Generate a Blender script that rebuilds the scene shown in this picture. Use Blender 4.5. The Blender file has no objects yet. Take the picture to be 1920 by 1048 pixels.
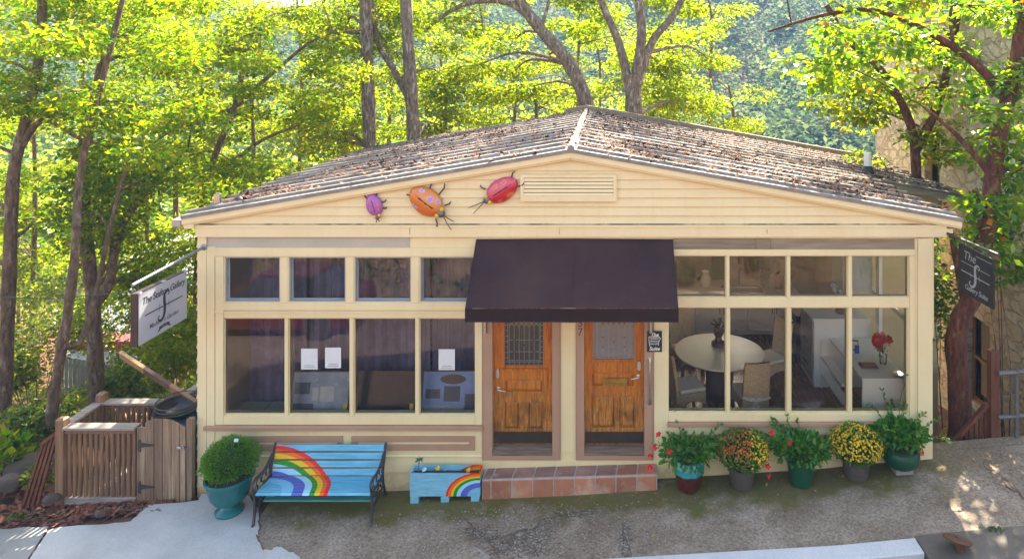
import bpy, math, random
import numpy as np
from mathutils import Vector, Matrix, Euler, noise
R = math.radians
random.seed(7)
RNG = np.random.default_rng(11)
sc = bpy.context.scene
COL = sc.collection

# ---------------------------------------------------------------- measurements
# camera sits at (0, -CD, CH) looking along +Y; FP = focal length in photo pixels, (VX, VY) = principal point
CD, CH, FP, VX, VY = 10.3, 6.3, 1280.0, 1137.0, 115.0
def W(px, py, y):
    d = CD + y
    return Vector(((px - VX) / FP * d, y, CH - (py - VY) / FP * d))
def fx(px): return (px - VX) / FP * CD
def fz(py): return CH - (py - VY) / FP * CD

def interp(x, xs, ys):
    return float(np.interp(x, xs, ys))
GX = [-30, -9, -6.1, -3.1, -1.0, 0.8, 2.9, 4.85, 7.0, 30]
GZ = [-0.9, -0.26, -0.19, -0.155, -0.08, 0.03, 0.15, 0.33, 0.52, 2.4]
def gz(x): return interp(x, GX, GZ)

# ---------------------------------------------------------------- objects
def root_of(o):
    while o.parent: o = o.parent
    return o
def tag(o, label=None, cat=None, group=None, kind=None):
    if label: o['label'] = label
    if cat: o['category'] = cat
    if group: o['group'] = group
    if kind: o['kind'] = kind
    return o
def thing(name, label, cat, loc=(0, 0, 0), group=None):
    o = bpy.data.objects.new(name, None); COL.objects.link(o)
    o.location = loc; o.empty_display_size = 0.1
    return tag(o, label, cat, group)
def copy_tree(o, parent=None):
    c = o.copy(); COL.objects.link(c)
    if parent: c.parent = parent
    for ch in list(o.children): copy_tree(ch, c)
    return c

class MB:
    def __init__(s): s.v = []; s.f = []; s.m = []; s.cur = 0
    def add(s, verts, faces):
        b = len(s.v); s.v += [tuple(p) for p in verts]
        for f in faces:
            s.f.append(tuple(b + i for i in f)); s.m.append(s.cur)
        return b
    def box(s, x0, x1, y0, y1, z0, z1):
        v = [(x0,y0,z0),(x1,y0,z0),(x1,y1,z0),(x0,y1,z0),(x0,y0,z1),(x1,y0,z1),(x1,y1,z1),(x0,y1,z1)]
        s.add(v, [(0,3,2,1),(4,5,6,7),(0,1,5,4),(1,2,6,5),(2,3,7,6),(3,0,4,7)]); return s
    def obox(s, c, size, rot=(0,0,0)):
        Rm = rot if isinstance(rot, Matrix) else Euler(rot).to_matrix()
        hx, hy, hz = [q/2 for q in size]; c = Vector(c)
        v = [c + Rm @ Vector(p) for p in [(-hx,-hy,-hz),(hx,-hy,-hz),(hx,hy,-hz),(-hx,hy,-hz),(-hx,-hy,hz),(hx,-hy,hz),(hx,hy,hz),(-hx,hy,hz)]]
        s.add(v, [(0,3,2,1),(4,5,6,7),(0,1,5,4),(1,2,6,5),(2,3,7,6),(3,0,4,7)]); return s
    def beam(s, a, b, w, h, up=(0,0,1)):
        a, b = Vector(a), Vector(b); d = b - a; L = d.length; d.normalize()
        side = d.cross(Vector(up)).normalized(); u = side.cross(d).normalized()
        Rm = Matrix((d, side, u)).transposed()
        return s.obox((a+b)/2, (L, w, h), Rm)
    def tube(s, pts, r, n=8, caps=True):
        pts = [Vector(p) for p in pts]; k = len(pts)
        rs = [r]*k if isinstance(r, (int, float)) else list(r)
        t0 = (pts[1]-pts[0]).normalized()
        u = t0.orthogonal().normalized(); verts = []
        for i, p in enumerate(pts):
            t = (pts[min(i+1,k-1)] - pts[max(i-1,0)])
            if t.length < 1e-9: t = t0
            t.normalize()
            u = (u - t*u.dot(t))
            if u.length < 1e-6: u = t.orthogonal()
            u.normalize(); w = t.cross(u)
            for j in range(n):
                a = 2*math.pi*j/n
                verts.append(p + (u*math.cos(a) + w*math.sin(a))*rs[i])
        faces = [(i*n+j, i*n+(j+1)%n, (i+1)*n+(j+1)%n, (i+1)*n+j) for i in range(k-1) for j in range(n)]
        if caps: faces += [tuple(range(n-1,-1,-1)), tuple((k-1)*n+j for j in range(n))]
        s.add(verts, faces); return s
    def lathe(s, prof, c=(0,0,0), n=24, rot=None, ang=0.0, sx=1.0, sy=1.0):
        c = Vector(c); verts = []
        for (r, z) in prof:
            for j in range(n):
                a = 2*math.pi*j/n + ang
                p = Vector((r*math.cos(a)*sx, r*math.sin(a)*sy, z))
                if rot: p = rot @ p
                verts.append(c + p)
        k = len(prof)
        faces = [(i*n+j, i*n+(j+1)%n, (i+1)*n+(j+1)%n, (i+1)*n+j) for i in range(k-1) for j in range(n)]
        faces += [tuple(range(n-1,-1,-1)), tuple((k-1)*n+j for j in range(n))]
        s.add(verts, faces); return s
    def prism(s, poly, o, u, v, w):
        """2-D outline in (u, v) at o, extruded by vector w"""
        o, u, v, w = Vector(o), Vector(u), Vector(v), Vector(w); n = len(poly)
        a = [o + u*p[0] + v*p[1] for p in poly]; b = [p + w for p in a]
        s.add(a + b, [tuple(range(n)), tuple(range(2*n-1, n-1, -1))] + [(i, i+n, (i+1)%n+n, (i+1)%n) for i in range(n)]); return s
    def poly(s, pts): s.add(pts, [tuple(range(len(pts)))]); return s
    def ell(s, c, r, nu=16, nv=10, rot=None):
        c = Vector(c); prof = []
        verts = []; 
        for i in range(nv+1):
            th = math.pi*(i/nv)
            for j in range(nu):
                a = 2*math.pi*j/nu
                p = Vector((r[0]*math.sin(th)*math.cos(a), r[1]*math.sin(th)*math.sin(a), -r[2]*math.cos(th)))
                if rot: p = rot @ p
                verts.append(c+p)
        faces = [(i*nu+j, i*nu+(j+1)%nu, (i+1)*nu+(j+1)%nu, (i+1)*nu+j) for i in range(nv) for j in range(nu)]
        s.add(verts, faces); return s
    def tiles(s, rect, holes, y0, y1, plane='xz'):
        """rect (a0,a1,b0,b1) minus holes, as a slab between y0 and y1"""
        A = sorted({rect[0], rect[1], *[h[0] for h in holes], *[h[1] for h in holes]})
        B = sorted({rect[2], rect[3], *[h[2] for h in holes], *[h[3] for h in holes]})
        A = [a for a in A if rect[0] <= a <= rect[1]]; B = [b for b in B if rect[2] <= b <= rect[3]]
        full = lambda i, j: 0 <= i < len(A)-1 and 0 <= j < len(B)-1 and not any(h[0]-1e-6 <= A[i] and A[i+1] <= h[1]+1e-6 and h[2]-1e-6 <= B[j] and B[j+1] <= h[3]+1e-6 for h in holes)
        P = (lambda a, y, b: (a, y, b)) if plane == 'xz' else (lambda a, y, b: (y, a, b))
        for i in range(len(A)-1):
            for j in range(len(B)-1):
                if not full(i, j): continue
                a0, a1, b0, b1 = A[i], A[i+1], B[j], B[j+1]
                s.poly([P(a0,y0,b0),P(a1,y0,b0),P(a1,y0,b1),P(a0,y0,b1)])
                s.poly([P(a0,y1,b1),P(a1,y1,b1),P(a1,y1,b0),P(a0,y1,b0)])
                if not full(i-1,j): s.poly([P(a0,y0,b0),P(a0,y0,b1),P(a0,y1,b1),P(a0,y1,b0)])
                if not full(i+1,j): s.poly([P(a1,y1,b0),P(a1,y1,b1),P(a1,y0,b1),P(a1,y0,b0)])
                if not full(i,j-1): s.poly([P(a0,y1,b0),P(a1,y1,b0),P(a1,y0,b0),P(a0,y0,b0)])
                if not full(i,j+1): s.poly([P(a0,y0,b1),P(a1,y0,b1),P(a1,y1,b1),P(a0,y1,b1)])
        return s
    def build(s, name, mats, parent=None, smooth=False, bevel=0.0, local=False, fix=True):
        me = bpy.data.meshes.new(name)
        v = s.v
        if parent and not local:
            L = root_of(parent).location
            v = [(p[0]-L.x, p[1]-L.y, p[2]-L.z) for p in v]
        me.from_pydata(v, [], s.f)
        if not isinstance(mats, (list, tuple)): mats = [mats]
        for m in mats: me.materials.append(m)
        me.polygons.foreach_set('material_index', s.m)
        me.validate()
        if fix:
            import bmesh
            b = bmesh.new(); b.from_mesh(me); bmesh.ops.recalc_face_normals(b, faces=b.faces); b.to_mesh(me); b.free()
        if smooth:
            me.polygons.foreach_set('use_smooth', [True]*len(me.polygons))
            me.set_sharp_from_angle(angle=R(40))
        me.update()
        o = bpy.data.objects.new(name, me); COL.objects.link(o)
        if parent: o.parent = parent
        if bevel:
            b = o.modifiers.new('bevel', 'BEVEL'); b.width = bevel; b.segments = 2; b.limit_method = 'ANGLE'; b.angle_limit = R(35)
        return o

def struct(name, mb, mats, **k):
    o = mb.build(name, mats, **k); o['kind'] = 'structure'; return o

def text_geo(body, size=1.0, shear=0.0, spacing=1.0, bold=0.0):
    cu = bpy.data.curves.new('lettering', 'FONT'); cu.body = body; cu.size = size; cu.shear = shear
    cu.align_x = 'CENTER'; cu.align_y = 'CENTER'; cu.space_character = spacing; cu.offset = bold; cu.resolution_u = 3
    o = bpy.data.objects.new('lettering', cu); COL.objects.link(o)
    dg = bpy.context.evaluated_depsgraph_get(); me = bpy.data.meshes.new_from_object(o.evaluated_get(dg))
    vs = [v.co.copy() for v in me.vertices]; fs = [tuple(p.vertices) for p in me.polygons]
    bpy.data.objects.remove(o); bpy.data.curves.remove(cu); bpy.data.meshes.remove(me)
    return vs, fs
def put_text(mb, body, o, u, v, size, shear=0.0, spacing=1.0, bold=0.0):
    vs, fs = text_geo(body, size, shear, spacing, bold); o, u, v = Vector(o), Vector(u), Vector(v)
    mb.add([o + u*p.x + v*p.y for p in vs], fs)

# ---------------------------------------------------------------- materials
class NT:
    def __init__(s, name):
        s.m = bpy.data.materials.new(name); s.m.use_nodes = True; s.t = s.m.node_tree; s.t.nodes.clear()
        s.out = s.n('ShaderNodeOutputMaterial')
    def n(s, typ, **k):
        x = s.t.nodes.new(typ)
        for a, b in k.items(): setattr(x, a, b)
        return x
    def l(s, a, b): s.t.links.new(a, b)
    def setin(s, node, key, val):
        if isinstance(val, bpy.types.NodeSocket): s.l(val, node.inputs[key])
        else: node.inputs[key].default_value = val
    def coord(s, stretch=None, kind='Object', attr=None):
        if attr:
            c = s.n('ShaderNodeAttribute', attribute_name=attr).outputs['Vector']
        else: c = s.n('ShaderNodeTexCoord').outputs[kind]
        if stretch:
            mp = s.n('ShaderNodeMapping'); mp.inputs['Scale'].default_value = stretch; s.l(c, mp.inputs['Vector']); return mp.outputs['Vector']
        return c
    def noise(s, vec, scale, detail=5, rough=.55, dist=0):
        x = s.n('ShaderNodeTexNoise'); s.l(vec, x.inputs['Vector'])
        x.inputs['Scale'].default_value = scale; x.inputs['Detail'].default_value = detail
        x.inputs['Roughness'].default_value = rough; x.inputs['Distortion'].default_value = dist
        return x.outputs['Fac']
    def ramp(s, fac, stops, interp='LINEAR'):
        x = s.n('ShaderNodeValToRGB'); x.color_ramp.interpolation = interp; e = x.color_ramp.elements
        while len(e) < len(stops): e.new(0.5)
        for i, (p, c) in enumerate(stops):
            e[i].position = p; e[i].color = (c, c, c, 1) if isinstance(c, (int, float)) else (*c[:3], 1)
        s.l(fac, x.inputs['Fac']); return x.outputs['Color']
    def mix(s, fac, a, b, mode='MIX'):
        x = s.n('ShaderNodeMix', data_type='RGBA', blend_type=mode)
        s.setin(x, 0, fac)
        for k, q in ((6, a), (7, b)):
            if isinstance(q, bpy.types.NodeSocket): s.l(q, x.inputs[k])
            else: x.inputs[k].default_value = (*q[:3], 1)
        return x.outputs[2]
    def math(s, op, a, b=0.0, clamp=False):
        x = s.n('ShaderNodeMath', operation=op, use_clamp=clamp); s.setin(x, 0, a); s.setin(x, 1, b); return x.outputs[0]
    def xyz(s, vec):
        x = s.n('ShaderNodeSeparateXYZ'); s.l(vec, x.inputs[0]); return x.outputs
    def bump(s, h, strength=.3, dist=.01, normal=None):
        x = s.n('ShaderNodeBump'); x.inputs['Strength'].default_value = strength; x.inputs['Distance'].default_value = dist
        s.l(h, x.inputs['Height'])
        if normal: s.l(normal, x.inputs['Normal'])
        return x.outputs['Normal']
    def prin(s, col, rough=.6, metal=0.0, normal=None, spec=.5, **k):
        b = s.n('ShaderNodeBsdfPrincipled')
        if isinstance(col, bpy.types.NodeSocket): s.l(col, b.inputs['Base Color'])
        else: b.inputs['Base Color'].default_value = (*col[:3], 1)
        s.setin(b, 'Roughness', rough); s.setin(b, 'Metallic', metal); b.inputs['Specular IOR Level'].default_value = spec
        if normal: s.l(normal, b.inputs['Normal'])
        for a, q in k.items(): s.setin(b, a.replace('_', ' '), q)
        s.l(b.outputs[0], s.out.inputs['Surface']); return b

def pm(name, c1, c2=None, scale=4.0, rough=.6, bump=0.0, bscale=None, stretch=None, metal=0.0, spec=.5, lo=.35, hi=.65, c3=None, s3=1.2, p3=.6, detail=6, bdist=.01, island=0.0):
    """paint-like procedural: c1/c2 blended by noise, c3 in scattered patches, bump on top, island = brightness jitter per separate piece"""
    t = NT(name); co = t.coord(stretch)
    c2 = c2 or tuple(q*.85 for q in c1)
    n = t.noise(co, scale, detail)
    col = t.ramp(n, [(lo, c1), (hi, c2)])
    if c3:
        m = t.ramp(t.noise(co, s3, 7, .65), [(p3, 0.0), (min(p3+.12, 1), 1.0)])
        col = t.mix(m, col, c3)
    if island:
        r = t.n('ShaderNodeNewGeometry').outputs['Random Per Island']
        hs = t.n('ShaderNodeHueSaturation'); t.l(col, hs.inputs['Color'])
        t.l(t.math('ADD', t.math('MULTIPLY', r, 2*island), 1-island), hs.inputs['Value']); col = hs.outputs['Color']
    nm = None
    if bump: nm = t.bump(t.noise(co, bscale or scale*4, 6, .6), bump, bdist)
    rr = t.math('ADD', t.math('MULTIPLY', t.noise(co, scale*2.3, 4), .25), rough-.12, True)
    t.prin(col, rr, metal, nm, spec); return t.m

def leaf_mat(name, cols, trans=.5, tmul=(1.5, 1.35, .6), gloss=.06, grough=.35):
    t = NT(name)
    g = t.n('ShaderNodeNewGeometry').outputs['Random Per Island']
    n = len(cols)
    col = t.ramp(g, [(i/max(n-1,1), c) for i, c in enumerate(cols)])
    d = t.n('ShaderNodeBsdfDiffuse'); t.l(t.mix(1.0, col, (.85,.85,.6), 'MULTIPLY'), d.inputs['Color'])
    tr = t.n('ShaderNodeBsdfTranslucent')
    tc = t.mix(1.0, col, tmul, 'MULTIPLY'); t.l(tc, tr.inputs['Color'])
    m = t.n('ShaderNodeMixShader'); m.inputs[0].default_value = trans
    t.l(d.outputs[0], m.inputs[1]); t.l(tr.outputs[0], m.inputs[2])
    gl = t.n('ShaderNodeBsdfGlossy'); gl.inputs['Roughness'].default_value = grough; gl.inputs['Color'].default_value = (.8,.9,.7,1)
    m2 = t.n('ShaderNodeMixShader'); m2.inputs[0].default_value = gloss
    t.l(m.outputs[0], m2.inputs[1]); t.l(gl.outputs[0], m2.inputs[2]); t.l(m2.outputs[0], t.out.inputs['Surface'])
    return t.m

def glass_mat(name, tint=(.985,.985,.975), ior=1.5, wav=.0):
    t = NT(name)
    tr = t.n('ShaderNodeBsdfTransparent'); tr.inputs['Color'].default_value = (*tint, 1)
    gl = t.n('ShaderNodeBsdfGlossy'); gl.inputs['Roughness'].default_value = 0.0
    fr = t.n('ShaderNodeFresnel'); fr.inputs['IOR'].default_value = ior
    if wav:
        nm = t.bump(t.noise(t.coord(), 2.2, 2), wav, .02); t.l(nm, gl.inputs['Normal'])
    m = t.n('ShaderNodeMixShader'); t.l(fr.outputs[0], m.inputs[0]); t.l(tr.outputs[0], m.inputs[1]); t.l(gl.outputs[0], m.inputs[2])
    t.l(m.outputs[0], t.out.inputs['Surface']); return t.m

def wood_mat(name, c1, c2, c3=None, axis='x', scale=1.0, rough=.6, bump=.25, patch=.6, island=.12):
    st = {'x': (1.2, 14, 14), 'y': (14, 1.2, 14), 'z': (14, 14, 1.2)}[axis]
    return pm(name, c1, c2, 2.2*scale, rough, bump, 6*scale, tuple(q for q in st), lo=.36, hi=.66, c3=c3, s3=.7*scale, p3=patch, island=island, bdist=.004)

M = {}
def cream_mat(name, a, b, dirt):
    t = NT(name); co = t.coord()
    col = t.ramp(t.noise(co, 1.6, 6), [(.35, a), (.65, b)])
    st = t.ramp(t.noise(t.coord((4, 4, .35)), 1.5, 7, .7), [(.50, 0.0), (.74, 1.0)])       # rain streaks
    col = t.mix(t.math('MULTIPLY', st, .22), col, dirt)
    sp = t.ramp(t.noise(co, 7, 8, .75), [(.64, 0.0), (.72, 1.0)]); col = t.mix(t.math('MULTIPLY', sp, .35), col, dirt)
    ch = t.ramp(t.noise(co, 16, 6, .7), [(.73, 0.0), (.755, 1.0)]); col = t.mix(t.math('MULTIPLY', ch, .6), col, (.28,.20,.12))
    zz = t.xyz(co)[2]                                                                       # splash-back grime at the foot of the wall
    gr = t.ramp(t.math('ADD', t.math('MULTIPLY', zz, -1.25), t.math('MULTIPLY', t.noise(co, 3.5, 7, .7), 1.3)), [(.55, 0.0), (1.0, 1.0)])
    col = t.mix(t.math('MULTIPLY', gr, .75), col, (.30,.21,.11))
    t.prin(col, .5, 0, t.bump(t.noise(t.coord((3, 30, 30)), 3, 5), .10, .004), .45); return t.m
M['cream'] = cream_mat('cream_paint', (.80,.66,.375), (.755,.61,.335), (.54,.405,.215))
M['cream_trim'] = cream_mat('cream_trim_paint', (.815,.68,.40), (.775,.635,.36), (.58,.45,.255))
M['gray_frieze'] = pm('grey_cream_paint', (.50,.45,.36), (.44,.40,.31), 2.0, .6, .05, 30)
M['mauve'] = pm('mauve_paint', (.44,.265,.175), (.40,.235,.15), 2.5, .5, .05, 40)
M['weathered'] = wood_mat('weathered_board', (.30,.235,.16), (.21,.16,.10), (.40,.34,.25), 'x', .8, .75)
M['sash_gray'] = pm('blue_grey_sash', (.40,.41,.39), (.34,.35,.335), 3, .5)
M['roof'] = None
M['white'] = pm('white_paint', (.78,.78,.75), (.72,.72,.69), 2, .45)
M['black_iron'] = pm('black_cast_iron', (.035,.03,.032), (.06,.05,.05), 9, .5, .2, 40)
M['black_paint'] = pm('black_paint', (.02,.02,.021), (.03,.03,.03), 5, .4)
M['steel'] = pm('brushed_steel', (.55,.54,.52), (.45,.44,.43), 8, .3, metal=.95)
M['brass'] = pm('worn_brass', (.55,.36,.10), (.40,.25,.07), 14, .35, metal=.9)
M['glass'] = glass_mat('window_glass')
M['vase_glass'] = glass_mat('clear_glass', (.9,.95,.93), 1.45)
M['soil'] = pm('dark_soil', (.06,.04,.028), (.10,.07,.045), 12, .95, .6, 40)
def smooth_path(pts, k=4):
    pts = [Vector(p) for p in pts]; o = []
    for i in range(len(pts)-1):
        p0, p1, p2, p3 = pts[max(i-1,0)], pts[i], pts[i+1], pts[min(i+2,len(pts)-1)]
        for j in range(k):
            t = j/k; o.append(.5*((2*p1)+(p2-p0)*t+(2*p0-5*p1+4*p2-p3)*t*t+(3*p1-p0-3*p2+p3)*t**3))
    o.append(pts[-1]); return o
# ================================================================= the gallery building
BX0, BX1 = fx(374), fx(1745)
AP = Vector((-.53, 0, 4.988)); EL = Vector((-6.34, 0, 3.994)); ER = Vector((5.31, 0, 3.954))
SL = (AP.z-EL.z)/(AP.x-EL.x); SR = (AP.z-ER.z)/(ER.x-AP.x)
def roof_z(x): return AP.z - (AP.x-x)*SL if x < AP.x else AP.z - (x-AP.x)*SR
RY0, RY1, WY, WX = -.12, 7.95, 3.4, 7.3
bld = thing('gallery_building', 'long cream clapboard gallery building with low metal gable roof and two wooden doors', 'building', (0, 0, 0))

def pxr(x0, x1, yt, yb): return (fx(x0), fx(x1), fz(yb), fz(yt))
LT = [pxr(a, b, 482, 566) for a, b in ((422,525),(542,648),(665,770.5),(788,891))]
LL = [pxr(a, b, 597, 777) for a, b in ((420,533.5),(541,655.5),(664,779),(786.5,891))]
RT = [pxr(a, b, 480, 557.5) for a, b in ((1253,1361),(1367,1475),(1481.5,1589.5),(1597.5,1704))]
RL = [pxr(a, b, 577, 773) for a, b in ((1253,1361),(1368.5,1475),(1483.5,1589.5),(1597.5,1702))]
DL = pxr(923.5, 1036, 560, 846); DR = pxr(1095.5, 1208, 560, 846)

M['kitchen_wall'] = pm('stone_backsplash', (.52,.40,.28), (.36,.27,.19), 3, .6, .2, 8, c3=(.60,.50,.39), s3=2.5)
# --- front wall slab with every opening cut through
w = MB(); w.tiles((BX0, BX1, -.6, fz(420)), LT+LL+RT+RL+[DL, DR], 0.0, .14)
# clapboards of the gable, each course a sloping board clipped by the roof line
z = fz(420)
def clip_x(zz):
    xl = max(BX0-.02, AP.x-(AP.z-.07-zz)/SL); xr = min(fx(1772), AP.x+(AP.z-.07-zz)/SR)
    return xl, xr
step = .135
while z < AP.z-.1:
    z1 = min(z+step, AP.z-.075)
    a0, b0 = clip_x(z); a1, b1 = clip_x(z1)
    w.add([(a0,-.036,z),(b0,-.036,z),(b1,-.004,z1),(a1,-.004,z1),(a0,.06,z),(b0,.06,z),(b1,.06,z1),(a1,.06,z1)],
          [(0,1,2,3),(0,4,5,1),(3,2,6,7),(4,7,6,5),(0,3,7,4),(1,5,6,2)])
    z += step
def clap(mb, x0, x1, z0, z1, step, y=0.0, out=.03):
    z = z0
    while z < z1-.02:
        t = min(z+step, z1)
        mb.add([(x0,y-out,z),(x1,y-out,z),(x1,y-.004,t),(x0,y-.004,t),(x0,y+.01,z),(x1,y+.01,z),(x1,y+.01,t),(x0,y+.01,t)],
               [(0,1,2,3),(0,4,5,1),(3,2,6,7),(4,7,6,5),(0,3,7,4),(1,5,6,2)])
        z += step
clap(w, fx(392), fx(904), fz(912), fz(851), .235)
clap(w, fx(1051.5), fx(1079.5), fz(846), fz(560), .125, out=.014)
w.build('front_wall', M['cream'], bld)
# side walls with lapped boards whose butts show as a ragged edge at the corner
def side_wall(x, sgn, holes, name):
    s = MB()
    s.tiles((.14, 5.42, -3.2, 3.92), holes, x, x - sgn*.12, 'yz')
    s.build(name, M['cream'], bld)
    s = MB(); z = -.5
    while z < 3.85:
        t = z+.19; o = .045
        if not holes or sgn < 0:
            s.add([(x+sgn*o,.0,z),(x+sgn*o,5.42,z),(x+sgn*.006,5.42,t),(x+sgn*.006,.0,t),(x-sgn*.0,.0,z),(x-sgn*.0,5.42,z),(x-sgn*.0,5.42,t),(x-sgn*.0,.0,t)],
                  [(0,1,2,3),(0,4,5,1),(3,2,6,7),(0,3,7,4),(1,5,6,2)])
        z += .19
    if s.f: s.build('lap_siding', M['cream'], bld)
side_wall(BX0-.004, -1, [], 'side_wall')
side_wall(BX1, 1, [(.35, 3.25, 1.0, 3.25)], 'side_wall')
b = MB(); b.tiles((BX0+.12, BX1-.12, -3.2, 3.9), [(.35, 3.55, 1.86, 3.1)], 5.30, 5.42); b.build('back_wall', M['kitchen_wall'], bld)  # high window added out of sight in the back wall to light the room
b = MB()
for x in (.35, 1.42, 2.49): b.tiles((x, x+1.06, 1.865, 3.095), [(x+.05, x+1.01, 1.915, 3.045)], 5.33, 5.39)
b.build('added_back_window_frame', M['white'], bld)
b = MB(); b.box(.40, 3.50, 5.358, 5.362, 1.91, 3.05); b.build('pane', M['glass'], bld)  # glass of the added back window
for x in (-6.0, -2.4, 1.2, 4.6):
    b = MB(); b.box(x, x+.12, RY1-.35, RY1-.23, -6, roof_z(x+.06)-.06); b.build('porch_post', M['weathered'], bld)
b = MB(); b.box(BX0+.12, BX1-.12, 5.425, RY1-.2, .2, .3); b.build('porch_deck', M['weathered'], bld)

# --- trim: corner boards, bands, casings
t = MB()
t.box(BX0-.012, fx(389), -.035, -.0, -.45, fz(443)-.002)                       # left corner board
t.box(fx(1719), BX1+.01, -.045, -.0, -.4, fz(446))                             # right corner post
t.box(fx(1715), fx(1718.6), -.02, -.0, -.3, fz(446))
t.box(BX0-.03, fx(1772), -.060, -.0, fz(443), fz(420.5))                      # fascia band
t.box(BX0-.03, fx(1772), -.068, -.0605, fz(425), fz(420.8))
t.box(fx(389.4), fx(404), -.028, -.0, -.3, fz(462))
t.box(fx(389.6), fx(891), -.024, -.0, fz(480), fz(464))                       # head of left window unit
t.box(fx(1262), fx(1714.5), -.024, -.0, fz(478.5), fz(467.5))
t.box(fx(405), fx(420), -.022, -.0, fz(795), fz(480.5))
t.box(fx(891.4), fx(904.5), -.022, -.0, fz(795), fz(480.5))
t.box(fx(420.4), fx(891), -.022, -.0, fz(794.6), fz(779))                      # lower rail left
t.box(fx(420.4), fx(891), -.020, -.0, fz(594.5), fz(584.5))
t.box(fx(404.5), fx(891), -.034, -.023, fz(585.5), fz(582.5))                    # drip edge
t.box(fx(404.5), fx(891), -.016, -.0, fz(581), fz(568.5))
for a in (525.5, 648.8, 771): t.box(fx(a+1.6), fx(a+14.6), -.012, -.0, fz(567.5), fz(480.6))
for a in (534.2, 656.2, 779.4): t.box(fx(a), fx(a+6.4), -.012, .0, fz(778.8), fz(594.8))
t.box(fx(1226), fx(1252.6), -.02, -.0, -.0, fz(560))
t.box(fx(1704.6), fx(1714.6), -.022, -.0, fz(793), fz(479))
t.box(fx(1253), fx(1704.2), -.022, -.0, fz(788.5), fz(775))
t.box(fx(1253), fx(1704.2), -.018, -.0, fz(575.5), fz(559.5))
for a in (1361.6, 1475.4, 1590.2): t.box(fx(a+.1), fx(a+6.6), -.012, -.0, fz(774.6), fz(575.9))
for a in (1361.6, 1475.4, 1590.2): t.box(fx(a), fx(a+5.6), -.012, -.0, fz(559.2), fz(479))
t.build('trim_boards', M['cream_trim'], bld, bevel=.004)
g = MB(); g.box(fx(389.8), fx(769), -.010, -.0, fz(463.6), fz(443.4)); g.build('frieze_board', M['gray_frieze'], bld)
g = MB(); g.box(fx(769.4), fx(893), -.006, -.0, fz(463.6), fz(446)); g.build('frieze_board', M['cream_trim'], bld)
g = MB()
g.box(fx(1262), fx(1417), -.010, -.0, fz(467), fz(447)); g.box(fx(1417.5), fx(1443.5), -.022, -.0, fz(466.6), fz(447)); g.box(fx(1444), fx(1714), -.010, -.0, fz(467), fz(447.5))
g.build('frieze_board', M['weathered'], bld, bevel=.004)
# base board, rotten at the bottom
g = MB(); g.box(fx(389.4), fx(904), -.030, -.0, -.4, fz(912.4)); g.box(fx(904.2), fx(1226), -.018, -.0, -.3, fz(861))
g.box(fx(1226.4), fx(1718), -.030, -.0, -.3, fz(862)); g.build('base_board', M['cream'], bld, bevel=.004)
g = MB(); g.box(fx(389.6), fx(904), -.012, -.0, fz(850.5), fz(804)); g.build('apron_board', M['cream'], bld)
g = MB(); g.box(fx(1253), fx(1714), -.012, -.0, fz(861.6), fz(790.6))
g.build('apron_board', M['cream'], bld)

# --- mauve sills, panel mouldings, door casings
m = MB(); m.box(fx(386), fx(906), -.075, -.0, fz(803), fz(795.4)); m.build('window_sill', M['mauve'], bld, bevel=.006)
m = MB(); m.box(fx(1251), fx(1717), -.075, -.0, fz(796), fz(789)); m.build('window_sill', M['mauve'], bld, bevel=.006)
m = MB(); m.box(fx(1253), fx(1714), -.04, -.0, fz(821), fz(813)); m.build('panel_moulding', M['mauve'], bld, bevel=.006)
for a, b in ((418, 644), (660, 891)):
    m = MB(); x0, x1, z0, z1 = pxr(a, b, 816, 842); q = .075
    for k, y in ((0, -.034), (.028, -.024)):
        e = q - .0 if k == 0 else q + .012
        m.tiles((x0+k, x1-k, z0+k, z1-k), [(x0+e, x1-e, z0+e, z1-e)], y - .0, -.0121)
        q = q
    m.build('panel_moulding', M['mauve'], bld, bevel=.003)
for D, x0, x1 in ((DL, 906, 1051), (DR, 1080, 1225)):
    m = MB(); a, b, z0, z1 = pxr(x0, x1, 560, 860)
    m.tiles((a, b, z0, z1), [(D[0], D[1], fz(847.5), z1+.0)], -.036, .0)
    m.tiles((a+.02, b-.02, z0+.02, z1), [(D[0]+.0, D[1]-.0, fz(846), z1)], -.044, -.0365)
    m.build('door_frame', M['mauve'], bld, bevel=.004)

# --- windows: a sash ring with its pane
def window(h, y, ring, matn, depth=.03):
    x0, x1, z0, z1 = h; s = MB()
    s.tiles((x0+.001, x1-.001, z0+.001, z1-.001), [(x0+ring, x1-ring, z0+ring, z1-ring)], y, y+depth)
    o = s.build('window', M[matn], bld, bevel=.002)
    p = MB(); p.box(x0+ring-.004, x1-ring+.004, y+.012, y+.017, z0+ring-.004, z1-ring+.004)
    p.build('pane', M['glass'], o); return o
for h in LT: window(h, .075, .03, 'sash_gray')
for h in LL: window(h, .02, .010, 'cream_trim')
for h in RT: window(h, .02, .010, 'cream_trim')
for h in RL: window(h, .02, .010, 'cream_trim')
# grey liners in the deep transom reveals
s = MB()
for x0, x1, z0, z1 in LT:
    s.tiles((x0+.0015, x1-.0015, z0+.0015, z1-.0015), [(x0+.014, x1-.014, z0+.014, z1-.014)], .004, .0745)
s.build('window_reveal', M['sash_gray'], bld)
s = MB()
for y0 in (.36, 1.805): s.tiles((y0, y0+1.43, 1.01, 3.24), [(y0+.06, y0+1.37, 1.07, 2.12), (y0+.06, y0+1.37, 2.18, 3.18)], BX1-.03, BX1-.09, 'yz')
s.build('side_window_frame', M['white'], bld)

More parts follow.
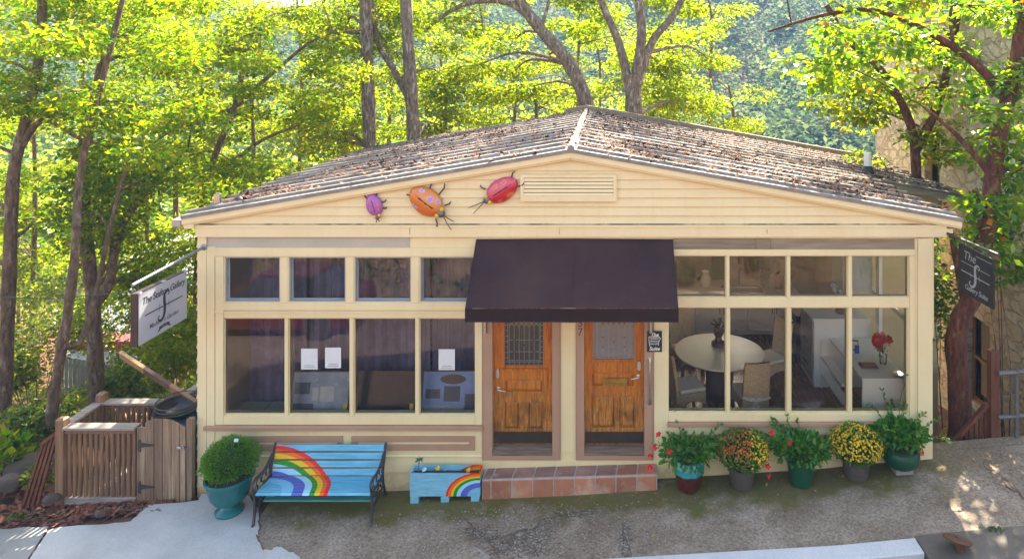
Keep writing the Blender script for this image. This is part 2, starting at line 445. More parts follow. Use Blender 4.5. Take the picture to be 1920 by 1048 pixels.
# --- doors
def door_material(name, dark):
    t = NT(name); co = t.coord((16, 16, 1.3)); c1 = t.coord()
    g = t.noise(co, 1.6, 7, .6, .8)
    col = t.ramp(g, [(.3, (.24,.056,.005)), (.5, (.48,.140,.010)), (.72, (.62,.22,.022))])
    wz = t.xyz(c1)['Z']
    # sun and rain bleach the lower half in blotches
    blot = t.math('ADD', t.math('MULTIPLY', t.math('SUBTRACT', 1.75, wz), .55), t.noise(c1, 5, 7, .65))
    m1 = t.ramp(blot, [(.62, 0.0), (.92, 1.0)])
    grain = t.ramp(t.noise(co, 3.5, 8, .7, .4), [(.36, (.09,.036,.010)), (.5, (.42,.165,.025)), (.7, (.62,.36,.13))])
    col = t.mix(t.math('MULTIPLY', m1, .92), col, grain)
    stn = t.ramp(t.noise(t.coord((3,3,1.6)), 1.7, 6, .65), [(.47, 0.0), (.62, 1.0)])
    col = t.mix(t.math('MULTIPLY', t.math('MULTIPLY', stn, m1), .55), col, (.07,.028,.008))
    low = t.ramp(t.math('ADD', t.math('MULTIPLY', wz, -1.5), t.math('MULTIPLY', t.noise(c1, 7, 6, .7), 1.1)), [(-.0, 0.0), (.001, 0.0)])
    nm = t.bump(t.noise(co, 5, 6, .7), .35, .003)
    t.prin(col, .42, 0, nm, .5); return t.m
M['door'] = door_material('orange_oak_door', 0)
M['kick'] = pm('dirty_kick_plate', (.030,.018,.010), (.055,.034,.02), 3, .6, .15, 30, c3=(.13,.10,.075), s3=3, p3=.62)
M['threshold'] = wood_mat('grey_worn_threshold', (.22,.15,.105), (.12,.08,.055), (.32,.24,.19), 'x', 1, .8)
def leaded_mat(name, c1, c2, rgh):
    t = NT(name); co = t.coord()
    n = t.noise(co, 60, 4); 
    col = t.ramp(t.noise(co, 3, 3), [(.35, c1), (.65, c2)])
    t.prin(col, rgh, 0, t.bump(n, .25, .004), .9); return t.m
M['lead_glass'] = leaded_mat('dark_leaded_glass', (.018,.013,.013), (.05,.04,.038), .3)
M['frost_glass'] = leaded_mat('grey_textured_glass', (.17,.145,.14), (.23,.20,.19), .22)
M['amber_glass'] = leaded_mat('amber_glass', (.14,.075,.012), (.20,.11,.02), .15)
M['lead'] = pm('lead_came', (.36,.35,.34), (.27,.26,.25), 20, .4, metal=.4)
def door(D, glass, lowp, glassmat, side):
    x0, x1 = D[0]+.004, D[1]-.004; zb, zt = fz(836), D[3]+.0
    y = .052
    gx0, gx1, gz0, gz1 = glass[0], glass[1], glass[2], zt-.16
    up = lowp['upper']; lo = lowp['lower']
    s = MB(); s.tiles((x0, x1, zb, zt), [(gx0, gx1, gz0, gz1), up] + lo, y, y+.045)
    for p in [up]+lo:                                             # recessed field with raised centre
        s.box(p[0]-.002, p[1]+.002, y+.022, y+.040, p[2]-.002, p[3]+.002)
        e = .028; a = [(p[0]+.004,y+.0215,p[2]+.004),(p[1]-.004,y+.0215,p[2]+.004),(p[1]-.004,y+.0215,p[3]-.004),(p[0]+.004,y+.0215,p[3]-.004)]
        b = [(p[0]+e,y+.006,p[2]+e),(p[1]-e,y+.006,p[2]+e),(p[1]-e,y+.006,p[3]-e),(p[0]+e,y+.006,p[3]-e)]
        s.add(a+b, [(4,5,6,7)]+[(i,(i+1)%4,(i+1)%4+4,i+4) for i in range(4)])
    for p, q in ((up, .012),):
        s.tiles((p[0]-.016, p[1]+.016, p[2]-.016, p[3]+.016), [p], y-.008, y-.0005)
    for p in lo: s.tiles((p[0]-.012, p[1]+.012, p[2]-.012, p[3]+.012), [p], y-.006, y-.0005)
    s.tiles((gx0-.022, gx1+.022, gz0-.022, gz1+.022), [(gx0, gx1, gz0, gz1)], y-.010, y-.0005)
    if side == 'L':
        s.box(gx0-.05, gx1+.06, y-.032, y-.0105, gz0-.062, gz0-.035)
        s.box(gx0-.045, gx1+.055, y-.02, y-.001, gz0-.083, gz0-.0625)
    else: s.box(gx0-.06, gx1+.06, y-.018, y-.0105, gz0-.042, gz0-.0225)
    o = s.build('door', M['door'], bld, bevel=.003)
    # leaded light
    p = MB(); p.cur = 0; p.box(gx0, gx1, y+.018, y+.026, gz0, gz1)
    L = gx1-gx0; yb = y+.0165
    def bar(ax, az, bx_, bz_, wd=.006): 
        p.cur = 1; p.beam((ax, yb, az), (bx_, yb, bz_), .006, wd, (0, 1, 0))
    inx = .115*L; bz = .05; top = fz(611)
    lx0, lx1, lz0 = gx0+inx, gx1-inx, gz0+bz
    bar(lx0, lz0, lx0, gz1); bar(lx1, lz0, lx1, gz1); bar(gx0, lz0, gx1, lz0); bar(lx0, lz0+.022, lx1, lz0+.022, .005)
    bar(gx0+.004, gz0, gx0+.004, gz1); bar(gx1-.004, gz0, gx1-.004, gz1); bar(gx0, gz0+.004, gx1, gz0+.004)
    bar(lx0-.02, lz0, lx0-.02, gz1, .005); bar(lx1+.02, lz0, lx1+.02, gz1, .005)
    nc = 6
    for i in range(1, nc):
        xx = lx0+(lx1-lx0)*i/nc; bar(xx, lz0+.022, xx, top-.03, .0045)
    for i in range(1, 8): xx = gx0+L*i/8; bar(xx, gz0, xx, lz0, .005)
    zz = gz0+.11
    while zz < gz1: bar(gx0, zz, lx0-.02, zz, .005); bar(lx1+.02, zz, gx1, zz, .005); zz += .083
    for q in (.27, .58): zq = lz0+(top-lz0)*q; bar(lx0, zq, lx1, zq, .006)
    cw = (lx1-lx0)/nc
    for i in range(nc):                                            # lattice of diamonds at the head
        xx = lx0+cw*i
        for k in range(4):
            zt0 = top-.03+k*.075
            bar(xx, zt0, xx+cw, zt0+.075, .0045); bar(xx+cw, zt0, xx, zt0+.075, .0045)
        p.cur = 2; c = (xx+cw*.0 if i else xx+cw*.0)
        if i: p.prism([(0,-.045),(.024,0),(0,.045),(-.024,0)], (xx, y+.0174, top+.018), (1,0,0), (0,0,1), (0,.0005,0))
    p.cur = 3
    for q in (.27, .58):
        zq = lz0+(top-lz0)*q
        for i in (1, nc-1): p.ell((lx0+cw*i, y+.015, zq), (.011,.006,.011), 10, 6)
    p.ell((lx0+cw*3, y+.015, lz0+(top-lz0)*.44), (.013,.006,.013), 10, 6)
    p.build('leaded_light', [M[glassmat], M['lead'], M['amber_glass'], M['black_paint']], o)
    k = MB(); k.box(x0+.012, x1-.004, y-.008, y-.001, fz(834), fz(812)); k.build('kick_plate', M['kick'], o, bevel=.002)
    return o
def xr(a, b, yt, yb): return (fx(a), fx(b), fz(yb), fz(yt))
dl = door(DL, xr(945, 1018.5, 560, 688), {'upper': xr(947, 1016, 716, 736), 'lower': [xr(945, 972, 757, 806), xr(990, 1017, 757, 806)]}, 'lead_glass', 'L')
dr = door(DR, xr(1111.5, 1190, 560, 676), {'upper': xr(1110, 1188, 703, 725), 'lower': [xr(1110, 1152, 746, 804), xr(1161, 1190, 746, 804)]}, 'frost_glass', 'R')
dl['label'] = 'weathered door with dark leaded glass'; dr['label'] = 'orange door with mail slot and grey textured glass'
def lock(o, px, py):
    k = MB(); x, zz = fx(px), fz(py)
    k.prism([(.028*math.cos(a)*1.0, .045*math.sin(a)+(.025 if math.sin(a) > 0 else -.025)) for a in [i*math.pi/8 for i in range(16)]], (x, .0515, zz), (1,0,0), (0,0,1), (0,-.028,0))
    k.build('door_lock', pm('satin_nickel', (.60,.55,.50), (.5,.46,.42), 6, .35, metal=.5), o, bevel=.006)
def lever(o, px, py, sgn):
    k = MB(); x, zz = fx(px), fz(py); Rm = Matrix.Rotation(R(90), 3, 'X')
    k.lathe([(.030,0),(.030,.012),(.014,.018),(.012,.055),(0.001,.058)], (x, .052, zz), 16, Rm)
    k.tube([(x, .0, zz), (x+sgn*.03, -.004, zz-.005), (x+sgn*.11, -.002, zz-.022)], [.011,.010,.008], 8)
    k.build('door_handle', M['steel'], o, smooth=True)
lock(dl, 932.5, 702); lever(dl, 934, 731, 1); lock(dr, 1198.5, 688); lever(dr, 1197, 708, -1)
k = MB(); k.tiles((fx(1130), fx(1176), fz(725.5), fz(711)), [(fx(1134), fx(1172), fz(722.5), fz(714))], .034, .0515)
k.box(fx(1134)-.001, fx(1172)+.001, .046, .052, fz(722.5)-.001, fz(714)+.001); k.box(fx(1134)+.004, fx(1172)-.004, .036, .0455, fz(720.5), fz(715.5))
k.build('mail_slot', M['brass'], dr, bevel=.003)
for D in (DL, DR):
    k = MB(); k.add([(D[0],-.05,fz(848)-.02),(D[1],-.05,fz(848)-.02),(D[1],-.05,fz(845)),(D[0],-.05,fz(845)),(D[0],.14,fz(848)-.02),(D[1],.14,fz(848)-.02),(D[1],.14,fz(836)),(D[0],.14,fz(836))],
          [(0,1,2,3),(4,7,6,5),(3,2,6,7),(0,4,5,1),(0,3,7,4),(1,5,6,2)])
    k.build('threshold', M['threshold'], bld)
# pull handle, number, awning poles
k = MB(); x = fx(1218)
k.tube([(x,-.04,fz(671)),(x,-.085,fz(670)),(x,-.095,fz(675)),(x,-.095,fz(747)),(x,-.085,fz(752)),(x,-.04,fz(751))], .017, 10)
Rm = Matrix.Rotation(R(90), 3, 'X')
for q in (671, 751): k.lathe([(.04,0),(.038,.008),(.02,.012)], (x, -.0445, fz(q)), 16, Rm)
k.build('pull_handle', M['steel'], bld, smooth=True)
k = MB(); put_text(k, '3', (fx(1088), -.046, fz(604)), (1,0,0), (0,0,1), .17); put_text(k, '7', (fx(1088), -.046, fz(621)), (1,0,0), (0,0,1), .17)
k.build('house_number', pm('dark_bronze_number', (.07,.035,.02), (.10,.05,.03), 10, .5), bld, fix=False)

# --- awning over the doors
M['awning'] = None
def awning_mat():
    t = NT('aubergine_canvas'); co = t.coord()
    col = t.ramp(t.noise(co, 1.3, 5), [(.32, (.026,.011,.013)), (.5, (.037,.016,.017)), (.68, (.052,.024,.021))])
    sp = t.ramp(t.noise(co, 55, 2, .8), [(.74, 0.0), (.78, 1.0)])
    col = t.mix(t.math('MULTIPLY', sp, .3), col, (.2,.17,.16))
    nm = t.bump(t.noise(t.coord((160, 40, 160)), 1.0, 3), .15, .002, t.bump(t.noise(co, 2.0, 3), .6, .05))
    t.prin(col, .85, 0, nm, .25, Sheen_Weight=.25); return t.m
M['awning'] = awning_mat()
AW0, AW1, AZ, AY = -1.964, 1.002, fz(447), -.82
fzz = CH-(577-VY)/FP*(CD+AY); fzb = CH-(604-VY)/FP*(CD+AY)
aw = MB(); n = 24; m_ = 14; V = []
for j in range(m_+1):
    for i in range(n+1):
        u = i/n; q = j/m_
        sag = .026*math.sin(math.pi*q)*(math.sin(math.pi*u*2)**2*.6+.4)
        y = -.012 + (AY+.012)*q; zz = AZ + (fzz-AZ)*q - sag - .01*abs(u-.5)*2
        V.append((AW0+(AW1-AW0)*u, y, zz))
aw.add(V, [(j*(n+1)+i, j*(n+1)+i+1, (j+1)*(n+1)+i+1, (j+1)*(n+1)+i) for j in range(m_) for i in range(n)])
for x in (AW0, AW1): aw.add([(x,-.012,AZ-.01),(x,AY,fzz-.01),(x,AY,fzb),(x,-.012,fzb)], [(0,1,2,3)])
awo = aw.build('awning', M['awning'], bld, smooth=True, fix=False)
se = MB()
for u in (.012, .502, .988): se.tube([(AW0+(AW1-AW0)*u, -.012+(AY+.012)*q, AZ+(fzz-AZ)*q-.018*math.sin(math.pi*q)*(math.sin(math.pi*u*2)**2*.6+.4)-.01*abs(u-.5)*2+.001) for q in [i/14 for i in range(15)]], .006, 5)
se.tube([(AW0, AY-.004, fzb+.006), (AW1, AY-.004, fzb+.006)], .006, 5); se.build('seam', M['awning'], awo, smooth=True)
aw = MB(); V = []
for j in range(3):
    for i in range(n+1):
        u = i/n; V.append((AW0+(AW1-AW0)*u, AY-.004-.004*math.sin(u*40), (fzz-.011)+(fzb-fzz+.011)*j/2 + (.004*math.sin(u*23) if j == 2 else 0)))
aw.add(V, [(j*(n+1)+i, j*(n+1)+i+1, (j+1)*(n+1)+i+1, (j+1)*(n+1)+i) for j in range(2) for i in range(n)])
aw.build('awning_valance', pm('brown_canvas', (.024,.007,.004), (.018,.0055,.003), 3, .9, .15, 120), bld, smooth=True, fix=False)
for px in (911, 1220):
    aw = MB(); aw.tube([(fx(px), -.07, fz(621)), (fx(px), -.07, fz(560))], .028, 10)
    aw.tube([(fx(px), -.07, fz(575)), (fx(px), AY+.03, fzb+.05)], .016, 8)
    aw.build('awning_pole', M['steel'], bld, smooth=True)

# --- gable vent
v = MB(); a = xr(977, 1156, 326, 376); b = xr(983, 1150, 332, 366)
v.tiles(a, [b], -.085, -.001); v.build('gable_vent', M['cream_trim'], bld, bevel=.003)
vo = bld.children[-1]
v = MB(); v.box(b[0], b[1], -.044, -.040, b[2], b[3]); v.build('vent_shade_board', pm('vent_shadow_board', (.07,.045,.022), None, 4), vo)  # dark board painting the shade of the hollow behind the louvres
v = MB(); nl = 5; hh = (b[3]-b[2])/nl
for i in range(nl):
    z0 = b[2]+hh*i; v.obox(((b[0]+b[1])/2, -.068, z0+hh*.42), (b[1]-b[0]-.002, .012, hh*.80), (R(-14), 0, 0))
v.build('louvre', M['cream_trim'], vo)

# --- roof
def roof_mat():
    t = NT('weathered_roof_metal'); co = t.coord()
    str_ = t.coord((.5, 7, 1))
    col = t.ramp(t.noise(str_, 1.4, 7, .65, .4), [(.3, (.115,.10,.09)), (.5, (.20,.175,.155)), (.72, (.31,.28,.25))])
    d = t.ramp(t.noise(co, 1.1, 7, .7), [(.48, 0.0), (.66, 1.0)])
    col = t.mix(t.math('MULTIPLY', d, .75), col, (.10,.065,.048))
    r = t.ramp(t.noise(co, 4.5, 6, .7), [(.62, 0.0), (.7, 1.0)]); col = t.mix(t.math('MULTIPLY', r, .5), col, (.20,.10,.06))
    nm = t.bump(t.noise(co, 22, 6, .7), .35, .01)
    t.prin(col, .8, .05, nm, .3); return t.m
M['roof'] = roof_mat()
def up(x, y, d=0.0): return (x, y, roof_z(x)+d)
r = MB()
def roof_panel(x0, x1, y0, y1, th=.045):
    r.add([up(x0,y0),up(x1,y0),up(x1,y1),up(x0,y1),up(x0,y0,-th),up(x1,y0,-th),up(x1,y1,-th),up(x0,y1,-th)],
          [(0,1,2,3),(4,7,6,5),(0,4,5,1),(1,5,6,2),(2,6,7,3),(3,7,4,0)])
roof_panel(EL.x, AP.x, RY0, RY1); roof_panel(AP.x, ER.x, RY0, RY1); roof_panel(ER.x+.0, WX, WY, RY1)
ro = r.build('roof', M['roof'], bld)
r = MB(); rr = random.Random(3); y = RY0+.20; k = 0
while y < RY1-.15:
    for s in (-1, 1):
        xe = EL.x if s < 0 else (ER.x if y < WY+.05 else WX)
        nseg = 6; xs = [AP.x+s*.09+(xe-s*.01-AP.x-s*.09)*i/nseg for i in range(nseg+1)]
        for i in range(nseg):
            a, b2 = xs[i], xs[i+1]; w_ = .095
            o0 = rr.uniform(-.02,.02)
            V = [up(a,y-w_,.001),up(b2,y-w_+o0,.001),up(b2,y-w_*.55+o0,.048),up(a,y-w_*.55,.048),up(a,y+w_*.55,.048),up(b2,y+w_*.55+o0,.048),up(b2,y+w_+o0,.001),up(a,y+w_,.001)]
            r.add(V, [(0,1,2,3),(3,2,5,4),(4,5,6,7),(0,3,4,7),(1,6,5,2)])
    y += .56+rr.uniform(-.035,.035); k += 1
r.build('roof_ribs', M['roof'], ro)
M['flash'] = pm('bare_flashing', (.30,.28,.25), (.20,.18,.16), 5, .85, .1, 20, metal=.1, c3=(.34,.26,.2), s3=2, p3=.58)
r = MB()
r.tube([(AP.x, RY0-.015, AP.z+.012), (AP.x, RY1, AP.z+.012)], .055, 8); r.build('ridge_cap', M['flash'], ro, smooth=True)
r = MB()
for x0, x1 in ((EL.x-.01, AP.x), (AP.x, ER.x+.01)):
    r.add([up(x0,RY0-.012,.006),up(x1,RY0-.012,.006),up(x1,RY0+.05,.008),up(x0,RY0+.05,.008),up(x0,RY0-.012,-.05),up(x1,RY0-.012,-.05)], [(0,1,2,3),(4,5,1,0)])
r.build('edge_flashing', M['flash'], ro, fix=False)
r = MB()                                                          # back edge board standing up past the far verge
for x0, x1 in ((AP.x-.55, AP.x), (AP.x, WX)):
    r.add([up(x0,RY1-.12,.0),up(x1,RY1-.12,.0),up(x1,RY1-.12,.14),up(x0,RY1-.12,.14),up(x0,RY1,.0),up(x1,RY1,.0),up(x1,RY1,.14),up(x0,RY1,.14)], [(0,1,2,3),(4,7,6,5),(3,2,6,7),(0,3,7,4),(1,5,6,2),(0,4,5,1)])
r.build('verge_board', M['weathered'], ro)
r = MB()                                                          # rake boards
for x0, x1 in ((EL.x, AP.x), (AP.x, ER.x)):
    for y0, d0, d1 in ((RY0+.004, -.051, -.135), (RY0+.03, -.1355, -.165)):
        r.add([up(x0,y0,d0),up(x1,y0,d0),up(x1,y0,d1),up(x0,y0,d1),up(x0,.0,d0),up(x1,.0,d0),up(x1,.0,d1),up(x0,.0,d1)], [(0,3,2,1),(4,5,6,7),(0,1,5,4),(3,7,6,2),(0,4,7,3),(1,2,6,5)])
r.add([(EL.x+.03,RY0+.02,roof_z(EL.x)-.13),(BX0-.03,RY0+.02,roof_z(BX0)-.13),(BX0-.03,RY0+.02,fz(426)),(EL.x+.03,RY0+.02,fz(426))], [(0,1,2,3)])
r.box(EL.x+.03, BX0-.03, RY0+.022, .1, fz(426), roof_z(EL.x)-.14)
r.box(fx(1772), ER.x-.1, -.05, .06, fz(436), roof_z(ER.x)-.17)
r.build('rake_board', M['cream_trim'], ro, bevel=.004)
r = MB(); r.box(EL.x-.16, EL.x-.02, RY0+.01, RY1, EL.z-.17, EL.z-.06); r.build('gutter', pm('dusty_pink_gutter', (.50,.40,.36), (.42,.33,.29), 3, .5), ro, bevel=.01)
# soffit / eave of the rear wing
r = MB()
V = [up(ER.x,WY+.02,-.05),up(WX,WY+.02,-.05),up(WX,WY+.02,-.17),up(ER.x,WY+.02,-.17)]
r.prism([(0,0),(1,0),(1,1),(0,1)], V[0], Vector(V[1])-Vector(V[0]), Vector(V[3])-Vector(V[0]), (0,.1,0))
r.box(WX-.03, WX+.1, WY, RY1, roof_z(WX)-.17, roof_z(WX)-.03); r.build('eave_board', M['weathered'], ro)
r = MB(); r.box(BX1+.02, 6.9, WY+.5, RY1-.3, -3.2, 3.55); r.build('wing_wall', M['cream'], bld)
r = MB(); r.box(BX1+.02, BX1+.22, .35, .95, fz(650), fz(447)); 
z_ = fz(700)
for a, b, c in ((650, 668, .17), (668, 700, .13), (700, 735, .15)): r.box(BX1+.02, BX1+c+.02, .36, .94, fz(b), fz(a)-.002)
r.build('side_box', M['cream'], bld, bevel=.008)
# roof pipes
def pipe(c, rad, h, boot, mats):
    p = MB(); p.cur = 0; zz = roof_z(c[0])
    p.lathe([(rad,-.05),(rad,h),(rad*.72,h),(rad*.72,h-.05)], (c[0],c[1],zz), 14)
    p.cur = 1; p.lathe([(rad*2.1,-.06),(rad*2.0,.01),(rad*1.25,boot),(rad*1.05,boot+.01)], (c[0],c[1],zz+.005), 14)
    p.build('vent_pipe', mats, ro, smooth=True)
pipe((5.47,4.0), .075, .46, .17, [M['white'], M['black_paint']])
pipe((-5.98,.2), .055, .20, .05, [M['steel'], M['flash']])
p = MB(); p.lathe([(.11,0),(.10,.05),(.05,.1),(.0,.11)], (-5.72,.33,roof_z(-5.72)-.01), 14); p.build('roof_flashing_boot', M['black_paint'], ro, smooth=True)

# strip painted dark for the shadowed gap under the gable boards, with peeled spots
t = NT('peeling_joint'); co = t.coord((1, 1, 1)); q = t.ramp(t.noise(co, 1.9, 6, .7), [(.44, 0.0), (.56, 1.0)])
t.prin(t.mix(q, (.10,.06,.03), (.50,.38,.22)), .8); M['joint'] = t.m
k = MB(); k.box(BX0+.02, fx(1752), -.052, -.03, fz(420.3), fz(418.6)); k.build('shadow_gap_strip', M['joint'], bld)
k = MB()
for px, py, h in ((1049,432,.09),(1436,432,.07),(770,432,.10)):
    k = MB(); k.box(fx(px), fx(px)+.008, -.0625, -.058, fz(py)-h/2, fz(py)+h/2); k.build('board_joint', M['joint'], bld)
# ================================================================= ground, pavement, street
def tz(x, y):
    """terrain height"""
    g = gz(x)
    if y < -1.7:
        z = g-.20
        if y < -8.3: z = g-.2 + min((-8.3-y)*1.6, 2.3) + max(0, (-10-y))*.25
        return z
    if y <= 0.0:
        z = g-.06
        if x < -6.3: z -= .0 + .05*min(1, (-6.3-x)/2)
        return z
    e = min(1, y/1.0)
    z = g-.06
    if x < -6: z -= .1+.36*y if y > .6 else (.1+.36*y)*y/.6
    elif x > 5: z -= min(2.6, .85*y) + .42*max(0, y-7)
    else: z -= .3*y
    z = max(z, -7.5) if y < 25 else z
    if y > 14: z = max(z, -3.5-.28*(y-14)) if y < 40 else z
    z = max(z, -11.0)
    if y > 60:
        k = min(1, (y-60)/190.0); s = k*k*(3-2*k)
        z = -11 + s*(46 + .055*x + 9*math.sin(x*.021+1.0) + .12*max(0,-x-110) + 4*math.sin(x*.07))
    return z
ys = [-60,-40,-25,-16,-12,-10.5,-9.6,-9,-8.6,-8.31,-8.29,-6,-4,-2.5,-1.71,-1.69,-1,-.5,-.05,.3,.6,1,1.5,2,3,4,5,6,8,10,12,15,18,22,27,33,40,50,60,70,80,95,110,125,140,155,170,185,200,215,230,250,270,300,400]
xs = [-320,-250,-200,-170,-140,-120,-100,-80,-60,-45,-34,-26,-20,-16,-13,-11,-9.5,-8.5,-7.5,-6.8,-6.31,-6.1,-5,-3,-1,1,3,4.4,5.01,5.4,6,7,8,9,11,14,18,23,30,40,55,70,90,110,130,150,180,220,270,330]
g = MB(); rg = random.Random(5)
g.v = [(x, y, tz(x,y) + (rg.uniform(-.05,.05) if y > 1 and abs(x) > 6.5 else 0)) for y in ys for x in xs]
nx = len(xs); g.f = [(j*nx+i, j*nx+i+1, (j+1)*nx+i+1, (j+1)*nx+i) for j in range(len(ys)-1) for i in range(nx-1)]; g.m = [0]*len(g.f)
def earth_mat():
    t = NT('forest_floor_earth'); co = t.coord()
    col = t.ramp(t.noise(co, 3.2, 9, .7), [(.3, (.045,.022,.014)), (.48, (.14,.062,.036)), (.6, (.20,.10,.062)), (.75, (.11,.085,.05))])
    m = t.ramp(t.noise(co, .5, 5), [(.5, 0.0), (.62, 1.0)]); col = t.mix(t.math('MULTIPLY', m, .6), col, (.05,.07,.02))
    t.prin(col, .95, 0, t.bump(t.noise(co, 9, 8, .7), .9, .05), .2); return t.m
M['earth'] = earth_mat()
struct('ground', g, M['earth'], smooth=True)

def sheet(mb, x0, x1, y0, y1, nx, ny, zf, dz=0):
    b = [(x0+(x1-x0)*i/nx, y0+(y1-y0)*j/ny) for j in range(ny+1) for i in range(nx+1)]
    mb.add([(x,y,zf(x,y)+dz) for x,y in b], [(j*(nx+1)+i, j*(nx+1)+i+1, (j+1)*(nx+1)+i+1, (j+1)*(nx+1)+i) for j in range(ny) for i in range(nx)])
# old aggregate pavement
def aggregate_mat():
    t = NT('old_aggregate_concrete'); co = t.coord()
    x, y, zz = t.xyz(co)
    big = t.noise(co, 1.3, 6, .6)
    col = t.ramp(big, [(.3, (.19,.135,.09)), (.5, (.275,.21,.155)), (.7, (.39,.31,.24))])
    fine = t.noise(co, 26, 5, .75)
    col = t.mix(.6, col, t.ramp(fine, [(.36, (.30,.28,.26)), (.5, (.98,.98,.98)), (.64, (1.6,1.56,1.5))]), 'MULTIPLY')
    v = t.n('ShaderNodeTexVoronoi'); v.inputs['Scale'].default_value = 42; t.l(co, v.inputs['Vector'])
    sp = t.ramp(v.outputs['Distance'], [(.13, 1.0), (.21, 0.0)])
    rnd = t.xyz(v.outputs['Color'])[0]
    keep = t.ramp(rnd, [(.62, 0.0), (.66, 1.0)])
    stone = t.ramp(t.xyz(v.outputs['Color'])[1], [(0, (.22,.19,.16)), (.5, (.5,.45,.40)), (1, (.68,.65,.60))])
    col = t.mix(t.math('MULTIPLY', sp, keep), col, stone)
    # brown damp stain and moss that follow the foot of the wall
    band = t.math('ADD', y, t.math('MULTIPLY', t.math('SUBTRACT', t.noise(co, 1.1, 6, .62), .46), 2.4))
    moss = t.ramp(t.math('ADD', t.math('MULTIPLY', band, 1.0), 1.16), [(.42, 0.0), (.72, 1.0)])
    mossc = t.ramp(t.noise(co, 3.4, 6, .7), [(.33, (.085,.105,.008)), (.5, (.115,.095,.014)), (.66, (.17,.12,.04))])
    col = t.mix(t.math('MULTIPLY', t.math('MULTIPLY', moss, .88), t.ramp(t.math('MULTIPLY', t.math('ADD', x, t.noise(co, 2.0, 4)), .1), [(.50, 1.0), (.60, .1)])), col, mossc)
    st = t.ramp(t.noise(co, .9, 8, .7, .8), [(.54, 0.0), (.66, 1.0)]); col = t.mix(t.math('MULTIPLY', st, .4), col, (.18,.125,.075))
    lt = t.ramp(t.noise(co, 1.7, 7, .7), [(.62, 0.0), (.72, 1.0)]); col = t.mix(t.math('MULTIPLY', lt, .45), col, (.55,.50,.48))
    h = t.math('ADD', t.math('MULTIPLY', fine, 1.0), t.math('MULTIPLY', sp, .5))
    nm = t.bump(h, .8, .012, t.bump(big, .4, .05)); t.prin(col, .85, 0, nm, .3); return t.m
M['aggregate'] = aggregate_mat()
pave = lambda x, y: gz(x) + .012*math.sin(x*3.1+y*2)*0 - .02*max(0, -y)
p = MB(); sheet(p, -4.95, 30, -1.62, -.0+.12, 120, 14, lambda x, y: pave(x,y) + .010*noise.noise(Vector((x*1.4,y*1.4,0)))); sheet(p, 4.93, 30, .12, .34, 90, 2, lambda x,y: pave(x,y)+.004)
p.v = [(x, y, z) for x, y, z in p.v]
struct('pavement', p, M['aggregate'], smooth=True)
# edge face where the pavement ends above the drop on the right
p = MB(); p.v = []
for i in range(60):
    x = 4.93+i*.4; p.v += [(x,.341,pave(x,.34)+.004),(x,.341,pave(x,.34)-1.4)]
p.f = [(2*i,2*i+1,2*i+3,2*i+2) for i in range(59)]; p.m = [0]*59
struct('pavement_edge', p, M['aggregate'])
# new pale concrete poured on the left
def concrete_mat(name, a, b, c):
    t = NT(name); co = t.coord()
    col = t.ramp(t.noise(co, 1.1, 7, .62), [(.32, a), (.5, b), (.7, c)])
    col = t.mix(.5, col, t.ramp(t.noise(co, 40, 4, .7), [(.3, (.72,.72,.72)), (.7, (1.2,1.2,1.2))]), 'MULTIPLY')
    d = t.ramp(t.noise(co, 7, 5, .7), [(.70, 0.0), (.74, 1.0)]); col = t.mix(t.math('MULTIPLY', d, .4), col, (.22,.2,.19))
    t.prin(col, .8, 0, t.bump(t.noise(co, 30, 6, .7), .35, .006), .3); return t.m
M['new_concrete'] = concrete_mat('new_pale_concrete', (.38,.365,.355), (.455,.44,.425), (.53,.51,.49))
M['old_concrete'] = concrete_mat('old_grey_concrete', (.20,.19,.18), (.27,.26,.245), (.34,.33,.31))
M['kerb'] = concrete_mat('pale_kerb_concrete', (.50,.495,.495), (.58,.575,.575), (.64,.63,.63))
def from_px(pts, zf, dz):
    out = []
    for px, py in pts:
        y = -1.0
        for _ in range(30):
            X = (px-VX)/FP*(CD+y); z = zf(X, y)+dz; y = FP*(CH-z)/(py-VY)-CD
        out.append(((px-VX)/FP*(CD+y), y, zf(X, y)+dz))
    return out
def jag(pts, amp, n, seed):
    r = random.Random(seed); o = []
    for a, b in zip(pts, pts[1:]):
        for i in range(n):
            q = i/n; o.append((a[0]+(b[0]-a[0])*q+r.uniform(-amp,amp), a[1]+(b[1]-a[1])*q+r.uniform(-amp,amp)))
    o.append(pts[-1]); return o
import bmesh
def flat_poly(name, pts3, mat, kind='structure', thick=.03):
    bm = bmesh.new(); vs = [bm.verts.new(p) for p in pts3]; bm.faces.new(vs)
    bmesh.ops.triangulate(bm, faces=bm.faces); 
    e = bmesh.ops.extrude_face_region(bm, geom=bm.faces[:]); 
    for v in e['geom']:
        if isinstance(v, bmesh.types.BMVert): v.co.z -= thick
    bmesh.ops.recalc_face_normals(bm, faces=bm.faces)
    me = bpy.data.meshes.new(name); bm.to_mesh(me); bm.free(); me.materials.append(mat)
    o = bpy.data.objects.new(name, me); COL.objects.link(o); o['kind'] = kind; return o
edge = jag([(462,925),(483,950),(486,985),(483,1004),(492,1030)], 1.5, 4, 1) + jag([(494,1034),(520,1024),(548,1034),(566,1048),(574,1080)], 3, 4, 2)[1:]
front = [(560,1160),(60,1160),(30,1085)]
back = jag([(93,992),(120,986),(200,982),(245,976),(262,962),(278,945),(372,938),(376,926),(470,912)], 1.2, 3, 3)
flat_poly('new_concrete_apron', from_px(edge+front+back, lambda x,y: pave(x,y), .014), M['new_concrete'], thick=.06)
flat_poly('old_concrete_path', from_px(jag([(-60,1002),(0,991),(91,986)], 1.5, 5, 8)+[(22,1092),(-60,1160),(-260,1160)], lambda x,y: pave(x,y), .008), M['old_concrete'], thick=.06)
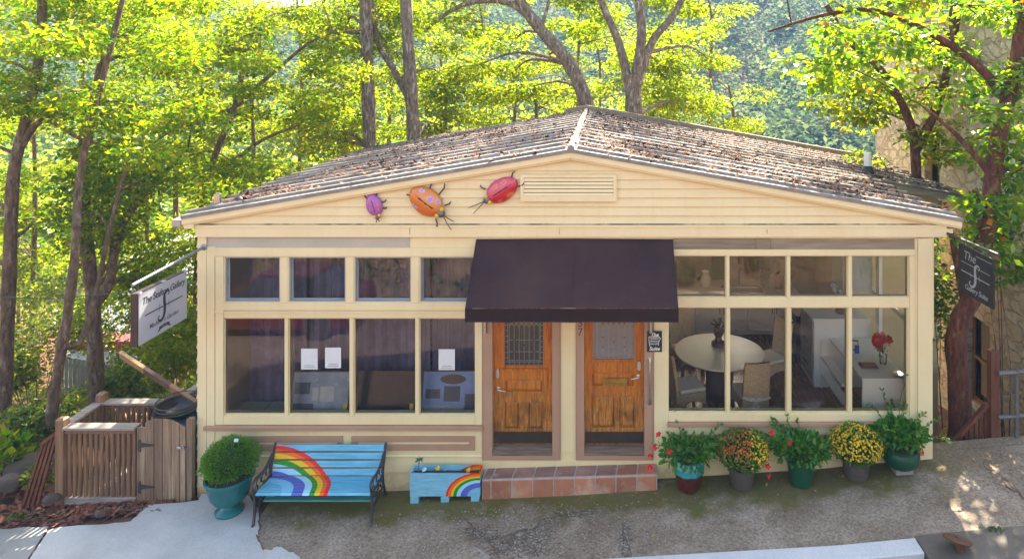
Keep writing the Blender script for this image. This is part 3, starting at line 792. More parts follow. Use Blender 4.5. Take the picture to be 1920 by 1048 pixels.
# kerb
M['dark_kerb'] = concrete_mat('weathered_kerb_stone', (.10,.08,.062), (.15,.125,.10), (.21,.18,.15))
def along(name, x0, x1, y0, y1, ztop, mat, n, drop=.22, rough=0.0, seed=0):
    k = MB(); r = random.Random(seed); V = []
    for i in range(n+1):
        x = x0+(x1-x0)*i/n; a = r.uniform(-rough, rough)
        V += [(x,y1,ztop(x)+.0),(x,y0+.012,ztop(x)+a*.3),(x,y0,ztop(x)-.012+a*.3),(x,y0-.01+a,ztop(x)-drop)]
    k.add(V, [(i*4+j, i*4+4+j, i*4+5+j, i*4+1+j) for i in range(n) for j in range(3)] + [(0,1,2,3),(n*4,n*4+3,n*4+2,n*4+1)])
    return struct(name, k, mat)
kz = lambda x: pave(x, -1.6)+.016
along('kerb', -.9, 3.93, -1.86, -1.60, kz, M['kerb'], 40)
along('old_kerb', 3.95, 30, -2.1, -1.55, lambda x: pave(x,-1.6)+.012, M['dark_kerb'], 120, .3, .03, 4)
along('kerb', -30, -4.6, -1.92, -1.66, lambda x: pave(x,-1.6)-.012, M['old_concrete'], 60)
# street
def asphalt_mat():
    t = NT('street_asphalt'); co = t.coord()
    col = t.ramp(t.noise(co, .8, 6), [(.35, (.085,.062,.05)), (.65, (.14,.105,.085))]); col = t.mix(.6, col, t.ramp(t.noise(co, 40, 4, .8), [(.3,(.6,.6,.6)),(.7,(1.4,1.4,1.4))]), 'MULTIPLY')
    t.prin(col, .85, 0, t.bump(t.noise(co, 60, 4), .4, .006), .3); return t.m
s = MB(); sheet(s, -40, 40, -8.3, -1.8, 60, 8, lambda x,y: gz(x)-.17); struct('street', s, asphalt_mat())
# cracks and dirt in the pavement: thin ragged patches of soil
M['crack'] = pm('crack_soil', (.10,.075,.05), (.17,.13,.095), 14, .95, .8, 40)
def crack(pts, w, seed):
    r = random.Random(seed); p3 = [Vector(p) for p in from_px(jag(pts, 3.2, 4, seed), lambda x,y: pave(x,y), .0145)]
    k = MB(); V = []
    for i, p in enumerate(p3):
        d = (p3[min(i+1,len(p3)-1)]-p3[max(i-1,0)]); d.z = 0; d.normalize(); s = Vector((-d.y,d.x,0))
        ww = w*r.uniform(.3,1.2)*(.25+math.sin(math.pi*min(i,len(p3)-1)/(len(p3)-1)))
        V += [p+s*ww, p-s*ww]
    k.add(V, [(2*i,2*i+1,2*i+3,2*i+2) for i in range(len(p3)-1)])
    struct('pavement_crack', k, M['crack'], fix=False)
crack([(832,955),(870,972),(893,995),(918,1012),(935,1040),(940,1070)], .010, 1)
crack([(918,1010),(960,1000),(1005,985),(1030,968),(1120,958)], .012, 2)
crack([(1165,975),(1172,1010),(1185,1047)], .009, 3)
crack([(1842,872),(1875,890),(1900,915),(1935,945)], .025, 4)
crack([(486,952),(487,985),(484,1004),(494,1034)], .007, 5)
def blotch(cx, cy, rx, ry, seed, mat='crack'):
    r = random.Random(seed); n = 40
    pts = []
    for i in range(n):
        a = 2*math.pi*i/n; q = .65+.5*noise.noise(Vector((math.cos(a)*1.6+seed, math.sin(a)*1.6, seed)))+r.uniform(-.12,.12)
        pts.append((cx+rx*q*math.cos(a), cy+ry*q*math.sin(a)))
    p3 = from_px(pts, lambda x,y: pave(x,y), .0125); k = MB(); k.poly(p3); struct('soil_patch', k, M[mat], fix=False)

# loose gravel on the pavement
def gravel(name, n, area, zf, sz, mat, seed):
    r = np.random.default_rng(seed); k = MB()
    for i in range(n):
        x, y = area(r); s = sz*r.uniform(.4,1.3); z = zf(x,y)
        a = r.uniform(0,6.28); pts = [(x+s*math.cos(a+q)*r.uniform(.6,1.2), y+s*math.sin(a+q)*r.uniform(.6,1.2), z+.003) for q in (0,1.5,3.1,4.6)]
        top = (x,y,z+s*.8); k.add(pts+[top], [(0,1,4),(1,2,4),(2,3,4),(3,0,4)])
    o = k.build(name, mat); o['kind'] = 'stuff'; return o
M['pebble'] = pm('pale_pebbles', (.42,.38,.34), (.26,.23,.20), 8, .85, island=.4)
gravel('loose_gravel', 900, lambda r: (r.normal(-1.0,1.5), r.uniform(-1.6,-.5)), lambda x,y: pave(x,y)+.004, .011, M['pebble'], 4)
def crumbs(name, n, spots, mat, sz, seed):
    r = np.random.default_rng(seed); k = MB()
    for i in range(n):
        cx, cy, rx, ry = spots[r.integers(len(spots))]
        p = from_px([(cx+r.normal()*rx, cy+r.normal()*ry)], lambda x,y: pave(x,y), .006)[0]; s = sz*r.uniform(.4,1.5); a = r.uniform(0,6.28)
        pts = [(p[0]+s*1.4*math.cos(a+q)*r.uniform(.6,1.2), p[1]+s*math.sin(a+q)*r.uniform(.6,1.2), p[2]) for q in (0,1.2,2.5,3.8,5.1)]
        k.add(pts+[(p[0],p[1],p[2]+s*.45)], [(j,(j+1)%5,5) for j in range(5)])
    o = k.build(name, mat); o['kind'] = 'stuff'; return o
CR = [(900,1000,14,9),(930,1025,16,10),(975,1012,30,8),(1012,1000,14,9),(1040,975,16,7),(1090,962,22,4),(1000,1030,22,8),(1172,1012,5,16)]
M['mudcrumb'] = pm('brown_grit', (.12,.085,.055), (.20,.15,.105), 9, .95, island=.4)
crumbs('spilled_mulch', 900, [(330,962,34,4),(290,955,18,5),(380,955,20,5)], M['mudcrumb'], .010, 9)
crumbs('soil_crumbs', 1500, CR, M['mudcrumb'], .011, 5); crumbs('pebble_crumbs', 420, CR, M['pebble'], .009, 6)
r_ = np.random.default_rng(41); k = MB(); M['ground_leaf'] = pm('fallen_leaves', (.24,.11,.04), (.40,.24,.07), 3, .9, island=.5)
for i in range(170):
    x = r_.uniform(-4.6, 7); y = -abs(r_.normal()*.18)-.06 if r_.uniform() < .6 else r_.uniform(-1.5, -.1)
    if -1.85 < x < .8 and y > -.33: continue
    a = r_.uniform(0,6.28); L = r_.uniform(.012,.032); z = pave(x,y)+.016; d = Vector((math.cos(a),math.sin(a),.1))*L; s_ = Vector((-math.sin(a),math.cos(a),.2))*L*.6; c = Vector((x,y,z))
    k.add([c-d, c+s_, c+d+Vector((0,0,L*.4)), c-s_], [(0,1,2,3)])
o = k.build('fallen_leaves', M['ground_leaf'], fix=False); o['kind'] = 'stuff'
# mulch bank on the left
M['mulch'] = pm('red_bark_mulch', (.22,.075,.04), (.11,.045,.028), 6, .95, .5, 40, c3=(.30,.17,.10), s3=4, p3=.6, island=.45)
def mulch_area(r):
    x = r.uniform(-14,-6.4); y = r.uniform(-1.15,.9); 
    if x > -8.2 and y > -.15: y = r.uniform(-.6,-.15)
    if y < -1.0 + .0: y = -.9
    return x, y
r_ = np.random.default_rng(2); k = MB()
for i in range(5200):
    x, y = mulch_area(r_)
    if x > -7.5 and y < -.45: continue
    z = tz(x,y)+.02+r_.uniform(0,.05); L = r_.uniform(.02,.07); a = r_.uniform(0,6.28); e = r_.uniform(-.5,.5)
    d = Vector((math.cos(a)*L, math.sin(a)*L, e*L)); s = Vector((-math.sin(a), math.cos(a), r_.uniform(-.4,.4)))*L*.35; c = Vector((x,y,z))
    k.add([c-d-s, c-d+s, c+d+s, c+d-s], [(0,1,2,3)])
o = k.build('bark_mulch', M['mulch'], fix=False); o['kind'] = 'stuff'
# dead leaves lying on the roof between the ribs
M['dead_leaf'] = pm('dead_leaves', (.085,.038,.022), (.17,.085,.048), 3, .9, island=.5)
r_ = np.random.default_rng(9); k = MB()
def leaf_chip(mb, c, L, r, tilt=.5, nrm=None):
    a = r.uniform(0,6.28); d = Vector((math.cos(a), math.sin(a), r.uniform(-tilt,tilt)))*L; s = Vector((-math.sin(a), math.cos(a), r.uniform(-tilt,tilt)))*L*.55
    c = Vector(c); mb.add([c-d, c+s*.9, c+d+Vector((0,0,L*.4)), c-s], [(0,1,2,3)])
cnt = 0
while cnt < 13000:
    x = r_.uniform(-6.2, 7.1); y = r_.uniform(-.08, 7.7)
    if x > 5.25 and y < 3.5: continue
    dens = .28+1.3*noise.noise(Vector((x*.6, y*1.2, 3)))+(.18 if x > -.5 else -.05)+.5*noise.noise(Vector((x*2.0,y*3.0,8)))
    if r_.uniform() > dens: continue
    # settle against the ribs
    fr = ((y-(RY0+.30))/.385) % 1.0 if False else 0
    if r_.uniform() < .6:
        kk = round((y-.18)/.56); y = .18+kk*.56 + r_.normal(.13,.05)
    leaf_chip(k, (x,y,roof_z(x)+r_.uniform(.012,.05)), r_.uniform(.025,.07), r_, .5); cnt += 1
o = k.build('roof_leaf_litter', M['dead_leaf'], fix=False); o['kind'] = 'stuff'
k = MB(); M['orange_leaf'] = pm('orange_leaves', (.45,.10,.02), (.55,.20,.03), 3, .8, island=.3)
for i in range(110):
    x = r_.uniform(-5.5, 5.2); y = r_.uniform(0,3.2); leaf_chip(k, (x,y,roof_z(x)+.05), r_.uniform(.025,.05), r_, .6)
o = k.build('roof_orange_leaves', M['orange_leaf'], fix=False); o['kind'] = 'stuff'
# ================================================================= things in front of the gallery
RAINBOW_STOPS = [(0.0,(.20,.52,.74)),(.36,(.20,.52,.74)),(.505,(.10,.13,.50)),(.655,(.36,.66,.80)),(.745,(.012,.27,.02)),(.82,(.80,.50,.01)),(.89,(.85,.13,.008)),(.945,(.72,.02,.015)),(1.0,(.14,.42,.66))]
def rainbow_mat(name, base1, base2, stops, axis_stretch):
    t = NT(name); rb = t.coord(attr='rb')
    ln = t.n('ShaderNodeVectorMath', operation='LENGTH'); t.l(rb, ln.inputs[0])
    rad = t.math('MULTIPLY', ln.outputs['Value'], .5)
    co = t.coord(); cs = t.coord(axis_stretch)
    base = t.ramp(t.noise(cs, 2.2, 7, .65), [(.32, base2), (.55, base1), (.75, tuple(min(1,q*1.25) for q in base1))])
    ramp = t.ramp(rad, [(a*.5, c) for a, c in stops], 'CONSTANT')
    mask = t.ramp(rad, [(0.0, 0.0), (stops[1][0]*.5 if stops[0][1] is None else 0.0001, 1.0), (.5, 0.0)], 'CONSTANT')
    inner = t.math('LESS_THAN', rad, stops[1][0]*.5)
    mask = t.math('MULTIPLY', t.math('LESS_THAN', rad, .5), t.math('SUBTRACT', 1.0, inner))
    wear = t.ramp(t.noise(cs, 3.5, 8, .75), [(.58, 0.0), (.72, 1.0)])
    col = t.mix(mask, base, ramp)
    col = t.mix(t.math('MULTIPLY', wear, t.math('SUBTRACT', .75, t.math('MULTIPLY', mask, .50))), col, (.06,.15,.19))
    t.prin(col, .5, 0, t.bump(t.noise(cs, 4, 6, .7), .3, .004), .4); return t.m
BLUE1, BLUE2 = (.15,.45,.62), (.08,.31,.47)
M['bench_paint'] = rainbow_mat('sky_blue_bench_paint', BLUE1, BLUE2, RAINBOW_STOPS, (1.2,14,14))
M['planter_paint'] = rainbow_mat('sky_blue_planter_paint', (.22,.49,.64), (.15,.39,.54), [(0,(.3,.6,.8)),(.36,(.10,.13,.50)),(.565,(.36,.66,.80)),(.68,(.012,.27,.02)),(.775,(.80,.50,.01)),(.85,(.88,.16,.005)),(.935,(.75,.015,.012)),(1.0,(.2,.5,.7))], (2,2,10))
M['aqua_slat'] = wood_mat('aqua_green_slat', (.13,.40,.38), (.08,.28,.25), (.12,.22,.10), 'x', 1, .5)
def set_rb(o, fn):
    me = o.data; at = me.attributes.new('rb', 'FLOAT_VECTOR', 'POINT')
    at.data.foreach_set('vector', [q for v in me.vertices for q in fn(v.co)])

# ---- bench
bx0, bx1, gzb = -4.93, -3.285, -.187
bench = thing('park_bench', 'sky blue slatted park bench with rainbow painted on it and black iron ends', 'bench', ((bx0+bx1)/2, -.45, gzb))
def slat_mesh(segs):
    k = MB()
    for a, b, wd, th in segs:                                    # a/b: (y,z) edges of a slat seen from the side
        A, B = Vector((0,*a)), Vector((0,*b)); d = (B-A).normalized(); n = Vector((0, -d.z, d.y)) if True else 0
        nx = 12
        for i in range(nx):
            x0, x1 = bx0+.02+(bx1-bx0-.04)*i/nx, bx0+.02+(bx1-bx0-.04)*(i+1)/nx
            P = lambda x, p, o_: (x, p.y+n.y*o_, p.z+n.z*o_)
            V = [P(x0,A,th/2),P(x1,A,th/2),P(x1,B,th/2),P(x0,B,th/2),P(x0,A,-th/2),P(x1,A,-th/2),P(x1,B,-th/2),P(x0,B,-th/2)]
            F = [(0,1,2,3),(4,7,6,5),(0,4,5,1),(3,2,6,7)]
            if i == 0: F.append((0,3,7,4))
            if i == nx-1: F.append((1,5,6,2))
            k.add(V, F)
    return k
G = gzb
backtop, backbot = (-.135, G+.80), (-.272, G+.405)
def lerp2(a, b, q): return (a[0]+(b[0]-a[0])*q, a[1]+(b[1]-a[1])*q)
segs = []; nb = 4
for i in range(nb):
    segs.append((lerp2(backbot, backtop, i/nb+.02), lerp2(backbot, backtop, (i+1)/nb-.03), 0, .022))
back = slat_mesh(segs)
sf = [(-.275,G+.392),(-.36,G+.400),(-.45,G+.412),(-.54,G+.426),(-.63,G+.440),(-.72,G+.446)]
segs = [(lerp2(sf[i], sf[i+1], .03), lerp2(sf[i], sf[i+1], .95), 0, .022) for i in range(5)]
segs.append(((-.728,G+.444),(-.752,G+.415),0,.022))
seat = slat_mesh(segs)
bo = back.build('backrest', M['bench_paint'], bench, bevel=.003)
so = seat.build('seat', M['bench_paint'], bench, bevel=.003)
LB = bench.location
def vdist_back(co): 
    z = co.z+LB.z; return .49 + (z-(G+.405))/.395*.36
def rb_back(co): return ((co.x+LB.x-bx0)/1.03, vdist_back(co)/.835, 0)
def rb_seat(co):
    y = co.y+LB.y; q = max(0, (y+.76)); return ((co.x+LB.x-bx0)/1.03, q/.835, 0)
set_rb(bo, rb_back); set_rb(so, rb_seat)
k = MB(); k.box(bx0+.03, bx1-.03, -.56, -.47, G+.205, G+.228); k.build('stretcher', M['aqua_slat'], bench, bevel=.004)
def bench_end(x):
    k = MB()
    def flat(pts, w=.016, n=6):                                     # cast iron bar in the plane of the end
        k.tube([(x+random.uniform(-.001,.001), p[0], G+p[1]) for p in pts], w, n)
    def arc(c, r, a0, a1, w=.009, n=8): flat([(c[0]+r*math.cos(R(a0+(a1-a0)*i/n)), c[1]+r*math.sin(R(a0+(a1-a0)*i/n))) for i in range(n+1)], w, 5)
    flat([(-.80,.0),(-.765,.03),(-.745,.12),(-.73,.25),(-.735,.40),(-.73,.43)], .021)      # front leg
    flat([(-.09,.0),(-.13,.04),(-.20,.16),(-.255,.30),(-.275,.44),(-.255,.52),(-.17,.70),(-.125,.81)], .021)   # back leg and upright
    flat([(-.73,.425),(-.55,.415),(-.40,.415),(-.27,.44)], .015)
    flat([(-.74,.25),(-.66,.20),(-.52,.215),(-.36,.22),(-.24,.27)], .013)
    flat([(-.80,.56),(-.78,.60),(-.70,.625),(-.58,.605),(-.45,.60),(-.33,.64),(-.22,.70)], .019)   # arm
    flat([(-.735,.43),(-.78,.50),(-.80,.56)], .014)
    for c, r, a0, a1 in (((-.62,.53),.065,-30,270),((-.48,.51),.06,0,300),((-.36,.53),.055,-60,240),((-.69,.48),.04,0,360),((-.27,.58),.04,20,330)): arc(c, r, a0, a1)
    for c, r in (((-.62,.31),.075),((-.45,.31),.07),((-.30,.33),.06)): arc(c, r, 0, 330)
    flat([(-.69,.35),(-.55,.28),(-.42,.36),(-.30,.27)], .008); flat([(-.66,.12),(-.60,.19)], .008); flat([(-.72,.12),(-.66,.2),(-.58,.21)], .010); flat([(-.17,.12),(-.22,.2),(-.30,.22)], .010)
    for zq in (.57,.64,.70,.76): k.ell((x, -.255+(zq-.52)/.29*.13-.0, G+zq), (.014,.028,.028), 8, 6)
    return k.build('end_frame', M['black_iron'], bench, smooth=True)
bench_end(bx0); bench_end(bx1)

# ---- rainbow planter box
px0, px1, py0, py1, pz0, pz1 = -2.87, -1.845, -.335, -.11, -.045, .285
pb = thing('planter_box', 'low sky blue wooden planter box with rainbow corner on three stub feet', 'planter', ((px0+px1)/2, -.22, -.16))
k = MB(); th = .022
k.box(px0, px1, py0, py0+th, pz0, pz1); k.box(px0, px1, py1-th, py1, pz0, pz1)
k.box(px0, px0+th, py0+th, py1-th, pz0, pz1); k.box(px1-th, px1, py0+th, py1-th, pz0, pz1); k.box(px0+th, px1-th, py0+th, py1-th, pz0, pz0+.02)
bm = bmesh.new(); o = k.build('box', M['planter_paint'], pb)
bm.from_mesh(o.data); bmesh.ops.subdivide_edges(bm, edges=bm.edges[:], cuts=3, use_grid_fill=True); bm.to_mesh(o.data); bm.free()
L_ = pb.location
def rb_pl(co):
    x, y, z = co.x+L_.x, co.y+L_.y, co.z+L_.z
    if x > px1-.03 and y > py0+.03: return (0.0, (z-pz0+.0)/.345 - (y-py0)*.1, 0)
    return ((px1-.0-x)/.50, (z-pz0)/.345, 0)
set_rb(o, rb_pl)
for xa in (px0+.005, -2.42, px1-.135):
    k = MB(); k.box(xa, xa+.12, py0+.004, py0+.1, -.168, pz0-.002); k.box(xa, xa+.12, py1-.1, py1-.004, -.168, pz0-.002); k.build('foot', M['planter_paint'], pb, bevel=.004)
k = MB(); k.v = []; n = 20
V = [(px0+th+(px1-px0-2*th)*i/n, y, pz1-.075+.02*noise.noise(Vector((i*.7,y*20,0)))) for y in (py0+th, (py0+py1)/2, py1-th) for i in range(n+1)]
k.add(V, [(j*(n+1)+i, j*(n+1)+i+1, (j+1)*(n+1)+i+1, (j+1)*(n+1)+i) for j in range(2) for i in range(n)]); k.build('soil', M['soil'], pb, smooth=True)

GREEN = leaf_mat('fresh_leaf', [(.03,.10,.02),(.05,.15,.03),(.08,.19,.04),(.04,.13,.05)], .3)
DKGREEN = leaf_mat('dark_leaf', [(.035,.16,.015),(.09,.27,.03),(.055,.21,.022),(.17,.33,.035)], .4, gloss=.04)
def leaf(mb, c, d, n, L, wd, fold=.15):
    c, d, n = Vector(c), Vector(d).normalized(), Vector(n); s = d.cross(n)
    if s.length < 1e-4: s = d.orthogonal()
    s.normalize(); n = s.cross(d).normalized()
    p = [c, c+d*L*.35+s*wd*.5+n*wd*fold, c+d*L*.75+s*wd*.32+n*wd*fold*.6, c+d*L-n*L*.08, c+d*L*.75-s*wd*.32+n*wd*fold*.6, c+d*L*.35-s*wd*.5+n*wd*fold]
    mid = c+d*L*.5
    mb.add(p, [(0,1,2,3),(0,3,4,5)])
def rand_dir(r, up=.3):
    v = Vector((r.normal(), r.normal(), r.normal()*.8+up)); return v.normalized()

# weeds and small blooms inside the planter
r_ = np.random.default_rng(31)
def tuft(name, label, c, n, L, mat, parent=None):
    k = MB()
    for i in range(n):
        d = rand_dir(r_, .9); leaf(k, Vector(c)+Vector((r_.normal()*.015, r_.normal()*.015, 0)), d, rand_dir(r_,.5), L*r_.uniform(.6,1.2), L*.28)
    return k
def flower_head(mb, c, rad, nrm, r, petals=5):
    nrm = Vector(nrm).normalized(); u = nrm.orthogonal().normalized(); w = nrm.cross(u)
    for i in range(petals):
        a = 2*math.pi*i/petals + r.uniform(-.2,.2); d = (u*math.cos(a)+w*math.sin(a)+nrm*.35)
        leaf(mb, c, d, nrm, rad*r.uniform(.85,1.1), rad*.95, .1)
M['yellow_petal'] = pm('yellow_petals', (.75,.48,.015), (.62,.36,.01), 6, .7, island=.25)
M['pale_petal'] = pm('pale_blue_petals', (.45,.62,.72), (.6,.72,.78), 6, .7)
M['red_petal'] = pm('red_petals', (.70,.015,.018), (.55,.01,.012), 6, .55, island=.25)
M['stem'] = pm('green_stem', (.05,.10,.02), (.09,.10,.03), 6, .7)
for nm, lab, x, hgt, mt in (('pansy','yellow pansy blooming in the blue planter box',-2.50,.06,'yellow_petal'),('pansy','pale blue pansy at left end of the blue planter box',-2.70,.04,'pale_petal'),('pansy','small yellow pansy in middle of the blue planter box',-2.05,.03,'yellow_petal')):
    pt = thing(nm, lab, 'flower', (x, -.2, pz1-.07), group='small flowers growing in the planter box')
    k = tuft('', '', (x,-.2,pz1-.07), 14, .06, GREEN); k.build('leaves', GREEN, pt, fix=False)
    k = MB(); 
    for q in range(2): flower_head(k, Vector((x+q*.02,-.21,pz1-.06+hgt+q*.012)), .032, (.1,-.7,.5), r_)
    k.build('bloom', M[mt], pt, fix=False)
pt = thing('seedling', 'tall bare stem with pale green leaf tuft at left end of the planter box', 'plant', (-2.77,-.2,pz1-.08))
k = MB(); k.tube([(-2.77,-.2,pz1-.08),(-2.78,-.2,pz1+.0),(-2.765,-.21,pz1+.13)], .006, 5); k.build('stem', M['stem'], pt)
M['bluegreen'] = leaf_mat('blue_green_leaf', [(.10,.2,.16),(.16,.27,.22)], .3)
k = MB()
for i in range(26): leaf(k, (-2.765,-.21,pz1+.13), rand_dir(r_,.3), rand_dir(r_,.5), r_.uniform(.04,.08), .02)
k.build('leaves', M['bluegreen'], pt, fix=False)

# ---- tiled doorstep
M['terracotta'] = pm('terracotta_tile', (.50,.20,.11), (.37,.14,.08), 2.2, .6, .2, 20, c3=(.46,.29,.19), s3=3.0, p3=.52, island=.28)
M['worn_tile'] = pm('worn_brown_tile', (.24,.125,.10), (.36,.20,.165), 4, .55, .2, 20, c3=(.50,.35,.31), s3=5, p3=.60, island=.22)
M['grout'] = pm('pale_grout', (.50,.42,.38), (.40,.33,.30), 9, .85, .3, 60)
sx0, sx1 = -1.825, .745; sy = -.285
stp = thing('tiled_doorstep', 'low terracotta tiled doorstep running under both doors', 'step', ((sx0+sx1)/2, -.15, -.1))
stz = lambda x: .168+(x-sx0)/(sx1-sx0)*.075
k = MB()
V = [(sx0,sy,-.4),(sx1,sy,-.4),(sx1,sy,stz(sx1)),(sx0,sy,stz(sx0)),(sx0,-.0185,-.4),(sx1,-.0185,-.4),(sx1,-.0185,stz(sx1)),(sx0,-.0185,stz(sx0))]
k.add(V, [(0,1,2,3),(4,7,6,5),(0,3,7,4),(1,5,6,2),(3,2,6,7)]); k.build('grout_bed', M['grout'], stp)
tx = [sx0+.004, -1.693] + [-1.693+.3055*i for i in range(1,9)]; tx = [q for q in tx if q < sx1-.1]+[sx1-.004]
k = MB(); k2 = MB(); k.cur = 0
for a, b in zip(tx, tx[1:]):
    e = .010
    k.add([(a+e,sy-.009,-.30),(b-e,sy-.009,-.30),(b-e,sy-.009,stz(b)-.024),(a+e,sy-.009,stz(a)-.024),(a+e,sy+.01,-.30),(b-e,sy+.01,-.30),(b-e,sy+.01,stz(b)-.024),(a+e,sy+.01,stz(a)-.024)],
          [(0,1,2,3),(0,3,7,4),(1,5,6,2),(3,2,6,7),(0,4,5,1)])
    sk = .03
    k2.cur = 1 if a > -.05 else 0
    k2.add([(a+e,sy+.012,stz(a)+.008),(b-e,sy+.012,stz(b)+.008),(b-e+sk,-.022,stz(b)+.008),(a+e+sk,-.022,stz(a)+.008),(a+e,sy+.012,stz(a)-.01),(b-e,sy+.012,stz(b)-.01),(b-e+sk,-.022,stz(b)-.01),(a+e+sk,-.022,stz(a)-.01)] if b < sx1-.05 else
           [(a+e,sy+.012,stz(a)+.008),(b-e,sy+.012,stz(b)+.008),(b-e,-.022,stz(b)+.008),(a+e+sk,-.022,stz(a)+.008),(a+e,sy+.012,stz(a)-.01),(b-e,sy+.012,stz(b)-.01),(b-e,-.022,stz(b)-.01),(a+e+sk,-.022,stz(a)-.01)],
           [(0,1,2,3),(0,4,5,1),(1,5,6,2),(2,6,7,3),(0,3,7,4)])
k.build('riser_tiles', M['terracotta'], stp, bevel=.004); k2.build('tread_tiles', [M['worn_tile'], M['terracotta']], stp, bevel=.004)

# ---- potted plants
M['teal_glaze'] = pm('teal_glaze', (.010,.115,.125), (.018,.17,.165), 3, .22, .05, 10, spec=.7, c3=(.09,.26,.24), s3=2.2, p3=.66)
M['green_plastic'] = pm('dark_green_plastic', (.008,.055,.026), (.014,.085,.04), 3, .38)
M['brown_plastic'] = pm('brown_nursery_plastic', (.075,.058,.05), (.10,.08,.07), 4, .5)
M['aqua_glaze'] = pm('aqua_glaze', (.045,.33,.34), (.03,.24,.30), 3, .25, spec=.7, c3=(.02,.12,.34), s3=3, p3=.56)
M['oxblood'] = pm('oxblood_glaze', (.10,.022,.012), (.06,.014,.009), 5, .3, .1, 14, c3=(.28,.12,.05), s3=3, p3=.62)
def pot(parent, c, prof, mat, n=32, ang=0, rib=0, part='pot', smooth=True, inner=True):
    k = MB(); top = prof[-1]
    pr = list(prof)+([(top[0]-.018, top[1]), (top[0]-.028, top[1]-.04)] if inner else [])
    k.lathe(pr, c, n, None, ang)
    if rib:
        for i, v in enumerate(k.v):
            j = i % n; q = 1+(.035 if j % 2 else 0); k.v[i] = (c[0]+(v[0]-c[0])*q, c[1]+(v[1]-c[1])*q, v[2])
    o = k.build(part, mat, parent, smooth=smooth); return o
def soil(parent, c, r): k = MB(); k.lathe([(.001,.0),(r,.0),(r*.7,.012),(.001,.02)], c, 20); k.build('soil', M['soil'], parent)
def bush(r, c, rad, n, L, wd, up=.4, shell=.55, droop=.0):
    k = MB()
    for i in range(n):
        d = rand_dir(r, .35); q = shell+(1-shell)*r.uniform()**.5
        p = Vector((c[0]+d.x*rad[0]*q, c[1]+d.y*rad[1]*q, c[2]+d.z*rad[2]*q))
        dd = (d*.9+rand_dir(r, up)*.8-Vector((0,0,droop))).normalized()
        leaf(k, p, dd, rand_dir(r,.7), L*r.uniform(.6,1.2), wd*r.uniform(.7,1.2))
    return k
# left urn
c = (-5.43, -.46, pave(-5.43,-.46)+.014)
urn = thing('potted_plant', 'round green shrub in a teal glazed pedestal urn beside the blue bench', 'potted plant', c)
pot(urn, c, [(.19,0),(.195,.03),(.17,.05),(.125,.075),(.11,.10),(.15,.13),(.215,.18),(.26,.25),(.285,.34),(.30,.43),(.325,.475),(.335,.50),(.33,.53)], M['teal_glaze'], 40, part='urn')
k = MB()
for ph in (0.3, 2.4, 4.5):                                       # moulded swags round the bowl
    pts = []
    for i in range(13):
        a = ph+(i/12-.5)*2.0; zz = .40-.12*(1-((i/6)-1)**2); rr = .22+ (zz-.18)/.29*.09; pts.append((c[0]+rr*math.cos(a), c[1]+rr*math.sin(a), c[2]+zz))
    k.tube(pts, .013, 6)
k.build('swag', M['teal_glaze'], urn, smooth=True); soil(urn, (c[0],c[1],c[2]+.49), .29)
SHRUB = leaf_mat('shrub_leaf', [(.06,.19,.010),(.12,.29,.018),(.18,.36,.03),(.08,.23,.012)], .35)
r_ = np.random.default_rng(5)
k = MB(); cc = Vector((c[0], c[1], c[2]+.72))
for i in range(6500):
    d = rand_dir(r_, .25); q = (.70+.28*r_.uniform())*(1+.22*noise.noise(d*2.3))
    if d.z < -.55: continue
    p = cc+Vector((d.x*.385*q, d.y*.36*q, d.z*.30*q)); leaf(k, p, (d+rand_dir(r_,.3)*.5), rand_dir(r_,.3), r_.uniform(.022,.05), .014)
k.build('shrub', SHRUB, urn, fix=False)
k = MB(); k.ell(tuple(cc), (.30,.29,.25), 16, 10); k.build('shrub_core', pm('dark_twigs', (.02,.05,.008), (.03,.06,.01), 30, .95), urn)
k = MB(); k.prism([(-.03,-.02),(.03,-.02),(.03,.02),(-.03,.02)], (c[0]+.12,c[1]-.05,c[2]+1.045), (1,0,0), (0,.3,1), (0,.004,0)); k.build('plant_tag', M['pale_petal'], urn)

def mum(c, label, prof, rad, zc, n, cols, seed, tagged=False):
    t = thing('potted_plant', label, 'potted plant', c, group='flower pots standing along the wall under the window')
    pot(t, c, prof, M['brown_plastic'], 32); soil(t, (c[0],c[1],c[2]+prof[-1][1]-.03), prof[-1][0]-.03)
    r = np.random.default_rng(seed); cc = Vector((c[0],c[1],c[2]+zc))
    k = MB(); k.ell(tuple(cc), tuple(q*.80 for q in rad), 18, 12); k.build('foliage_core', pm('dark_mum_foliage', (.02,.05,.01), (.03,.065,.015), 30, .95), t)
    k = bush(r, cc, tuple(q*.97 for q in rad), 1500, .055, .028, .3, .85); k.build('foliage', DKGREEN, t, fix=False)
    k = MB(); i = 0
    while i < n:
        d = rand_dir(r, .45)
        if d.z < -.35 or r.uniform() < (-.3-d.z)*.0: continue
        p = cc+Vector((d.x*rad[0], d.y*rad[1], d.z*rad[2]))*r.uniform(.96,1.06)
        k.cur = cols(d, r); s = r.uniform(.011,.019)
        u = d.orthogonal().normalized(); w_ = d.cross(u)
        ring = [p+(u*math.cos(a)+w_*math.sin(a))*s for a in [j*math.pi/3+r.uniform(-.2,.2) for j in range(6)]]
        k.add(ring+[p+d*s*.75], [(j,(j+1)%6,6) for j in range(6)]); i += 1
    o = k.build('blossoms', [M['yellow_petal'], M['rust_petal'], M['bud']], t, fix=False); o['kind'] = 'stuff'
    return t
M['rust_petal'] = pm('rust_petals', (.50,.13,.015), (.33,.07,.012), 8, .75, island=.35)
M['bud'] = pm('olive_buds', (.22,.17,.025), (.14,.11,.02), 8, .8, island=.4)
gp = lambda x, y: (x, y, pave(x,y)+.008)
nurs = [(.145,0),(.15,.02),(.16,.05),(.165,.06),(.185,.20),(.195,.27),(.212,.275),(.215,.315)]
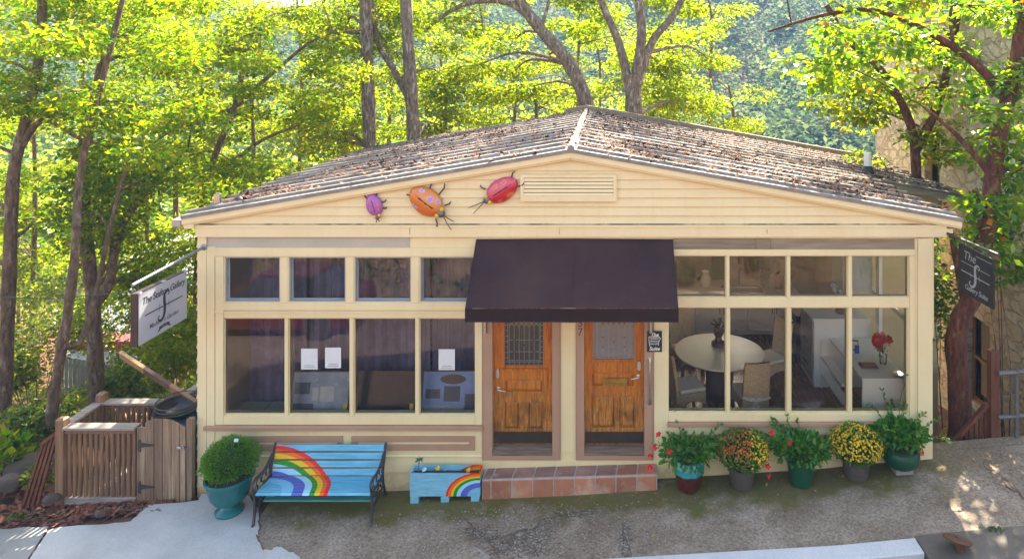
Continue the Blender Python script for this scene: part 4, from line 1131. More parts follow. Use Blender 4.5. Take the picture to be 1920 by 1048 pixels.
mum(gp(1.98,-.33), 'mum in a brown pot, orange and rust blossoms turning yellow on its right side', nurs, (.37,.34,.255), .52, 900,
    lambda d, r: (0 if d.x > .30+r.normal()*.12 else (1 if d.z > .28+r.normal()*.22 else 2)), 3)
nm2 = [(.155,0),(.16,.03),(.17,.06),(.175,.12),(.185,.13),(.19,.22),(.20,.23),(.205,.275)]
mum(gp(3.66,-.29), 'round yellow mum covered in bright blossoms in a brown pot', nm2, (.375,.34,.25), .47, 1000, lambda d, r: 0 if r.uniform() < .93 else 2, 4)
def vine(c, label, seed, rad, zc, n, nfl, potfn, trail=10, flow=None, tall=None):
    t = thing('potted_plant', label, 'potted plant', c, group='flower pots standing along the wall under the window')
    potfn(t, c); r = np.random.default_rng(seed); cc = Vector((c[0],c[1],c[2]+zc))
    k = bush(r, cc, rad, int(n*1.35), .095, .058, .35, .2, .2); st = MB()
    for i in range(trail):
        a = r.uniform(0,6.28) if tall is None or i > 1 else 1.4
        ln = r.uniform(.25,.5); p = cc+Vector((math.cos(a)*rad[0]*.6, math.sin(a)*rad[1]*.5, rad[2]*.3)); d = Vector((math.cos(a)*.8, math.sin(a)*.4-.1, r.uniform(.1,.9))).normalized(); pts = [p.copy()]
        if tall is not None and i == 0: d = Vector((.02,.0,1)); ln = tall
        for j in range(7):
            p = p+d*ln/7; d = (d+Vector((r.normal()*.12, r.normal()*.08, -.06 if not (tall is not None and i == 0) else 0))).normalized(); pts.append(p.copy())
            for q in range(2 if not (tall is not None and i == 0 and 2 < j < 6) else 0): leaf(k, p, (d+rand_dir(r,.1)*.9), rand_dir(r,.6), r.uniform(.05,.085), .035)
        st.tube(pts, .004, 4)
    k.build('foliage', DKGREEN, t, fix=False); st.build('stems', M['stem'], t)
    for q in range(nfl):
        f = flow[q] if flow and q < len(flow) else None
        p = W(*f) if f else cc+Vector((r.normal()*rad[0], -rad[1], r.normal()*rad[2]))
        k = MB(); flower_head(k, p, .052, (r.normal()*.4,-1,r.normal()*.4+.1), r); flower_head(k, p+Vector((0,-.01,0)), .03, (r.normal()*.4,-1,.2), r)
        s = MB(); 
        fl = k.build('flower', M['red_petal'], t, fix=False)
    return t
def pot_oct(t, c):
    pot(t, c, [(.13,-.02),(.16,.02),(.20,.19),(.225,.27)], M['oxblood'], 8, R(22.5), smooth=False, inner=False, part='pot')
    pot(t, c, [(.222,.255),(.236,.27),(.245,.36),(.225,.42),(.215,.44)], M['aqua_glaze'], 8, R(22.5), smooth=False, part='pot_rim'); soil(t, (c[0],c[1],c[2]+.40), .18)
vine(gp(1.20,-.30), 'red flowering vine in eight sided aqua topped oxblood pot', 11, (.43,.30,.19), .52, 330, 5, pot_oct, 16,
     [(1234,813,-.38),(1220,852,-.45),(1254,845,-.50),(1228,838,-.4),(1219,876,-.42)])
def pot_green(t, c):
    pot(t, c, [(.15,0),(.16,.03),(.185,.18),(.205,.33),(.225,.335),(.228,.385),(.215,.39)], M['green_plastic'], 28); soil(t, (c[0],c[1],c[2]+.36), .19)
vine(gp(2.84,-.33), 'red flowering vine in plain dark green plastic pot between two mums', 12, (.45,.30,.19), .50, 430, 4, pot_green, 16,
     [(1446,811,-.3),(1479,828,-.5),(1439,873,-.5),(1441,892,-.5)])
def pot_ball(t, c):
    k = MB(); k.obox((c[0]+.02, c[1], c[2]+.03), (.26,.2,.075), (0,0,.1)); k.build('brick_foot', M['old_concrete'], t, bevel=.006)
    z = c[2]+.07
    pot(t, (c[0],c[1],z), [(.12,0),(.19,.03),(.235,.09),(.262,.17),(.265,.22),(.25,.265),(.268,.28),(.27,.31)], M['green_plastic'], 56, rib=1); soil(t, (c[0],c[1],z+.27), .22)
vine(gp(4.32,-.26), 'leafy vine in ribbed round green pot raised on a block by the corner', 13, (.40,.30,.19), .53, 480, 2, pot_ball, 14,
     [(1722,838,-.42),(1728,848,-.40)], tall=.75)

# ---- hanging signs
M['sign_white'] = pm('satin_sign_white', (.38,.38,.41), (.33,.33,.37), 1.5, .45)
M['sign_ink'] = pm('sign_ink', (.015,.014,.016), (.02,.02,.02), 5, .5)
M['sign_edge'] = pm('dark_brown_sign_box', (.045,.025,.022), (.06,.035,.03), 5, .45)
sg = thing('hanging_sign', 'white box sign hanging from grey pole at left corner of the gallery', 'sign', W(380,463,0))
A, B = W(350,507,-.33), W(258,551,-1.37)                      # top inner and top outer corner
uu = (B-A); uu.z = 0; wdt = uu.length; uu.normalize(); nn = Vector((uu.y, -uu.x, 0)); nn = -nn if nn.x < 0 else nn
ux = -uu                                                        # reading direction, outer edge to inner edge
tilt = (A.z-B.z)/wdt
ux = Vector((ux.x, ux.y, tilt)).normalized(); vz = Vector((0,0,1)); hgt = .70
O = (A+B)/2-vz*hgt/2
k = MB(); k.prism([(-wdt/2,-hgt/2),(wdt/2,-hgt/2),(wdt/2,hgt/2),(-wdt/2,hgt/2)], O-nn*.095, ux, vz, nn*.093); k.build('sign_box', M['sign_edge'], sg, bevel=.006)
k = MB(); e = .012; k.prism([(-wdt/2+e,-hgt/2+e),(wdt/2-e,-hgt/2+e),(wdt/2-e,hgt/2-e),(-wdt/2+e,hgt/2-e)], O-nn*.0015, ux, vz, nn*.012); face = k.build('sign_panel', M['sign_white'], sg, bevel=.003)
k = MB(); fo = O+nn*.0125
put_text(k, 'The Stafton Gallery', fo+vz*.215, ux, vz, .125, .22, .93, .0018)
put_text(k, "Madison's Garden", fo-vz*.165, ux, vz, .085, .22, 1.0, .0008)
def strip(k, pts, ws, o, u, v):
    o, u, v = Vector(o), Vector(u), Vector(v); V = []
    for i, p in enumerate(pts):
        a, b = pts[max(i-1,0)], pts[min(i+1,len(pts)-1)]; dx, dy = b[0]-a[0], b[1]-a[1]; L = math.hypot(dx,dy) or 1; nx_, ny_ = -dy/L, dx/L
        for s in (1,-1): V.append(o+u*(p[0]+nx_*ws[i]*s)+v*(p[1]+ny_*ws[i]*s))
    k.add(V, [(2*i,2*i+1,2*i+3,2*i+2) for i in range(len(pts)-1)])
def S_logo(k, o, u, v, s, hw):
    raw = [(.15,.205),(.19,.225),(.195,.275),(.15,.305),(.09,.295),(.045,.25),(.03,.18),(.035,.09),(.045,0),(.045,-.09),(.03,-.18),(-.015,-.25),(-.08,-.285),(-.15,-.27),(-.18,-.225),(-.165,-.18),(-.125,-.185)]
    sp_ = smooth_path([(p[0]-.03,p[1],0) for p in raw], 4); m = len(sp_); s6 = .62*s
    pts = [(p.x*s6,p.y*s6) for p in sp_]; ws = [s6*(.012+.034*math.sin(math.pi*i/(m-1))**2) for i in range(m)]
    strip(k, pts, ws, o, u, v)
    strip(k, [(-hw,0),(-.03*s,0)], [.008*s,.009*s], o, u, v); strip(k, [(.03*s,0),(hw,0)], [.009*s,.008*s], o, u, v)
    for x in (-.10*s, .10*s): strip(k, [(x,-.05*s),(x,.05*s)], [.004*s,.004*s], o, u, v)
S_logo(k, fo+vz*.02, ux, vz, 1.0, .40)
rb_ = [(-.11+.22*i/10, -.262+.014*math.sin(math.pi*i/10)) for i in range(11)]; strip(k, rb_, [.022]*11, fo, ux, vz)
strip(k, [(-.13,-.29),(-.09,-.275)], [.012]*2, fo, ux, vz); strip(k, [(.13,-.29),(.09,-.275)], [.012]*2, fo, ux, vz)
k.build('lettering', M['sign_ink'], face, fix=False)
k = MB(); put_text(k, 'EST. 2018', fo-vz*.252+nn*.001, ux, vz, .026); k.build('ribbon_lettering', M['sign_white'], face, fix=False)
k = MB(); P0, P1 = W(383,463,-.02), W(248,535,-1.52); k.tube([P0, P1], .022, 10); k.lathe([(.05,0),(.05,.015),(.022,.03)], P0, 12, Matrix.Rotation(R(90),3,'X')); k.build('bracket_pole', pm('grey_pole', (.20,.22,.23), (.28,.30,.31), 6, .4, metal=.5), sg, smooth=True)
for q in (.12, .5, .88):
    p = A.lerp(B, q)-nn*.08; t_ = (p.y-P0.y)/(P1.y-P0.y); pp = P0.lerp(P1, t_); k = MB(); k.tube([p, (p.x,p.y,max(pp.z,p.z+.03))], .006, 6); k.build('hanger', M['black_iron'], sg)
for q in (0.03, .5, .97):
    k = MB(); p = A.lerp(B, q); k.obox(p+nn*.0-vz*.004, (.05,.05,.035), Matrix((ux, nn, vz)).transposed()); k.build('clip', M['sign_white'], sg, bevel=.004)

M['sign_black'] = pm('matt_black_sign', (.009,.008,.008), (.014,.012,.011), 3, .6)
M['chalk'] = pm('silver_lettering', (.34,.33,.32), (.26,.25,.24), 14, .6)
sg = thing('hanging_sign', 'black sign with silver lettering hanging at right corner of the gallery', 'sign', W(1776,437,0))
A, B = W(1797,455,-.33), W(1862,487,-1.05)
uu = (B-A); uu.z = 0; wdt = uu.length; uu.normalize(); nn = Vector((uu.y,-uu.x,0)); nn = -nn if nn.x > 0 else nn
ux = Vector((uu.x, uu.y, (B.z-A.z)/wdt)).normalized(); hgt = .68; O = (A+B)/2-vz*hgt/2
k = MB(); k.prism([(-wdt/2,-hgt/2),(wdt/2,-hgt/2),(wdt/2,hgt/2),(-wdt/2,hgt/2)], O-nn*.03, ux, vz, nn*.03); face = k.build('sign_panel', M['sign_black'], sg, bevel=.004)
k = MB(); fo = O+nn*.0025
S_logo(k, fo-vz*.03, ux, vz, .9, .30); put_text(k, 'The', fo+vz*.21-ux*.12, ux, vz, .17, .2); put_text(k, 'Gallery Suite', fo-vz*.235+ux*.02, ux, vz, .105, .2, .9, .001)
strip(k, [(-.3,.10),(.3,.10)], [.004,.004], fo, ux, vz); strip(k, [(0.02,.27),(.34,.27)], [.004,.004], fo, ux, vz)
k.build('lettering', M['chalk'], face, fix=False)
P0, P1 = W(1774,437,-.02), W(1872,478,-1.15)
k = MB(); k.tube([P0, P1], .022, 10); k.build('bracket_pole', M['black_iron'], sg, smooth=True)
for q in (.15,.85):
    p = A.lerp(B, q)-nn*.015; t_ = (p.y-P0.y)/(P1.y-P0.y); pp = P0.lerp(P1, t_); k = MB(); k.tube([p, (p.x,p.y,max(pp.z,p.z+.03))], .006, 6); k.build('hanger', M['black_iron'], sg)

# small black plaque by the right door
pq = thing('wall_plaque', 'small black plaque with white chalk lettering beside the right door', 'sign', (fx(1226.5), -.05, fz(637)))
k = MB(); k.box(fx(1213), fx(1240.5), -.062, -.046, fz(656.5), fz(618)); face = k.build('board', M['sign_black'], pq, bevel=.003)
k = MB(); o_ = Vector((fx(1226.7), -.0635, 0)); U, V_ = (1,0,0), (0,0,1)
put_text(k, 'The', o_+vz*fz(624.5), U, V_, .075, .2, 1, .002); put_text(k, 'Suite', o_+vz*fz(650.5), U, V_, .08, .2, 1, .002)
for s_, py in (('EUREKA', 631.5), ('SPRINGS', 636.5), ('GALLERY', 641.5)): put_text(k, s_, o_+vz*fz(py), U, V_, .034, 0, 1, .0006)
def poly_line(k, pts, w): 
    for a, b in zip(pts, pts[1:]): strip(k, [a, b], [w, w], (o_.x, o_.y, 0), U, V_)
poly_line(k, [(-.085,fz(628)),(.075,fz(628)),(.07,fz(630.5)),(.09,fz(631)),(.055,fz(640)),(.06,fz(645))], .004)
poly_line(k, [(-.085,fz(628)),(-.08,fz(639)),(-.07,fz(646))], .004)
k.build('lettering', M['white'], face, fix=False)

# ---- ladybug sculptures on the gable
def ladybug(label, c, head_ang, L, Wd, cols, spots, antenna, legs, spotm, head=True):
    """head_ang: direction of the head in the wall plane, degrees from +X"""
    t = thing('ladybug_sculpture', label, 'sculpture', c, group='painted metal ladybugs on the gable wall')
    a = R(head_ang); u = Vector((math.cos(a),0,math.sin(a))); w_ = Vector((-math.sin(a),0,math.cos(a))); o = Vector((0,-1,0)); C_ = Vector(c)
    k = MB(); nu, nv = 44, 22; V = []; F = []
    for i in range(nv+1):
        th = math.pi/2*(i/nv)
        for j in range(nu):
            ph = 2*math.pi*j/nu; x = math.cos(ph)*math.sin(th); y = math.sin(ph)*math.sin(th); hh = math.cos(th)
            groove = .12*math.exp(-(y/.045)**2)*(1 if x < .75 else 0)
            X = x*L/2*(1-.10*x); Y = y*Wd/2*(1-.12*max(0,x)**2)
            V.append(C_+u*X+w_*Y+o*(.02+(hh*(1-groove))*Wd*.30))
    for i in range(nv):
        for j in range(nu):
            q = [i*nu+j, i*nu+(j+1)%nu, (i+1)*nu+(j+1)%nu, (i+1)*nu+j]; th = math.pi/2*((i+.5)/nv); ph = 2*math.pi*(j+.5)/nu
            x, y = math.cos(ph)*math.sin(th), math.sin(ph)*math.sin(th); m = 0 if y > 0 else 1
            if abs(y) < .035: m = 2
            for sx, sy, sr in spots:
                d = math.hypot(x-sx, (y-sy))
                if d < sr: m = 3
                if sr*.72 < d < sr: m = 4
            k.cur = m; k.add([], []); k.f.append(tuple(q)); k.m.append(m)
    k.v = [tuple(p) for p in V]
    base = [C_+u*0+o*.019]
    k.build('shell', [cols[0], cols[1], M['black_paint'], spotm[0], spotm[1]], t, smooth=True)
    k = MB(); hs = Wd*.27
    k.ell(C_+u*(L*.47)+o*(.02+hs*.35), (hs*.62,hs*.45,hs*.62), 12, 8); hd = k.build('head', M['bug_head'], t, smooth=True)
    k = MB()
    for s in (-1,1): k.ell(C_+u*(L*.43)+w_*(s*hs*.55)+o*(.03+hs*.45), (hs*.33,hs*.25,hs*.33), 8, 6)
    k.build('cheek_patch', M['bug_yellow'], hd, smooth=True)
    k = MB()
    for d1, l1 in antenna:
        b = R(head_ang+d1); e = Vector((math.cos(b),0,math.sin(b))); p = C_+u*(L*.53)+o*.05
        k.tube([p, p+e*l1*.5+o*.04, p+e*l1+o*.03], [.009,.007,.006], 6)
    if antenna: k.build('antennae', M['bug_dark'], t, smooth=True)
    for (lx, ly, dirr, ll) in legs:
        k = MB(); p = C_+u*(lx*L/2)+w_*(ly*Wd/2)+o*.03; b = R(dirr); e = Vector((math.cos(b),0,math.sin(b)))
        q1 = p+e*ll*.65+o*.02; b2 = R(dirr+35*(1 if ly > 0 else -1)); q2 = q1+Vector((math.cos(b2),0,math.sin(b2)))*ll*.35
        k.tube([p, q1, q2], [.013,.012,.010], 6); k.build('leg', M['bug_dark'], t, smooth=True)
    return t
M['bug_dark'] = pm('bug_dark_metal', (.05,.035,.02), (.09,.06,.03), 12, .5)
M['bug_head'] = pm('bug_head_paint', (.10,.06,.12), (.22,.18,.14), 14, .4)
M['bug_yellow'] = pm('bug_yellow', (.72,.52,.03), (.6,.40,.02), 9, .4)
bp = lambda n, c, d: pm(n, c, d, 4, .32, spec=.6)
M['lil'] = bp('lilac_dot', (.42,.26,.55), (.38,.22,.5)); M['lil2'] = bp('pale_lilac_ring', (.55,.38,.6), (.5,.33,.55))
ladybug('small purple and pink ladybug sculpture high on the gable wall', (fx(704.5),-.03,fz(385)), -72, .35, .245,
        [bp('bug_violet',(.36,.12,.42),(.42,.10,.30)), bp('bug_pink',(.46,.10,.28),(.36,.12,.42))], [(-.1,.55,.10),(.35,.5,.09),(.1,-.5,.09)], [(-30,.06),(25,.06)],
        [(-.7,.45,65,.16),(-.75,-.5,130,.09),(-.1,1.0,20,.09),(.4,.9,0,.07)], [bp('bug_coral',(.6,.25,.12),(.55,.2,.1))]*2)
ladybug('large orange ladybug sculpture with lilac spots, middle of the three', (fx(803),-.03,fz(378)), -37, .56, .40,
        [bp('bug_orange',(.62,.20,.03),(.68,.27,.08)), bp('bug_deep_orange',(.64,.17,.012),(.58,.14,.01))], [(-.55,.55,.13),(.05,.45,.2),(.5,.62,.15),(-.35,-.72,.16)], [(-22,.26),(8,.2)],
        [(-.35,.95,65,.17),(.25,1.0,50,.2),(-.95,-.3,180,.06),(.85,.6,20,.12),(.9,-.6,-70,.12)], [M['lil'], M['lil2']])
ladybug('bright red and pink ladybug sculpture nearest the louvred vent', (fx(940),-.03,fz(356.5)), 213, .52, .345,
        [bp('bug_crimson',(.55,.018,.03),(.5,.012,.02)), bp('bug_rose',(.56,.07,.16),(.6,.09,.14))], [(-.45,-.5,.17),(.1,-.6,.17),(-.35,.72,.19),(.35,.75,.16)], [(-12,.26),(14,.25)],
        [(-.9,-.4,75,.13),(-.95,.5,20,.12),(.7,-.85,150,.10)], [bp('bug_orange_dot',(.62,.16,.06),(.58,.12,.05)), bp('bug_orange_ring',(.66,.27,.07),(.62,.22,.05))])

# ---- deck railing, gate and clutter at the left corner
M['deckwood'] = wood_mat('weathered_deck_wood', (.25,.14,.075), (.15,.082,.043), (.31,.22,.14), 'z', 1, .45, patch=.62, island=.22)
M['caprail'] = wood_mat('grey_cap_rail', (.36,.31,.28), (.25,.20,.17), (.22,.14,.09), 'x', 1, .5, island=.15)
M['gatewood'] = wood_mat('grey_gate_boards', (.30,.195,.12), (.19,.12,.07), (.40,.29,.19), 'z', 1.0, .5, patch=.55, island=.25)
M['redstain'] = wood_mat('red_stained_wood', (.17,.06,.03), (.10,.035,.018), (.23,.11,.055), 'z', 1, .5, island=.2)
gb = -.27
fnc = thing('deck_railing', 'weathered wooden deck railing with round balusters left of the gate', 'railing', (-7.5, .2, gb))
def post(x, y, z0, z1, s=.125, parent=fnc, mat='deckwood'):
    k = MB(); k.obox((x,y,(z0+z1)/2), (s,s,z1-z0)); k.lathe([(s*.70,0),(s*.35,.025),(.001,.03)], (x,y,z1-.002), 4, None, R(45)); k.build('post', M[mat], parent, bevel=.006)
FX0, FX1, FY, FY2 = -8.12, -7.0, -.11, .62
post(FX0, FY, gb-.1, .97); post(FX0+.05, FY2, gb-.4, .99, .12); post(-6.95, FY2, gb-.3, .97, .14)
def balrow(x0, y0, x1, y1, z0, z1, n):
    for i in range(n):
        q = (i+.5)/n; k = MB(); x, y = x0+(x1-x0)*q, y0+(y1-y0)*q; k.tube([(x,y,z0),(x+random.uniform(-.006,.006),y,z1)], .029, 8); k.build('baluster', M['deckwood'], fnc, smooth=True)
balrow(FX0+.07, FY, FX1-.0, FY, gb+.07, .80, 13); balrow(FX0+.04, FY+.06, FX0+.05, FY2-.06, gb+.1, .80, 6); balrow(FX0+.1, FY2, -7.02, FY2, gb+.1, .80, 12)
k = MB(); k.box(FX0+.065, FX1, FY-.05, FY+.02, gb-.02, gb+.085); k.build('bottom_rail', M['caprail'], fnc, bevel=.005)
k = MB(); k.box(FX0+.065, FX1, FY-.045, FY+.02, .765, .835); k.build('top_rail', M['deckwood'], fnc, bevel=.005)
k = MB(); k.box(FX0+.065, FX1+.01, FY-.09, FY+.07, .836, .875); k.build('cap_rail', M['caprail'], fnc, bevel=.006)
k = MB(); k.box(FX0-.05, FX0+.11, FY+.072, FY2-.062, .838, .877); k.build('cap_rail', M['caprail'], fnc, bevel=.006)
k = MB(); k.box(FX0+.112, -7.02, FY2-.08, FY2+.08, .836, .875); k.build('cap_rail', M['caprail'], fnc, bevel=.006)
k = MB(); k.box(FX0+.112, -7.02, FY2-.02, FY2+.02, .765, .835); k.build('top_rail', M['deckwood'], fnc, bevel=.005)
k = MB(); k.beam((-6.9,FY2+.1,.86),(-6.35,FY2+2.2,1.0), .14, .04); k.build('cap_rail', M['caprail'], fnc)
for i in range(12):
    q = (i+.5)/12; k = MB(); x, y = -6.9+.55*q, FY2+.1+2.1*q; k.tube([(x,y,.0),(x,y,.86+.12*q)], .03, 6); k.build('baluster', M['deckwood'], fnc)
k = MB(); k.box(FX0, -6.3, FY+.03, FY2+2.2, gb-.06, gb+.01); k.build('deck_boards', M['caprail'], fnc)
sr = thing('stair_railing', 'dark red slanting stair railing beside the left deck post', 'railing', (-8.4,-.2,gb-.2))
k = MB(); k.beam((-8.16,FY+.02,.80),(-8.42,FY+.0,.60), .09, .05); k.build('hand_rail', M['redstain'], sr)
for i in range(4):
    k = MB(); x = -8.2-.07*i; k.beam((x,FY+.0,.74-.05*i),(x-.26,FY-.05,-.32), .035, .035, (0,1,0)); k.build('baluster', M['redstain'], sr)
gt = thing('garden_gate', 'arched gate of grey vertical boards with black strap hinges', 'gate', (-6.62,-.13,gb))
xs_ = [-6.985,-6.855,-6.725,-6.60,-6.47,-6.345,-6.255]
top = lambda x: .995-.35*((x+6.62)/.36)**2*.42
k = MB(); rg = random.Random(2)
for i, (a, b) in enumerate(zip(xs_, xs_[1:])):
    e = .004; j = rg.uniform(-.004,.004); z0 = gb-.03
    ts = [(a+e)+(b-a-2*e)*q/4 for q in range(5)]
    tp = (lambda x: .86) if i == 0 else top
    k.prism([(a+e,z0+rg.uniform(0,.02)),(b-e,z0)]+[(x,tp(x)) for x in reversed(ts)], (0,-.155+j,0), (1,0,0), (0,0,1), (0,.024,0))
k.build('boards', M['gatewood'], gt, bevel=.003)
k = MB(); k.box(-6.97,-6.27,-.128,-.09,.52,.62); k.box(-6.97,-6.27,-.128,-.09,-.1,.0); k.build('ledge', M['gatewood'], gt)
for z in (.60,-.02):
    k = MB(); k.prism([(-.09,-.08),(-.05,-.10),(-.045,-.03),(.16,-.008),(.16,.012),(-.045,.035),(-.05,.09),(-.09,.07)], (-6.87,-.164,z), (1,0,0), (0,0,1), (0,.008,0)); k.build('strap_hinge', M['black_iron'], gt)
k = MB(); k.obox((-6.34,-.17,.57),(.07,.015,.035)); k.tube([(-6.37,-.175,.58),(-6.30,-.185,.56)], .008, 6); k.obox((-6.28,-.17,.57),(.03,.02,.05)); k.build('latch', M['steel'], gt, bevel=.003)
gp_ = thing('gate_post', 'narrow weathered gate post against the gallery corner', 'post', (-6.21,-.11,gb))
k = MB(); k.box(-6.245,-6.165,-.15,-.065,gb-.1,.98); k.build('post', M['gatewood'], gp_, bevel=.005)
# fire bowl on a bin behind the gate
fb = thing('fire_bowl', 'round black metal fire bowl with mesh rim behind the gate', 'fire bowl', (-6.62,.18,.98))
cb = Vector((-6.58,.20,.83))
k = MB(); k.lathe([(.06,0),(.18,.03),(.28,.10),(.33,.16),(.36,.165),(.36,.175),(.325,.175),(.27,.115),(.17,.05),(.001,.03)], cb, 36); k.build('bowl', pm('glossy_black_enamel', (.012,.012,.014), (.02,.02,.022), 4, .22), fb, smooth=True)
k = MB()
for zz in (.20,.26): k.tube([cb+Vector((.31*math.cos(a),.31*math.sin(a),zz)) for a in [i*math.pi/18 for i in range(37)]], .008, 5)
for i in range(60):
    a = i*math.pi/30; k.tube([cb+Vector((.31*math.cos(a),.31*math.sin(a),.2)), cb+Vector((.31*math.cos(a+.12),.31*math.sin(a+.12),.26))], .003, 3); k.tube([cb+Vector((.31*math.cos(a),.31*math.sin(a),.2)), cb+Vector((.31*math.cos(a-.12),.31*math.sin(a-.12),.26))], .003, 3)
k.build('mesh_rim', M['black_iron'], fb)
bn = thing('storage_bin', 'grey blue lidded bin under the black fire bowl', 'bin', (-6.55,.2,gb))
k = MB(); k.lathe([(.25,0),(.26,.02),(.30,.98),(.31,.99)], (-6.55,.2,gb+.01), 20); k.build('body', pm('grey_blue_plastic', (.10,.15,.19), (.14,.19,.23), 3, .5), bn, smooth=True)
k = MB(); k.lathe([(.325,.992),(.325,1.03),(.30,1.065),(.001,1.08)], (-6.55,.2,gb+.01), 20); k.build('lid', pm('pale_blue_plastic', (.22,.30,.36), (.18,.25,.31), 3, .5), bn, smooth=True)
pk = thing('timber_plank', 'long leaning timber plank with a dark stained middle', 'plank', W(370,750,.5))
A, B = W(226,664,.75), W(380,764,.45); D_ = B-A
for n_, (a, b), c1, c2 in (('end_section',(0,.30),(.42,.27,.13),(.32,.19,.09)),('stained_section',(.30,.62),(.13,.075,.055),(.09,.05,.035)),('end_section',(.62,1),(.38,.20,.11),(.30,.15,.08))):
    k = MB(); k.beam(A+D_*a, A+D_*b, .05, .15, (0,-.5,1)); k.build(n_, wood_mat('plank_'+n_, c1, c2, None, 'x', 1, .5), pk)

# ---- right-hand side: stair rail, pipe rail, stand pipe, weed
sr = thing('stair_railing', 'red brown wooden stair railing going down beside the right corner', 'railing', W(1862,872,.45))
pt_ = W(1862,870,.42)
k = MB(); k.obox((pt_.x,.42,.95),(.13,.13,1.62)); k.build('post', M['redstain'], sr, bevel=.006)
a, b = W(1851,757,.47), W(1750,872,.62)
k = MB(); k.beam(a, b, .10, .05); k.build('hand_rail', M['redstain'], sr)
k = MB(); k.beam(a-Vector((0,0,.62)), b-Vector((0,0,.62)), .05, .10); k.build('bottom_rail', M['redstain'], sr)
for i in range(11):
    q = (i+.35)/11; p = a.lerp(b, q); k = MB(); k.obox((p.x,p.y,p.z-.36),(.05,.04,.70)); k.build('baluster', M['redstain'], sr)
pr = thing('pipe_railing', 'grey metal pipe railing at right edge of the pavement', 'railing', W(1907,830,.25))
k = MB(); q0 = W(1872,700,.3); y = .3
k.tube([(q0.x,y,q0.z),(q0.x+6,y,q0.z+.4)], .035, 8); k.tube([(q0.x,y,q0.z-.68),(q0.x+6,y,q0.z-.28)], .03, 8); k.build('rail', pm('galvanised_pipe', (.12,.115,.11), (.17,.165,.16), 6, .5, metal=.3), pr, smooth=True)
for x in (W(1906,800,.3).x, W(1906,800,.3).x+2):
    k = MB(); k.tube([(x,y,gz(x)-.05),(x,y,q0.z+.05+.03*(x-6))], .033, 8); k.build('post', bpy.data.materials['galvanised_pipe'], pr, smooth=True)
cb_ = thing('concrete_block', 'small square concrete footing below the right stair post', 'block', (W(1870,850,.2)))
k = MB(); p = W(1872,852,.14); k.obox((p.x,.16,p.z-.05),(.16,.16,.32)); k.box(p.x-.36,p.x-.09,.13,.22,p.z-.2,p.z-.02); k.build('block', M['old_concrete'], cb_, bevel=.012)
M['rust'] = pm('rusty_iron', (.10,.04,.022), (.17,.075,.035), 7, .85, .5, 40, c3=(.26,.13,.05), s3=6, p3=.62)
p = from_px([(1800,1038)], lambda x,y: pave(x,y)-.03, 0)[0]
sp = thing('standpipe', 'rusty iron standpipe with tilted disc cap at the kerb', 'standpipe', p)
Rt = Euler((R(-16), R(12), 0)).to_matrix()
k = MB(); k.lathe([(.055,-.2),(.055,.13),(.075,.14),(.075,.16)], p, 14); k.build('pipe', M['rust'], sp, smooth=True)
k = MB(); k.lathe([(.06,-.012),(.165,-.012),(.172,0),(.165,.012),(.09,.016),(.001,.018)], (p[0]-.035,p[1],p[2]+.18), 30, Rt); k.lathe([(.018,.016),(.016,.03),(.001,.034)], (p[0]-.04,p[1],p[2]+.18), 6, Rt); k.build('disc_cap', M['rust'], sp, smooth=True)
k = MB(); k.obox((p[0]+.02,p[1]-.03,p[2]-.06),(.24,.2,.1),(0,0,.2)); k.build('collar_block', M['old_concrete'], sp, bevel=.015)
r_ = np.random.default_rng(77)
p = from_px([(1862,994)], lambda x,y: pave(x,y), 0)[0]
wd_ = thing('weed', 'small green weed growing from joint behind the old kerb', 'weed', p)
k = MB()
for i in range(70):
    d = rand_dir(r_, .5); leaf(k, Vector(p)+Vector((r_.normal()*.07, r_.normal()*.03, .01)), d, rand_dir(r_,.6), r_.uniform(.03,.06), .02)
k.build('leaves', GREEN, wd_, fix=False)
# rocks by the mulch bank
M['rock'] = pm('grey_brown_rock', (.11,.08,.06), (.06,.045,.033), 3, .9, .6, 12)
def rock(c, s, label, seed):
    k = MB(); k.ell((0,0,0), (1,1,1), 12, 8)
    k.v = [tuple(Vector(v)*(1+.35*noise.noise(Vector(v)*1.3+Vector((seed,0,0))))) for v in k.v]
    k.v = [(c[0]+v[0]*s[0], c[1]+v[1]*s[1], c[2]+v[2]*s[2]) for v in k.v]
    t = thing('rock', label, 'rock', c, group='rocks on the mulch bank'); k.build('stone', M['rock'], t, smooth=True)
for i, (px, py, y, s, lab) in enumerate([(55,872,.6,(.40,.28,.10),'broad flat grey rock at back of the mulch bank'),(78,893,.2,(.10,.09,.08),'small brown rock beside the slanting stair railing'),(98,934,-.25,(.12,.10,.05),'pale flat stone at foot of the left deck post'),(20,905,.1,(.2,.16,.12),'half buried rock at far left of the mulch bank'),(186,963,-.7,(.07,.05,.04),'small orange brown stone at edge of the concrete')]):
    rock(W(px,py,y), s, lab, i*3.1)
# overhead cable
cb2 = tag(MB().tube([W(-40,556,2.5), W(100,560,2.3), W(262,546,1.5), W(372,528,.3)], .010, 5).build('cable', M['black_iron'], None), 'thin grey service cable crossing in front of the left trees', 'cable')
# ================================================================= inside the gallery, seen through the glass
FZ = .42
wf = wood_mat('dark_plank_floor', (.26,.11,.055), (.15,.06,.03), (.33,.17,.10), 'y', .6, .25)
f = MB(); f.box(BX0+.13, BX1-.13, .141, 5.295, FZ-.1, FZ); f.build('interior_floor', wf, bld)
ceil = MB(); ceil.box(BX0+.13, BX1-.13, .141, 5.295, 3.50, 3.56); ceil.build('ceiling', M['white'], bld)
pw = MB(); pw.box(-.42, -.30, .15, 5.294, FZ, 3.49); pw.build('partition_wall', M['cream'], bld)
